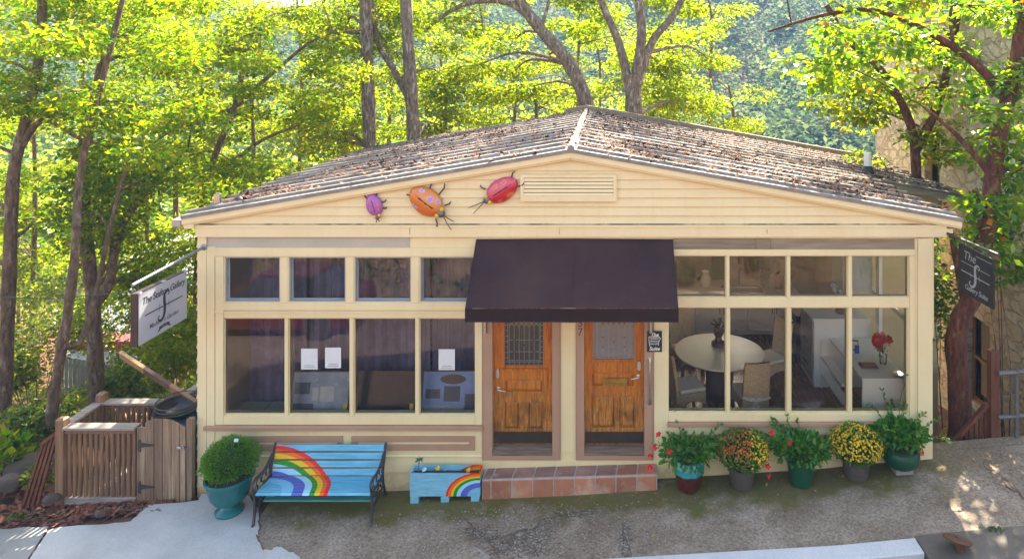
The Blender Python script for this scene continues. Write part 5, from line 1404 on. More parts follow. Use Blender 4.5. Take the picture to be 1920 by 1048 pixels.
# --- left: display ledge, curtain, panels
M['ledge_tile'] = None
t = NT('pale_ledge_tile'); co = t.coord((1.6,0,0)); br = t.n('ShaderNodeTexBrick'); br.offset = 0
cc = t.coord(); t.l(cc, br.inputs['Vector']); br.inputs['Scale'].default_value = 1.0; br.inputs['Brick Width'].default_value = .45; br.inputs['Row Height'].default_value = .9; br.inputs['Mortar Size'].default_value = .006
br.inputs['Color1'].default_value = (.60,.60,.58,1); br.inputs['Color2'].default_value = (.55,.55,.54,1); br.inputs['Mortar'].default_value = (.12,.12,.12,1)
t.prin(br.outputs['Color'], .3, 0, None, .5); M['ledge_tile'] = t.m
k = MB(); k.box(fx(405), -.43, .142, .75, FZ+.002, .80); k.build('display_ledge', M['ledge_tile'], bld)
M['curtain'] = pm('plum_grey_curtain', (.25,.20,.31), (.16,.125,.21), 3, .9, .1, 60)
def curtain(label, x0, x1, y, z0, z1, seed):
    r = random.Random(seed); k = MB(); n = int((x1-x0)/.02); ph = r.uniform(0,6)
    V = []
    for j, z in enumerate((z0, (z0+z1)/2, z1)):
        for i in range(n+1):
            x = x0+(x1-x0)*i/n; V.append((x, y+.06*math.sin(x*26+ph+1.3*math.sin(x*5))+.02*math.sin(x*61+seed), z))
    k.add(V, [(j*(n+1)+i, j*(n+1)+i+1, (j+1)*(n+1)+i+1, (j+1)*(n+1)+i) for j in range(2) for i in range(n)])
    o = k.build('curtain', M['curtain'], None, smooth=True, fix=False); tag(o, label, 'curtain', 'plum curtains hanging behind the left windows'); return o
cx = [fx(412), fx(530), fx(655), fx(780), -.45]
for i, lab in enumerate(('plum curtain behind leftmost column of left windows','plum curtain behind the two paper notices','plum curtain behind the plain dark panel','plum curtain behind the left windows nearest the doors')):
    curtain(lab, cx[i]+.01, cx[i+1]-.01, .90, .45 if True else 0, 3.46, i)
M['panel_dark'] = pm('smoked_panel', (.035,.03,.04), (.05,.045,.055), 3, .15)
M['pic_blue'] = pm('blue_interior_print', (.16,.27,.60), (.26,.40,.75), 2, .3, c3=(.45,.53,.68), s3=3, p3=.55)
M['pic_room'] = pm('pale_room_print', (.22,.29,.40), (.36,.44,.55), 3, .3, c3=(.52,.58,.66), s3=4, p3=.52)
M['tagyellow'] = pm('yellow_tag', (.90,.70,.01), (.85,.62,.01), 4, .6)
def lean_panel(label, px0, px1, pyt, pyb, y, kind, tagp):
    a, b = W(px0,pyb,y), W(px1,pyb,y); z0 = .802; z1 = W(px0,pyt,y+.1).z
    t = thing('framed_print', label, 'picture', ((a.x+b.x)/2, y, z0), group='framed panels leaning in the left window')
    O_ = Vector((a.x,y,z0)); v = Vector((0,.16,z1-z0)); L = v.length; v.normalize(); wd = b.x-a.x; n = Vector((0,-v.z,v.y))
    k = MB(); k.prism([(0,0),(wd,0),(wd,L),(0,L)], O_, (1,0,0), v, -n*.03); k.build('board', M['panel_dark'], t, bevel=.003)
    P = lambda x0,x1,y0,y1,off: k.prism([(x0,y0),(x1,y0),(x1,y1),(x0,y1)], O_+n*(off), (1,0,0), v, n*.002)
    if kind:
        k = MB(); P(.02,wd-.02,.02,L-.02,.0005); pi = k.build('print', M[kind], t); t['category'] = 'picture'
        k = MB()
        if kind == 'pic_blue':
            k.lathe([(.20,0),(.20,.002)], (O_+v*(L-.13)+Vector((wd*.5,0,0))+n*.004), 28, Matrix((Vector((1,0,0)), v*.35, n)).transposed())
            k.build('oval_shape', pm('brown_print_ink', (.09,.05,.04), (.06,.035,.03), 4, .3), pi)
            k = MB(); P(.06,wd*.30,L*.40,L*.60,.003); P(wd*.36,wd*.62,L*.34,L*.66,.003); P(wd*.70,wd-.05,L*.1,L*.5,.003); k.build('furniture_shapes', pm('navy_print_ink', (.04,.06,.11), (.06,.085,.15), 4, .3), pi)
            k = MB(); P(.05,wd*.68,L*.08,L*.26,.003); k.build('pale_shapes', pm('pale_print_ink', (.42,.46,.52), (.34,.39,.46), 5, .3), pi)
        else:
            k = MB(); P(wd*.36,wd*.46,L*.36,L*.64,.003); P(wd*.5,wd*.74,L*.34,L*.66,.003); k.build('pale_shapes', pm('bright_print_ink', (.5,.55,.6), (.4,.46,.53), 5, .3), pi)
            k = MB(); P(.05,wd*.32,L*.5,L*.75,.003); P(.05,wd*.4,L*.1,L*.3,.0035); k.build('furniture_shapes', pm('steel_print_ink', (.07,.10,.14), (.10,.13,.17), 4, .3), pi)
    if tagp:
        k = MB(); P(wd-.075,wd-.02,.0,.20,.006); k.build('corner_tag', M['tagyellow'], t)
lean_panel('framed print of a pale room leaning below the paper notices', 541, 652, 698, 766, .24, 'pic_room', True)
lean_panel('plain dark panel leaning in left window between the two prints', 665, 776, 698, 766, .24, None, True)
lean_panel('blue print with brown oval leaning in left window next to the doors', 788, 905, 697, 765, .24, 'pic_blue', False)
M['paper'] = pm('notice_paper', (.72,.72,.72), (.66,.66,.66), 3, .6)
M['faint_ink'] = pm('faint_print', (.22,.22,.22), (.3,.3,.3), 8, .7)
def notice(label, px0, px1, pyt, pyb):
    x0, x1, z0, z1 = pxr(px0, px1, pyt, pyb); y = .028
    t = thing('paper_notice', label, 'notice', ((x0+x1)/2, y, z0), group='white paper notices taped inside the left windows')
    k = MB(); k.box(x0, x1, y-.0, y+.0016, z0, z1); k.build('sheet', M['paper'], t)
    k = MB()
    for q, a, b in ((.17,.22,.78),(.08,.16,.84)):
        r = random.Random(int(px0)); xx = x0+(x1-x0)*a
        while xx < x0+(x1-x0)*b: w_ = r.uniform(.006,.014); k.box(xx, xx+w_, y-.001, y-.0004, z0+(z1-z0)*q, z0+(z1-z0)*q+.012); xx += w_+.004
    k.build('faint_lines', M['faint_ink'], t)
notice('white paper notice in left window, left of the pair', 563, 594, 655, 694)
notice('white paper notice in left window, right of the pair', 608, 638, 653, 691.5)
notice('lone white paper notice in the pane next to the doors', 821.5, 852, 656, 695)
# --- right: dining corner
M['marble'] = pm('white_marble', (.84,.72,.58), (.78,.66,.52), 2, .35, c3=(.34,.29,.25), s3=1.3, p3=.66)
tb = thing('dining_table', 'round white marble dining table on a wooden pedestal', 'table', (2.0,1.8,FZ))
k = MB(); k.lathe([(.70,.715),(.775,.725),(.785,.74),(.78,.752),(.001,.752)], (2.0,1.8,FZ), 64); k.build('table_top', M['marble'], tb, smooth=True)
k = MB(); k.lathe([(.34,0),(.34,.04),(.27,.06),(.24,.10),(.24,.66),(.30,.712)], (2.0,1.8,FZ), 24); k.build('pedestal', wood_mat('walnut_pedestal', (.10,.05,.03), (.065,.032,.02), None, 'z'), tb, smooth=True)
def wicker_mat():
    t = NT('woven_seagrass'); co = t.coord()
    w1 = t.n('ShaderNodeTexWave'); w1.bands_direction = 'Z'; w1.inputs['Scale'].default_value = 16; w1.inputs['Distortion'].default_value = 2.5; w1.inputs['Detail Scale'].default_value = 6; t.l(co, w1.inputs['Vector'])
    n = t.noise(co, 38, 3, .7); h = t.math('ADD', t.math('MULTIPLY', w1.outputs['Fac'], .6), t.math('MULTIPLY', n, .7))
    col = t.ramp(h, [(.35, (.26,.14,.06)), (.6, (.74,.52,.28)), (.85, (.90,.72,.46))])
    t.prin(col, .8, 0, t.bump(h, .8, .01), .3); return t.m
M['wicker'] = wicker_mat(); M['cushion'] = pm('ivory_cushion', (.82,.74,.62), (.76,.68,.56), 3, .9, .15, 60); M['chairleg'] = wood_mat('pale_chair_leg', (.32,.21,.12), (.24,.15,.085), None, 'z')
def wicker_chair(name_label):
    t = thing('wicker_chair', name_label, 'chair', (0,0,0), group='wicker chairs round the dining table')
    k = MB(); n = 8                                                 # high back, slightly curved and flared
    for f in (1,):
        V = []
        for j in range(n+1):
            q = j/n; z = .30+.78*q; y = .22+.10*q**1.6; w_ = .225-.02*q
            for (x, dy) in ((-w_,0),(-w_*.5,.018),(0,.024),(w_*.5,.018),(w_,0)): V.append((x,y+dy,z))
            for (x, dy) in ((w_,.05),(w_*.5,.068),(0,.074),(-w_*.5,.068),(-w_,.05)): V.append((x,y+dy,z))
        k.add(V, [(j*10+i, j*10+(i+1)%10, (j+1)*10+(i+1)%10, (j+1)*10+i) for j in range(n) for i in range(10)]+[tuple(range(9,-1,-1)), tuple(n*10+i for i in range(10))])
    k.build('backrest', M['wicker'], t, smooth=True, local=True)
    k = MB(); n = 9
    for i in range(n):                                               # woven skirt with an arched hem
        a0, a1 = -.235+.47*i/n, -.235+.47*(i+1)/n; h = lambda x: .23+.07*(1-(x/.235)**2)
        for yy in (-.245, .20): k.add([(a0,yy,h(a0)),(a1,yy,h(a1)),(a1,yy,.435),(a0,yy,.435),(a0,yy+.035,h(a0)),(a1,yy+.035,h(a1)),(a1,yy+.035,.435),(a0,yy+.035,.435)], [(0,1,2,3),(4,7,6,5),(0,4,5,1),(3,2,6,7)])
        for xx in (-.235, .20): k.add([(xx,a0,h(a0)),(xx,a1,h(a1)),(xx,a1,.435),(xx,a0,.435),(xx+.035,a0,h(a0)),(xx+.035,a1,h(a1)),(xx+.035,a1,.435),(xx+.035,a0,.435)], [(0,1,2,3),(4,7,6,5),(0,4,5,1),(3,2,6,7)])
    k.box(-.232,.232,-.242,.232,.40,.434); k.build('seat_frame', M['wicker'], t, local=True)
    k = MB(); k.box(-.235,.235,-.25,.205,.436,.50); k.build('cushion', M['cushion'], t, local=True, bevel=.022)
    for x in (-.205,.205):
        for y in (-.215,.205): k = MB(); k.beam((x,y,.40),(x*1.03,y*1.08,0), .045, .045, (0,1,0)); k.build('leg', M['chairleg'], t, local=True)
    return t
ch = wicker_chair('wicker chair with back to the window and a white bow tied behind')
k = MB()
strip(k, [(-.235,.0),(-.12,-.03),(0,-.045),(.12,-.02),(.24,.03)], [.016]*5, (0,.318,.50), (1,0,0), (0,0,1))
for sx in (-1,1):
    strip(k, [(0,0),(sx*.05,.03),(sx*.095,.03)], [.012,.03,.022], (0.02,.325,.46), (1,0,0), (0,0,1)); strip(k, [(0,0),(sx*.035,-.08),(sx*.06,-.17)], [.014,.024,.034], (.02,.327,.455), (1,0,0), (0,0,1))
sash = k.build('sash_bow', M['cushion'], ch, local=True, fix=False)
others = []
for lab in ('wicker chair in profile at left side of the marble table', 'wicker chair at the far right side of the marble table', 'wicker chair at the far left behind the marble table'):
    c2 = ch.copy(); COL.objects.link(c2); c2['label'] = lab
    for q in ch.children:
        if q.name.startswith('sash'): continue
        d = q.copy(); COL.objects.link(d); d.parent = c2
    others.append(c2)
# a chair's back is on its own +Y side; rotate so that the back points away from the table
def put(o, x, y, face): o.location = (x, y, FZ); o.rotation_euler = (0,0,face)
put(ch, 2.36, .92, R(180+8)); put(others[0], 1.34, 1.12, R(108)); put(others[1], 3.0, 2.2, R(-62)); put(others[2], 1.52, 2.62, R(22))
cp = thing('centrepiece', 'dark pewter jug with dried stems on the marble table', 'jug', (2.02,2.0,FZ+.754))
k = MB(); k.lathe([(.10,0),(.13,.02),(.125,.07),(.07,.10),(.055,.16),(.09,.22),(.10,.28),(.06,.33),(.07,.37)], (2.02,2.0,FZ+.754), 20); k.build('jug', pm('dark_pewter', (.10,.07,.055), (.15,.11,.09), 8, .45, metal=.5), cp, smooth=True)
k = MB()
for i in range(26): d = rand_dir(r_, 1.2); k.tube([(2.02,2.0,FZ+1.10), Vector((2.02,2.0,FZ+1.10))+d*.16], .008, 4)
k.build('dried_stems', pm('dried_stems', (.12,.06,.04), (.08,.04,.03), 8, .9), cp)
# kitchen run along the back
M['cab'] = pm('grey_green_cabinet', (.55,.48,.39), (.48,.42,.34), 2, .45)
M['counter'] = pm('pale_stone_counter', (.70,.60,.51), (.62,.53,.45), 4, .4)
kc = thing('kitchen_counter', 'kitchen counter run with grey cabinet doors and sink', 'counter', (1.9,4.6,FZ))
kx0, kx1 = .2, 4.1
k = MB(); k.box(kx0,kx1,4.15,5.29,FZ+.10,FZ+.88); k.build('carcass', M['cab'], kc)
k = MB(); k.tiles((kx0-.02,kx1+.02,4.08,5.295), [(2.55,3.35,4.3,4.75)], FZ+.882, FZ+.922, 'xz'); k.v = [(a,c,b) for a,b,c in k.v]; k.build('counter_top', M['counter'], kc, bevel=.004)
n = 7
for i in range(n):
    a, b = kx0+(kx1-kx0)*i/n+.006, kx0+(kx1-kx0)*(i+1)/n-.006
    k = MB(); k.box(a,b,4.125,4.149,FZ+.12,FZ+.86); k.tiles((a,b,FZ+.12,FZ+.86),[(a+.06,b-.06,FZ+.18,FZ+.80)],4.112,4.1245); d = k.build('cabinet_door', M['cab'] if i != 2 else M['cream_trim'], kc)
    k = MB(); hx = b-.04 if i % 2 else a+.04; k.tube([(hx,4.085,FZ+.55),(hx,4.085,FZ+.78)], .009, 6); k.build('handle', M['black_iron'], d)
k = MB(); k.tiles((2.53,3.37,4.28,4.77),[(2.57,3.33,4.32,4.73)],FZ+.9225,FZ+.93,'xz'); k.v = [(a,c,b) for a,b,c in k.v]; k.box(2.56,3.34,4.31,4.74,FZ+.70,FZ+.71); k.build('sink', pm('copper_sink', (.20,.11,.07), (.15,.08,.05), 5, .4, metal=.7), kc)
k = MB(); k.tube([(2.95,4.86,FZ+.92),(2.95,4.86,FZ+1.25),(2.95,4.80,FZ+1.36),(2.95,4.68,FZ+1.38),(2.95,4.62,FZ+1.30)], .017, 8); k.build('faucet', M['black_iron'], kc, smooth=True)
def small(name, label, cat, prof, c, mat, group=None, n=18):
    t = thing(name, label, cat, c, group); k = MB(); k.lathe(prof, c, n); k.build('body', mat, t, smooth=True); return t
zc_ = FZ+.925
small('vase', 'white vase on the counter left of the sink', 'vase', [(.07,0),(.11,.08),(.12,.18),(.07,.28),(.08,.33)], (2.18,4.75,zc_), M['cushion'])
M['copper'] = pm('copper_metal', (.45,.18,.09), (.35,.13,.06), 6, .35, metal=.8)
for i, (x, h, lab) in enumerate(((3.75,.30,'tall copper canister on the counter beside the coffee maker'),(3.93,.24,'short copper canister at right end of the counter'))):
    t = small('canister', lab, 'canister', [(.07,0),(.075,.01),(.075,h)], (x,4.6,zc_), M['copper'], 'copper canisters on the counter'); k = MB(); k.lathe([(.078,h),(.078,h+.03),(.02,h+.045),(.001,h+.06)], (x,4.6,zc_), 16); k.build('lid', M['copper'], t, smooth=True)
cm = thing('coffee_maker', 'black coffee maker on the counter right of the sink', 'coffee maker', (3.5,4.7,zc_))
k = MB(); k.box(3.40,3.60,4.62,4.82,zc_,zc_+.04); k.box(3.40,3.60,4.74,4.82,zc_+.0405,zc_+.30); k.box(3.40,3.60,4.62,4.82,zc_+.3005,zc_+.38); k.build('body', M['black_paint'], cm, bevel=.008)
k = MB(); k.lathe([(.06,.0),(.075,.04),(.06,.13)], (3.5,4.68,zc_+.045), 14); k.build('carafe', M['vase_glass'], cm, smooth=True)
for i, (x, wd, h, lab, c1) in enumerate(((2.55,.14,.6,'dark cutting board propped behind the sink',(.16,.08,.04)),(3.1,.10,.65,'tall pale cutting board propped behind the faucet',(.36,.24,.13)),(3.28,.09,.58,'orange cutting board propped by the coffee maker',(.36,.15,.05)),(1.3,.30,.5,'wide wooden board propped at left of the counter',(.24,.16,.09)))):
    t = thing('cutting_board', lab, 'cutting board', (x,5.2,zc_), 'cutting boards leaning on the kitchen wall')
    k = MB(); k.prism([(-wd,0),(wd,0),(wd,h*.85),(wd*.3,h*.9),(wd*.3,h),(-wd*.3,h),(-wd*.3,h*.9),(-wd,h*.85)], (x,5.2,zc_+.002), (1,0,0), Vector((0,.10,1)).normalized(), (0,.02,0)); k.build('board', wood_mat('board_wood_%s' % 'abcd'[i], c1, tuple(q*.7 for q in c1), None, 'z'), t)
# low blue-black appliance front and desk
M['bright_white'] = pm('bright_white_lacquer', (.88,.85,.80), (.84,.81,.76), 2, .35)
ds = thing('white_desk', 'white waterfall desk close to the right window', 'desk', (4.35,1.3,FZ))
k = MB(); k.box(4.02,4.73,.42,.46,FZ,1.28); k.build('front_panel', M['bright_white'], ds, bevel=.004)
k = MB(); k.box(4.02,4.73,.42,2.0,1.2805,1.32); k.build('desk_top', M['bright_white'], ds, bevel=.004)
k = MB(); k.box(3.86,4.02,.9,2.0,FZ+.55,FZ+.58); k.box(3.86,4.02,.9,2.0,FZ+.25,FZ+.28); k.box(3.86,3.88,1.98,2.0,FZ,1.28); k.build('open_shelf', M['bright_white'], ds)
sb = thing('white_sideboard', 'taller white sideboard with drawers behind the desk', 'sideboard', (4.2,2.4,FZ))
k = MB(); k.box(3.75,4.76,2.02,2.85,FZ,1.62); k.build('carcass', M['bright_white'], sb, bevel=.004)
k = MB(); k.box(3.72,4.77,2.0,2.87,1.6215,1.66); k.build('top', M['bright_white'], sb, bevel=.004)
for z in (FZ+.1,FZ+.5,FZ+.85):
    k = MB(); k.box(3.728,3.748,2.06,2.82,z,z+.33 if z > FZ+.8 else z+.36); d = k.build('drawer', M['sash_gray'], sb); k = MB(); k.tube([(3.71,2.3,z+.2),(3.71,2.58,z+.2)], .009, 6); k.build('handle', M['black_iron'], d)
wc = thing('wall_cupboard', 'pale blue grey wall cupboard seen through the top right pane', 'cupboard', (4.5,1.9,2.1))
k = MB(); k.box(4.26,4.75,1.9,2.5,2.16,3.2); k.build('carcass', pm('pale_blue_cabinet', (.48,.56,.57), (.43,.51,.52), 2, .4), wc, bevel=.004)
k = MB(); k.box(4.235,4.255,1.92,2.48,2.18,3.18); k.build('door', bpy.data.materials['pale_blue_cabinet'], wc, bevel=.003)
dw = thing('dark_oven', 'dark navy range beside the sideboard', 'oven', (4.3,3.4,FZ))
k = MB(); k.box(3.7,4.7,3.0,3.95,FZ,1.34); k.build('body', pm('navy_enamel', (.03,.028,.05), (.02,.02,.035), 3, .3), dw, bevel=.006)
k = MB(); k.box(3.69,4.71,2.99,3.96,1.3415,1.37); k.build('hob', M['counter'], dw)
k = MB(); k.tube([(3.66,3.1,1.2),(3.66,3.85,1.2)], .014, 8); k.build('handle', M['steel'], dw)
def bouquet(name, label, c, prof, vmat, nst, spread, hgt, fmat, frad, nf, seed):
    t = thing(name, label, 'flowers', c); r = np.random.default_rng(seed)
    k = MB(); k.lathe(prof, c, 18); k.build('vase', vmat, t, smooth=True); C_ = Vector(c); st = MB(); fl = MB(); lf = MB()
    for i in range(nst):
        a = r.uniform(0,6.28); q = r.uniform(.3,1)*spread; tip = C_+Vector((math.cos(a)*q, math.sin(a)*q, hgt*r.uniform(.8,1.08))); st.tube([C_+Vector((0,0,.03)), C_+Vector((0,0,prof[-1][1])), tip], .004, 4)
        for _ in range(4): leaf(lf, C_.lerp(tip, r.uniform(.35,.9)), rand_dir(r,.4), rand_dir(r,.5), .07, .025)
        if i < nf:
            for _ in range(3): flower_head(fl, tip+Vector((0,0,-.01*_)), frad*(1-.22*_), (r.normal()*.3,-.7,.6), r, 7)
    st.build('stems', M['stem'], t); lf.build('leaves', GREEN, t, fix=False)
    if nf: fl.build('blooms', fmat, t, fix=False)
bouquet('flower_vase', 'bouquet of big red flowers in a clear glass vase on the desk', (4.56,.95,1.322), [(.05,0),(.055,.01),(.06,.16)], M['vase_glass'], 12, .27, .42, M['red_petal'], .085, 8, 6)
bouquet('flower_vase', 'dark smoked vase of pale greenery on the sideboard', (4.32,2.3,1.662), [(.08,0),(.095,.03),(.095,.26),(.085,.27)], M['panel_dark'], 16, .16, .5, M['pale_petal'], .05, 9, 8)
t = thing('photo_frame', 'small dark framed photograph standing on the desk', 'photo frame', (4.28,1.45,1.322)); k = MB(); k.prism([(-.06,0),(.06,0),(.06,.17),(-.06,.17)], (4.28,1.45,1.322), (1,-.2,0), (0,.15,1), (0,.012,0)); fr_ = k.build('frame', M['sign_edge'], t)
k = MB(); k.prism([(-.045,.02),(.045,.02),(.045,.15),(-.045,.15)], (4.28,1.448,1.322), (1,-.2,0), (0,.15,1), (0,-.002,0)); k.build('picture', M['cushion'], fr_)
t = thing('gift_box', 'small bright blue box on the desk beside the photo frame', 'box', (4.28,1.35,1.322)); k = MB(); k.box(4.25,4.31,1.33,1.38,1.3215,1.43); k.build('box', pm('bright_blue_card', (.02,.09,.5), (.015,.07,.42), 3, .4), t, bevel=.003); k = MB(); k.box(4.248,4.312,1.328,1.382,1.4305,1.445); k.build('lid', bpy.data.materials['bright_blue_card'], t)
t = thing('book', 'reddish brown book lying flat on the desk', 'book', (4.3,.85,1.322)); k = MB(); k.obox((4.28,.85,1.335),(.26,.19,.024),(0,0,-.05)); k.build('cover', pm('reddish_book_cover', (.24,.12,.09), (.18,.09,.07), 4, .6), t, bevel=.003); k = MB(); k.obox((4.283,.847,1.352),(.22,.15,.008),(0,0,-.05)); k.build('plate', M['copper'], t)
t = small('dish', 'low round dish at front corner of the desk', 'dish', [(.05,0),(.085,.015),(.095,.035),(.085,.035),(.04,.012)], (4.62,.52,1.322), M['steel'])
rgm = pm('grey_rug', (.30,.27,.27), (.38,.35,.34), 5, .95, .3, 60)
t = tag(MB().box(2.9,3.75,.75,1.25,FZ+.002,FZ+.014).build('rug', rgm, None), 'pale grey mat on the dark plank floor', 'rug')
# ================================================================= trees
def bark(name, c1, c2, c3):
    return pm(name, c1, c2, 4, .9, 1.0, 9, (4,4,1.3), c3=c3, s3=2.6, p3=.54, bdist=.05)
M['bark'] = bark('grey_brown_bark', (.20,.13,.075), (.09,.055,.032), (.31,.235,.165))
M['bark_red'] = bark('red_brown_bark', (.17,.06,.03), (.075,.025,.013), (.25,.12,.065))
M['bark_pale'] = bark('pale_mottled_bark', (.26,.20,.14), (.10,.072,.05), (.46,.40,.33))
LEAF = {
 'green': leaf_mat('maple_green_leaf', [(.05,.15,.008),(.09,.21,.010),(.15,.27,.012),(.22,.31,.014),(.26,.31,.02),(.05,.15,.010),(.30,.23,.03),(.10,.21,.012)], .62, (1.9,1.75,.25), .018),
 'lime': leaf_mat('sunlit_lime_leaf', [(.08,.18,.008),(.15,.25,.010),(.21,.29,.012),(.27,.31,.014),(.06,.15,.010),(.18,.27,.010),(.30,.26,.02)], .64, (1.8,1.6,.2), .015),
 'yellow': leaf_mat('yellow_green_leaf', [(.16,.25,.010),(.22,.29,.010),(.28,.32,.012),(.11,.21,.010),(.19,.27,.010),(.08,.16,.010),(.33,.26,.02)], .64, (1.6,1.55,.2), .015),
 'under': leaf_mat('understory_leaf', [(.05,.13,.015),(.12,.20,.03),(.20,.25,.05),(.28,.30,.08),(.05,.10,.02)], .58, (1.9,1.75,.4), .03),
 'near': leaf_mat('glossy_near_leaf', [(.04,.13,.012),(.07,.18,.014),(.12,.23,.016),(.19,.28,.018),(.05,.14,.012),(.26,.32,.02),(.08,.19,.014),(.15,.26,.018)], .60, (2.2,2.0,.25), .04),
 'rust': leaf_mat('turning_leaf', [(.45,.13,.015),(.5,.24,.02),(.35,.10,.02)], .5, (1.3,1.1,.6), .05),
}
def leaf_cloud(rng, centers, radii, n, L, drop=.35, ratio=.5):
    """n leaves round each centre; a leaf is a folded diamond. returns verts, faces as arrays"""
    C = np.repeat(np.asarray(centers), n, 0); Rr = np.repeat(np.asarray(radii), n, 0); N = len(C)
    d = rng.normal(size=(N,3)); d /= np.linalg.norm(d,axis=1)[:,None]; q = rng.uniform(.25,1.0,(N,1))**.6
    P = C + d*Rr*q
    ax = rng.normal(size=(N,3)); ax[:,2] = ax[:,2]*.45-drop; ax += d*.5; ax /= np.linalg.norm(ax,axis=1)[:,None]
    up = rng.normal(size=(N,3))*.55+np.array([0,0,1.0]); s = np.cross(ax,up); s /= np.linalg.norm(s,axis=1)[:,None]+1e-9; nn = np.cross(s,ax)
    l = L*rng.uniform(.45,1.3,(N,1)); w = l*ratio*rng.uniform(.8,1.15,(N,1))
    V = np.stack([P, P+ax*l*.45+s*w*.5+nn*w*.12, P+ax*l-nn*l*.06, P+ax*l*.45-s*w*.5+nn*w*.12], 1).reshape(-1,3)
    return V
def quads_object(name, V, mat, parent=None):
    n = len(V)//4
    me = bpy.data.meshes.new(name); 
    if parent: V = V-np.array(root_of(parent).location)
    me.vertices.add(len(V)); me.vertices.foreach_set('co', V.astype(np.float32).ravel())
    me.loops.add(n*4); me.polygons.add(n); me.loops.foreach_set('vertex_index', np.arange(n*4, dtype=np.int32))
    me.polygons.foreach_set('loop_start', np.arange(0,n*4,4,dtype=np.int32)); me.polygons.foreach_set('loop_total', np.full(n,4,np.int32))
    me.update(calc_edges=True); me.validate(); me.materials.append(mat)
    o = bpy.data.objects.new(name, me); COL.objects.link(o)
    if parent: o.parent = parent
    return o
def tree(name, label, trunk_px, r0, r1, regions, leafn, L, mat, barkm='bark', forks=(), seed=0, group=None, rad=(.45,.8), limbs=10, rust=0.0, base_drop=1.5, ratio=.5, cat='tree', limb_r=.3):
    """trunk_px: waypoints (px, py, depth) from the ground up; regions: (px0,px1,py0,py1,y0,y1,number of leaf clumps)"""
    rng = np.random.default_rng(100+seed)
    path = [W(*p) for p in trunk_px]; b = path[0]-Vector((0,0,base_drop)); t = thing(name, label, cat, b, group)
    pts = smooth_path([b]+path); k = MB(); n = len(pts)
    rs = [(r0*1.25 if i == 0 else r0+(r1-r0)*(i/(n-1)))*(1+.06*math.sin(i*1.7+seed)) for i in range(n)]
    k.tube(pts, rs, 12); segs = [(p, r) for p, r in zip(pts, rs)]
    for f, ra, rb in forks:
        fp = smooth_path([W(*p) for p in f]); m = len(fp); k.tube(fp, [ra+(rb-ra)*i/(m-1) for i in range(m)], 10); segs += [(p, ra+(rb-ra)*i/(m-1)) for i, p in enumerate(fp)]
    C = []; RR = []
    for (a0,a1,b0,b1,y0,y1,nc) in regions:
        for i in range(nc):
            y = rng.uniform(y0,y1); c = W(rng.uniform(a0,a1), rng.uniform(b0,b1), y); C.append(c); s = rng.uniform(*rad); RR.append((s*1.2, s*1.2, s*.45))
    idx = rng.permutation(len(C))[:limbs]
    for i in idx:                                                   # limbs run out to leaf clumps
        c = C[i]; cand = [q for q in segs if q[0].z < c.z+.3] or segs[-3:]
        p, pr = min(cand, key=lambda q: (q[0]-c).length+.35*max(0, c.z-q[0].z-2.0))
        mid = p.lerp(c, .5)+Vector((rng.normal()*.18, rng.normal()*.18, .25+rng.normal()*.1)); lp = smooth_path([p, mid, c], 4); m = len(lp)
        ra = min(pr*.55, limb_r*r0); k.tube(lp, [ra+(.012-ra)*(j/(m-1)) for j in range(m)], 6)
        for _ in range(3):
            e = c+Vector((rng.normal()*.35, rng.normal()*.35, rng.normal()*.25)); q = lp[-3]; k.tube([q, q.lerp(e,.5)+Vector((0,0,.06)), e], [.014,.010,.005], 5)
    k.build('trunk', M[barkm], t, smooth=True, fix=False)
    V = leaf_cloud(rng, [tuple(c) for c in C], RR, leafn, L, ratio=ratio)
    if rust:
        nq = len(V)//4; sel = rng.uniform(size=nq) < rust; V4 = V.reshape(nq,4,3)
        quads_object('turning_leaves', V4[sel].reshape(-1,3), LEAF['rust'], t)['kind'] = 'stuff'; V = V4[~sel].reshape(-1,3)
    quads_object('crown', V, LEAF[mat], t); return t

tree('maple_tree', 'thick straight brown trunk at far left edge with dense green crown', [(2,860,3),(10,700,3),(18,500,3),(25,330,3),(45,240,3.2),(75,100,3.5),(80,-60,3.6)], .14, .075,
     [(-160,260,-60,330,2.4,5.2,24),(-140,330,-60,90,5.5,8,14),(-120,40,330,520,3.6,5.4,8)], 520, .125, 'green', 'bark', [([(32,290,3.1),(80,225,3.2),(150,260,3.3),(190,270,3.4)], .07, .03)], 1)
tree('maple_tree', 'slanting slim brown trunk leaning right just behind the deck railing', [(85,880,1.6),(105,720,1.7),(125,600,1.8),(140,480,1.9),(150,330,2.2),(185,180,2.4),(230,0,2.6)], .105, .045,
     [(60,420,-40,360,1.5,4.6,25),(120,330,330,470,3,5,9)], 520, .12, 'green', 'bark', [([(118,650,1.7),(150,640,2.0),(178,560,2.4),(205,430,2.6),(240,300,2.8)], .06, .03)], 2)
tree('maple_tree', 'forked dark trunk standing behind the white hanging sign', [(182,770,4),(178,640,4),(172,545,4),(162,430,4),(158,300,4.3),(190,120,4.5)], .165, .08,
     [(200,480,60,420,4.2,7.5,25),(180,370,420,560,4.6,7,14)], 520, .125, 'green', 'bark', [([(178,570,4),(205,530,4),(225,430,4.2),(290,340,4.6),(350,290,5)], .12, .04)], 3)
tree('hickory_tree', 'slender tree with long bare branch over the left end of the roof', [(372,520,6),(378,400,6),(400,300,6.2),(440,200,6.5),(470,60,6.8)], .12, .05,
     [(330,660,-60,330,6.2,10,36)], 440, .135, 'lime', 'bark', [([(372,440,6),(420,330,6.2),(480,270,6.4),(560,235,6.8)], .07,.03), ([(430,210,6.5),(520,130,7),(600,70,7.2),(700,55,7.4)], .06, .02)], 4)
tree('poplar_tree', 'straight mottled grey trunk above the left roof slope, left of the pair', [(697,420,9),(692,230,9),(688,100,9),(683,-80,9)], .205, .16,
     [(560,740,-40,120,9.5,12,18),(560,700,120,270,10,12.5,16)], 300, .16, 'lime', 'bark_pale', [], 5, limbs=6)
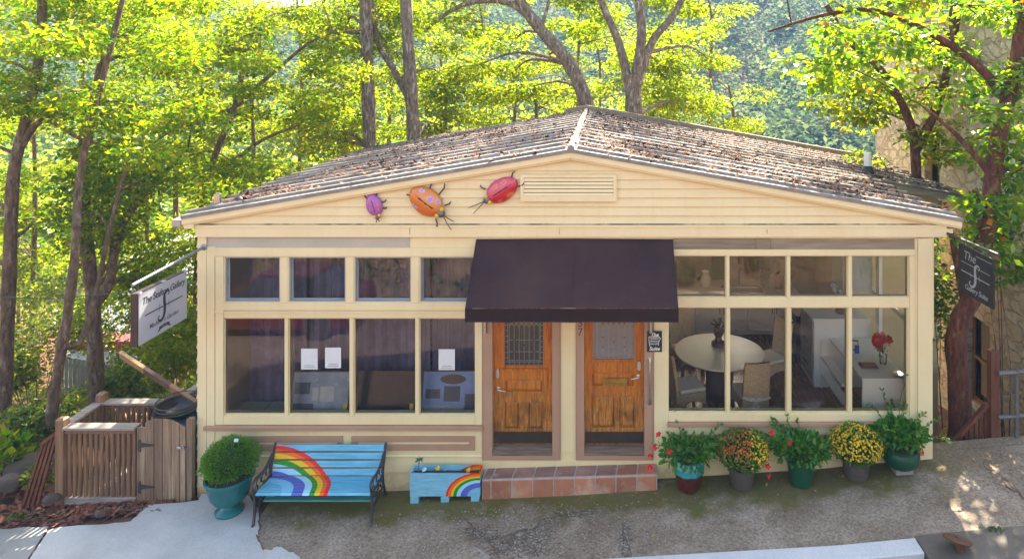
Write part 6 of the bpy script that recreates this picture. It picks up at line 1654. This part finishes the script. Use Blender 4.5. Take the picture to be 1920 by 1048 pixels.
tree('poplar_tree', 'mottled grey trunk with upswept left fork, right of the pair behind the roof', [(780,420,9),(776,260,9),(770,160,9),(762,20,9),(756,-90,9)], .215, .15,
     [(700,900,-60,140,9.5,12.5,22),(720,880,140,250,10.5,13,15)], 300, .16, 'yellow', 'bark_pale', [([(772,195,9),(738,130,9.2),(706,70,9.4),(690,-60,9.6)], .11, .07)], 6, limbs=6)
tree('leaning_tree', 'bare mottled trunk arching to the left from behind the roof ridge', [(1118,300,10),(1098,190,10),(1068,120,10),(1030,75,10),(990,25,10),(950,-40,10)], .27, .15,
     [(830,1080,-70,60,10.5,13.5,18),(880,1010,60,190,12,15,18)], 280, .17, 'yellow', 'bark_pale', [([(1008,48,10),(960,8,10),(900,2,10),(850,18,10),(800,55,10)], .12, .05), ([(1014,56,10),(1030,0,10.1),(1042,-60,10.2)], .06, .03)], 7, limbs=6)
tree('forked_tree', 'stout trunk splitting into several bare forks right of the roof ridge', [(1188,300,10.5),(1188,200,10.5),(1185,140,10.5)], .30, .25,
     [(1060,1340,-70,60,11,14,24),(1140,1340,60,210,12.5,15.5,24)], 290, .17, 'yellow', 'bark_pale',
     [([(1180,165,10.5),(1160,80,10.5),(1130,10,10.6),(1108,-60,10.7)], .15, .09), ([(1188,165,10.5),(1203,70,10.5),(1196,-20,10.6),(1200,-80,10.6)], .17, .12), ([(1196,160,10.5),(1222,80,10.6),(1262,30,10.7),(1300,-40,10.9)], .14, .09)], 8, limbs=7)
def canopy(t, spots, n, L, mat, seed):
    rng = np.random.default_rng(seed); C = [(c[0]+rng.normal()*.9, c[1]+rng.normal()*.8, c[2]+rng.normal()*.6) for c in spots for _ in range(5)]
    quads_object('upper_crown', leaf_cloud(rng, C, [(.75,.75,.45)]*len(C), n, L), LEAF[mat], t)
tops = [o for o in COL.objects if o.parent is None and o.name.split('.')[0] in ('poplar_tree','leaning_tree','forked_tree')]
for i, (t, sp) in enumerate(zip(tops, ([(-6.5,10,10.5),(-5,9,12),(-7.5,11.5,11.5)], [(-3.5,10,11),(-4.5,12,12),(-2,9.5,12.5)], [(-1.0,11,11.5),(.3,10,12.6),(-1.8,12.5,13)], [(1.5,10.5,10.8),(3,12,12),(2.6,10,13.5),(4.2,11,11.5)]))): canopy(t, sp, 170, .18, 'lime', 900+i)
# filler woods behind: each a tree of its own
fill = [  # px, base depth, crown px range, py range, leaf material
 (-60,8,-260,120,-120,380,'green'),(60,10,-60,230,120,560,'lime'),(150,12,40,340,-120,260,'lime'),(270,11,170,420,230,600,'lime'),(330,14,250,520,-120,210,'yellow'),
 (470,12,380,620,150,400,'lime'),(560,15,480,720,-30,300,'yellow'),(640,13,590,760,110,330,'lime'),(730,18,650,860,-110,160,'yellow'),(830,16,720,930,110,300,'yellow'),
 (900,22,800,1030,-110,150,'yellow'),(960,17,900,1080,110,250,'yellow'),(1080,20,1010,1230,-110,120,'lime'),(1120,24,1040,1250,60,240,'yellow'),(1260,17,1190,1340,60,260,'yellow'),(1330,20,1240,1400,-90,120,'lime'),
 (1370,15,1290,1425,160,300,'yellow'),(30,17,-150,200,300,700,'lime'),(220,18,80,360,500,760,'under'),(1000,14,900,1110,150,260,'yellow')]
for i, (px, y, a0, a1, b0, b1, m) in enumerate(fill):
    b0 = max(b0, -10); d = CD+y; ns = max(12, int((a1-a0)*(b1-b0)*(d/FP)**2*.36)); ns = min(ns, 44)
    tree('woodland_tree', {'green':'leafy dark green woodland tree at far left behind the first trunks','lime':'leafy lime green woodland tree in the wood behind the gallery','yellow':'sunlit yellow green woodland tree in the wood behind the gallery','under':'pale low woodland tree seen below the hanging sign'}[m],
         [(px,b1+70,y),(px+6,(b0+b1)/2,y),(px-4,b0,y+.3)], .10, .04, [(a0,a1,b0,b1,y-1.4,y+2.2,ns)], 330, .155, m, 'bark', [], 20+i, 'leafy trees in the wood behind', (.55,1.0), 8, base_drop=3)
# right side: near branches
tree('mulberry_tree', 'crooked red brown trunk between the gallery and the stone house', [(1792,930,1.0),(1800,760,1.0),(1792,650,1.0),(1800,600,1.0),(1826,545,1.0),(1848,430,1.1),(1872,260,1.3),(1905,120,1.5),(1925,-60,1.6)], .195, .11,
     [(1560,1960,-70,190,1.0,3.6,30),(1810,1960,190,470,.6,2.8,15),(1400,1600,-70,80,1.6,3.2,8),(1500,1570,80,180,1.6,3.0,3)], 92, .18, 'near', 'bark_red',
     [([(1890,190,1.4),(1830,120,1.6),(1740,60,1.8),(1640,20,2.0),(1540,30,2.2),(1440,60,2.3)], .09, .02), ([(1860,330,1.2),(1790,250,1.4),(1730,200,1.6)], .06, .02), ([(1812,575,1.0),(1790,470,1.2),(1772,380,1.5)], .08, .03)], 50, rad=(.30,.55), limbs=16, rust=.035, base_drop=2.5, ratio=.56)
tp = thing('marker_tape', 'bright green tape tied round the crooked red brown trunk', 'tape', W(1795,818,.9))
k = MB(); c = W(1796,815,1.0); k.tube([(c.x+.235*math.cos(a), c.y+.235*math.sin(a), c.z+.02*math.cos(a)) for a in [i*math.pi/12 for i in range(25)]], .012, 6); k.build('band', pm('lime_tape', (.30,.55,.04), (.25,.48,.03), 5, .5), tp, smooth=True)
k = MB(); k.tube([(c.x-.12, c.y-.22, c.z), (c.x-.13, c.y-.24, c.z-.12), (c.x-.125, c.y-.24, c.z-.25)], [.011,.010,.006], 5); k.build('loose_end', bpy.data.materials['lime_tape'], tp)
tree('hackberry_tree', 'yellow green tree behind the right rear roof with dark crossing limbs', [(1720,520,5),(1717,300,5),(1700,215,5),(1650,130,5),(1590,75,5),(1550,10,5)], .125, .06,
     [(1560,1770,-60,300,4.6,7.5,24),(1530,1640,110,260,5,7,8),(1690,1900,-40,300,4.2,6.8,20)], 115, .19, 'lime', 'bark_red', [([(1717,280,5),(1760,190,5.2),(1790,60,5.4),(1800,-60,5.5)], .12, .07)], 51, rad=(.4,.75), limbs=12, rust=.02, base_drop=3, ratio=.55)
def shrub(name, label, px, py, y, rad, n, L, mat, seed, group=None, drop=.25):
    rng = np.random.default_rng(500+seed); c = W(px,py,y); base = Vector((c.x, c.y, tz(c.x,c.y)+.02)); t = thing(name, label, 'shrub', base, group)
    C = []; RR = []
    for i in range(12):
        d = rng.normal(size=3); d /= np.linalg.norm(d); C.append((c.x+d[0]*rad[0]*.75, c.y+d[1]*rad[1]*.75, c.z+d[2]*rad[2]*.75)); RR.append(tuple(q*.5 for q in rad))
    k = MB()
    for q in (C[:7] if name != 'creeper' else C[:2]): k.tube([base, base.lerp(Vector(q),.5)+Vector((rng.normal()*.05,rng.normal()*.05,.1)), q], [.014,.010,.005], 5)
    k.build('stems', M['bark'], t); quads_object('foliage', leaf_cloud(rng, C, RR, n//12, L, drop), LEAF[mat], t); return t
sh = [(60,640,6,(1.3,1,.8),'under'),(240,620,7,(1.4,1,.9),'under'),(330,580,8,(1.2,1,1.0),'lime'),(130,790,5,(1.0,.8,.6),'under'),(300,690,5.5,(1.1,.8,.7),'under'),(40,760,7,(1.1,1,.7),'under'),(240,730,4.6,(.9,.7,.5),'under'),(350,650,4,(.6,.8,.7),'lime'),(-40,700,5,(1.0,.8,.9),'under'),(330,480,9,(1.3,1,1.0),'lime'),(70,520,9,(1.5,1,.9),'under'),(360,770,2.6,(.5,.5,.5),'under')]
for i, (px, py, y, rd, m) in enumerate(sh):
    shrub('understory_shrub', {'under':'pale dappled understory shrub on the slope below the left trees','lime':'bright green shrub crowding the left wall behind the sign'}[m], px, py, y, rd, 2600, .13, m, i, 'shrubs on the slope behind the deck railing')
shrub('fern_clump', 'feathery bright fern clump at far left above the mulch bank', 40, 800, 1.7, (.6,.4,.3), 1400, .12, 'under', 40, None, .5)
shrub('creeper', 'leafy creeper on the stone house behind the black sign', 1775, 520, 2.0, (.35,.3,1.2), 900, .12, 'near', 41)
shrub('creeper', 'dark green branches drooping below the black sign at right edge', 1890, 500, 1.6, (.5,.4,.35), 500, .15, 'near', 42)
shrub('creeper', 'bright leafy creeper hanging on the stone house above the black sign', 1880, 380, 2.4, (.55,.35,.7), 900, .14, 'near', 46)
shrub('garden_plant', 'strappy green plant in front of the mulch bank rocks', 14, 850, .6, (.22,.2,.30), 160, .22, 'green', 43, None, -.6)
shrub('ground_weed', 'low green weeds at front edge of the mulch bank', 62, 968, -.33, (.42,.12,.035), 700, .06, 'under', 44, None, 0)
shrub('ground_weed', 'tuft of green leaves beside flat rock on the mulch bank', 62, 893, .25, (.3,.2,.10), 420, .09, 'green', 45, None, 0)
# far wooded hillside: one mass
rng = np.random.default_rng(77); C = []; RR = []
for i in range(6200):
    y = rng.uniform(34,285); 
    x = rng.uniform(-1.05,.62)*(CD+y)*1.0
    s = rng.uniform(2.0,4.2)*(1 if y > 80 else .8)
    C.append((x,y,tz(x,y)+s*1.1)); RR.append((s,s,s*1.25))
V = leaf_cloud(rng, C, RR, 80, .95, .2, .7)
M['far'] = leaf_mat('haze_tinted_canopy', [(.09,.16,.09),(.12,.19,.09),(.16,.22,.10),(.12,.17,.11),(.20,.23,.13),(.18,.17,.14)], .35, (1.3,1.3,.9), .0)  # leaf colours shifted pale and bluish to carry the distance haze
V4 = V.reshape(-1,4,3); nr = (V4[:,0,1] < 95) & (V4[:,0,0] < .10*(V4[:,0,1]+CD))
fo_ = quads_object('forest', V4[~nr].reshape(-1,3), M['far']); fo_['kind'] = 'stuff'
fo_ = quads_object('forest', V4[nr].reshape(-1,3), LEAF['lime']); fo_['kind'] = 'stuff'  # nearer canopy given the bright lime colour to look sunlit

# ================================================================= neighbours
sh_ = thing('stone_house', 'tall rough stone house at right edge beyond the gallery', 'building', (8.2,3,-2.5))
def stone_mat():
    t = NT('rubble_stone'); co = t.coord((1,1,1.7)); 
    v = t.n('ShaderNodeTexVoronoi', feature='DISTANCE_TO_EDGE'); v.inputs['Scale'].default_value = 3.4
    nz = t.n('ShaderNodeTexNoise'); nz.inputs['Scale'].default_value = 5; nz.inputs['Detail'].default_value = 6; t.l(co, nz.inputs['Vector']); ds = t.mix(.28, co, nz.outputs['Color']); t.l(ds, v.inputs['Vector'])
    v2 = t.n('ShaderNodeTexVoronoi'); v2.inputs['Scale'].default_value = 3.4; t.l(ds, v2.inputs['Vector'])
    stone = t.ramp(t.xyz(v2.outputs['Color'])[0], [(0,(.60,.50,.39)),(.5,(.68,.59,.48)),(1,(.74,.67,.57))])
    stone = t.mix(.55, stone, t.ramp(t.noise(t.coord(), 9, 8, .7), [(.35,(.68,.6,.52)),(.65,(1.2,1.15,1.05))]), 'MULTIPLY')
    m = t.ramp(v.outputs['Distance'], [(.0,1.0),(.09,0.0)]); col = t.mix(t.math('MULTIPLY', m, .3), stone, (.42,.35,.26))
    h = t.math('ADD', t.ramp(v.outputs['Distance'], [(.0,0.0),(.12,1.0)]), t.math('MULTIPLY', t.noise(t.coord(), 12, 8, .75), .8))
    t.prin(col, .9, 0, t.bump(h, .9, .06), .2); return t.m
M['stone'] = stone_mat()
wy0, wy1, wz0, wz1 = 4.30, 5.25, -1.35, .62
k = MB(); k.tiles((2.0,10.5,-5,7.4), [(wy0,wy1,wz0,wz1),(6.5,7.3,2.9,4.6)], 8.2, 8.7, 'yz'); k.tiles((8.2,16,-5,7.4), [], 2.0-.4, 2.0); k.build('stone_wall', M['stone'], sh_)
M['ochre'] = pm('ochre_window_paint', (.36,.20,.07), (.28,.15,.05), 4, .6)
for (a,b,c,d) in ((wy0,wy1,wz0,wz1),(6.5,7.3,2.9,4.6)):
    k = MB(); k.tiles((a+.002,b-.002,c+.002,d-.002), [(a+.09,b-.09,c+.09,(c+d)/2-.03),(a+.09,b-.09,(c+d)/2+.03,d-.09)], 8.34, 8.42, 'yz'); w_ = k.build('window', M['ochre'], sh_)
    k = MB(); k.box(8.37,8.375,a+.08,b-.08,c+.08,d-.08); k.build('pane', M['glass'], w_)
    k = MB(); k.box(8.10,8.33,a-.12,b+.12,c-.12,c-.003); k.build('sill', M['old_concrete'], w_)
    k = MB(); k.box(8.65,8.68,a,b,c,d); k.build('blind', pm('dim_blind', (.10,.09,.07), (.06,.05,.04), 3), w_)
rh = thing('red_shed', 'dark red boarded shed with grey roof glimpsed between left trunks', 'shed', W(170,700,13))
M['barn'] = wood_mat('barn_red_boards', (.22,.03,.03), (.14,.02,.02), None, 'z', .6)
a = W(140,640,13); b = W(262,640,13); zb = W(140,760,13).z
k = MB(); k.box(a.x,b.x,13,16,zb-3,a.z); k.build('wall', M['barn'], rh)
k = MB(); k.add([(a.x-.3,12.6,a.z-.5),(b.x+.3,12.6,a.z-.5),(b.x+.3,16.4,a.z+1.1),(a.x-.3,16.4,a.z+1.1),(a.x-.3,12.6,a.z-.6),(b.x+.3,12.6,a.z-.6),(b.x+.3,16.4,a.z+1.0),(a.x-.3,16.4,a.z+1.0)], [(0,1,2,3),(4,7,6,5),(0,4,5,1),(1,5,6,2),(0,3,7,4),(2,6,7,3)]); k.build('roof', pm('grey_shed_roof', (.30,.31,.33), (.24,.25,.27), 3, .6), rh)
rw = thing('red_house', 'dark red house wall showing through the leaves behind the sign', 'building', W(170,640,20))
a = W(110,655,20); b = W(300,655,20); zt = W(110,560,20).z
k = MB(); k.box(a.x,b.x,20,25,a.z-4,zt); k.build('wall', M['barn'], rw)
k = MB(); k.prism([(-.5,-.1),(b.x-a.x+.5,-.1),((b.x-a.x)/2,1.6)], (a.x,19.6,zt), (1,0,0), (0,0,1), (0,6,0)); k.build('roof', bpy.data.materials['grey_shed_roof'], rw)
gf = thing('picket_fence', 'grey green slatted fence down the slope behind the deck', 'fence', W(180,720,9))
M['fence'] = wood_mat('grey_green_fence', (.16,.20,.17), (.11,.14,.12), None, 'z')
a = W(110,665,9); b = W(290,700,9)
k = MB()
for i in range(24):
    q = i/23; p = a.lerp(b, q); k.box(p.x-.05,p.x+.05,8.98,9.0,p.z-1.1,p.z)
k.build('pickets', M['fence'], gf)
k = MB(); k.beam(a-Vector((0,.0,.2)), b-Vector((0,0,.2)), .05, .09); k.beam(a-Vector((0,0,.9)), b-Vector((0,0,.9)), .05, .09); k.build('rails', M['fence'], gf)
# across the street: a rubble retaining wall that the windows mirror
rt = thing('retaining_wall', 'rubble stone retaining wall across the street mirrored in the windows', 'wall', (0,-8.5,0))
k = MB(); n = 60
for i in range(n):
    x0, x1 = -24+48*i/n, -24+48*(i+1)/n; zt = gz(x0)+1.45
    k.add([(x0,-8.30,gz(x0)-.3),(x1,-8.30,gz(x1)-.3),(x1,-8.42,gz(x1)+1.45),(x0,-8.42,gz(x0)+1.45),(x1,-8.8,gz(x1)+1.45),(x0,-8.8,gz(x0)+1.45)], [(0,1,2,3),(3,2,4,5)])
k.build('stonework', pm('dark_mossy_rubble', (.22,.15,.10), (.10,.065,.04), 1.6, .9, .7, 6, c3=(.07,.085,.03), s3=1.1, p3=.5), rt, fix=False)
rng = np.random.default_rng(61)
C = [(rng.uniform(-16,14), -8.35+rng.normal()*.12, 0) for _ in range(150)]; C = [(c[0],c[1],gz(c[0])+rng.uniform(.2,1.9)) for c in C]
o = quads_object('ivy', leaf_cloud(rng, C, [(.45,.16,.35)]*len(C), 60, .14, .4), LEAF['under']); o['kind'] = 'stuff'
# ================================================================= parked car mirrored in the left windows
M['car_red'] = pm('dark_red_car_paint', (.085,.008,.010), (.07,.007,.008), 2, .25, spec=.8)
M['car_glass'] = pm('tinted_car_glass', (.02,.022,.025), (.025,.027,.03), 2, .05, spec=.9)
M['rubber'] = pm('black_rubber', (.02,.02,.02), (.03,.03,.03), 8, .9)
def car(c, rz, label, group):
    t = thing('parked_car', label, 'car', (0,0,0), group)
    L, Wd = 4.5, 1.78
    def hull(secs, mat, name, parent):
        k = MB(); V = []; n = len(secs[0][1])
        for x, prof in secs: V += [(x, y, z) for y, z in prof]
        k.add(V, [(i*n+j, i*n+(j+1)%n, (i+1)*n+(j+1)%n, (i+1)*n+j) for i in range(len(secs)-1) for j in range(n)]+[tuple(range(n-1,-1,-1)), tuple((len(secs)-1)*n+j for j in range(n))])
        o = k.build(name, mat, parent, smooth=True, local=True, bevel=.03); return o
    pr = lambda w, z0, z1: [(-w*.94,z0),(-w,z0+.18),(-w*.98,(z0+z1)/2+.1),(-w*.90,z1),(w*.90,z1),(w*.98,(z0+z1)/2+.1),(w,z0+.18),(w*.94,z0)]
    hull([(-2.25,pr(.72,.38,.66)),(-2.15,pr(.82,.28,.80)),(-1.6,pr(.88,.24,.90)),(-.8,pr(.89,.22,.95)),(.8,pr(.89,.22,.96)),(1.6,pr(.88,.24,.96)),(2.1,pr(.84,.30,.92)),(2.22,pr(.76,.38,.78))], M['car_red'], 'body', t)
    pg = lambda w, z0, z1: [(-w,z0),(-w*.80,z1),(w*.80,z1),(w,z0)]
    hull([(-.85,pg(.80,.93,.96)),(-.25,pg(.80,.93,1.40)),(1.1,pg(.80,.94,1.42)),(1.85,pg(.78,.94,.99))], M['car_glass'], 'cabin_glass', t)
    hull([(-.30,[(-.63,1.39),(-.6,1.45),(.6,1.45),(.63,1.39)]),(1.15,[(-.63,1.40),(-.6,1.46),(.6,1.46),(.63,1.40)])], M['car_red'], 'roof', t)
    for x in (-1.4,1.4):
        for s in (-1,1):
            k = MB(); Rm = Matrix.Rotation(R(90*s), 3, 'X'); k.lathe([(.20,-.10),(.33,-.10),(.34,-.06),(.34,.08),(.32,.11),(.20,.10)], (x,s*-.80,.33), 24, Rm); w_ = k.build('wheel', M['rubber'], t, smooth=True, local=True)
            k = MB(); k.lathe([(.20,.04),(.19,.09),(.05,.10),(.001,.10)], (x,s*-.80,.33), 16, Rm); k.build('rim', M['steel'], w_, smooth=True, local=True)
    for s in (-1,1):
        k = MB(); k.ell((-2.14,s*.60,.66), (.07,.18,.08), 10, 6); k.build('headlight', M['steel'], t, smooth=True, local=True)
        k = MB(); k.ell((2.14,s*.62,.76), (.06,.15,.09), 10, 6); k.build('tail_light', M['red_petal'], t, smooth=True, local=True)
    t.location = c; t.rotation_euler = (0,0,rz); return t
car((-8.3,-6.9,gz(-8.3)-.16), R(2), 'dark red car parked across the street, mirrored in the left windows', None)

# ================================================================= air, sky, sun, camera
SUN_AZ = math.atan2(.26, .966)          # clockwise from +Y
SUN_EL = R(43)
hz = MB(); hz.box(-330, 340, -58, 305, -16, 62)
HAZE = bpy.data.materials.new('haze_air'); HAZE.use_nodes = True; nt = HAZE.node_tree; nt.nodes.clear()
ho = nt.nodes.new('ShaderNodeOutputMaterial'); pv = nt.nodes.new('ShaderNodeVolumePrincipled'); pv.inputs['Color'].default_value = (.24,.50,1.0,1); pv.inputs['Density'].default_value = .0006; pv.inputs['Anisotropy'].default_value = 0.0
nt.links.new(pv.outputs[0], ho.inputs['Volume'])
USE_HAZE = True
if USE_HAZE: o = hz.build('haze', HAZE); o['kind'] = 'stuff'

world = bpy.data.worlds.new('World'); sc.world = world; world.use_nodes = True
wn = world.node_tree; bg = wn.nodes['Background']
sky = wn.nodes.new('ShaderNodeTexSky'); sky.sky_type = 'NISHITA'; sky.sun_disc = False; sky.sun_elevation = SUN_EL; sky.sun_rotation = SUN_AZ; sky.dust_density = 2.0; sky.air_density = 1.0
wb = wn.nodes.new('ShaderNodeMix'); wb.data_type = 'RGBA'; wb.blend_type = 'MULTIPLY'; wb.inputs[0].default_value = 1.0; wb.inputs[7].default_value = (1.0,.855,.69,1)
wn.links.new(sky.outputs[0], wb.inputs[6]); wn.links.new(wb.outputs[2], bg.inputs['Color']); bg.inputs['Strength'].default_value = .15
sd = bpy.data.lights.new('sun', 'SUN'); sd.energy = 5.0; sd.angle = R(.53); sd.color = (1.0,.90,.72)
so_ = bpy.data.objects.new('sun', sd); COL.objects.link(so_)
sv = Vector((math.sin(SUN_AZ)*math.cos(SUN_EL), math.cos(SUN_AZ)*math.cos(SUN_EL), math.sin(SUN_EL)))
so_.rotation_euler = (-sv).to_track_quat('-Z', 'Y').to_euler(); so_.location = (0,0,20)

cd_ = bpy.data.cameras.new('camera'); cam = bpy.data.objects.new('camera', cd_); COL.objects.link(cam)
cam.location = (0,-CD,CH); cam.rotation_euler = (R(90),0,0)
cd_.sensor_width = 36; cd_.lens = 36*FP/1920; cd_.shift_x = -(VX-960)/1920; cd_.shift_y = -(524-VY)/1920
cd_.clip_start = .05; cd_.clip_end = 1000
sc.camera = cam
sc.view_settings.view_transform = 'Standard'; sc.view_settings.look = 'None'; sc.view_settings.exposure = 2.6; sc.view_settings.gamma = 1.0
sc.render.engine = 'CYCLES'
cy = sc.cycles; cy.use_denoising = True; cy.max_bounces = 8; cy.diffuse_bounces = 5; cy.glossy_bounces = 3; cy.transmission_bounces = 4; cy.transparent_max_bounces = 10; cy.volume_bounces = 0
cy.sample_clamp_indirect = 6.0; cy.caustics_reflective = False; cy.caustics_refractive = False
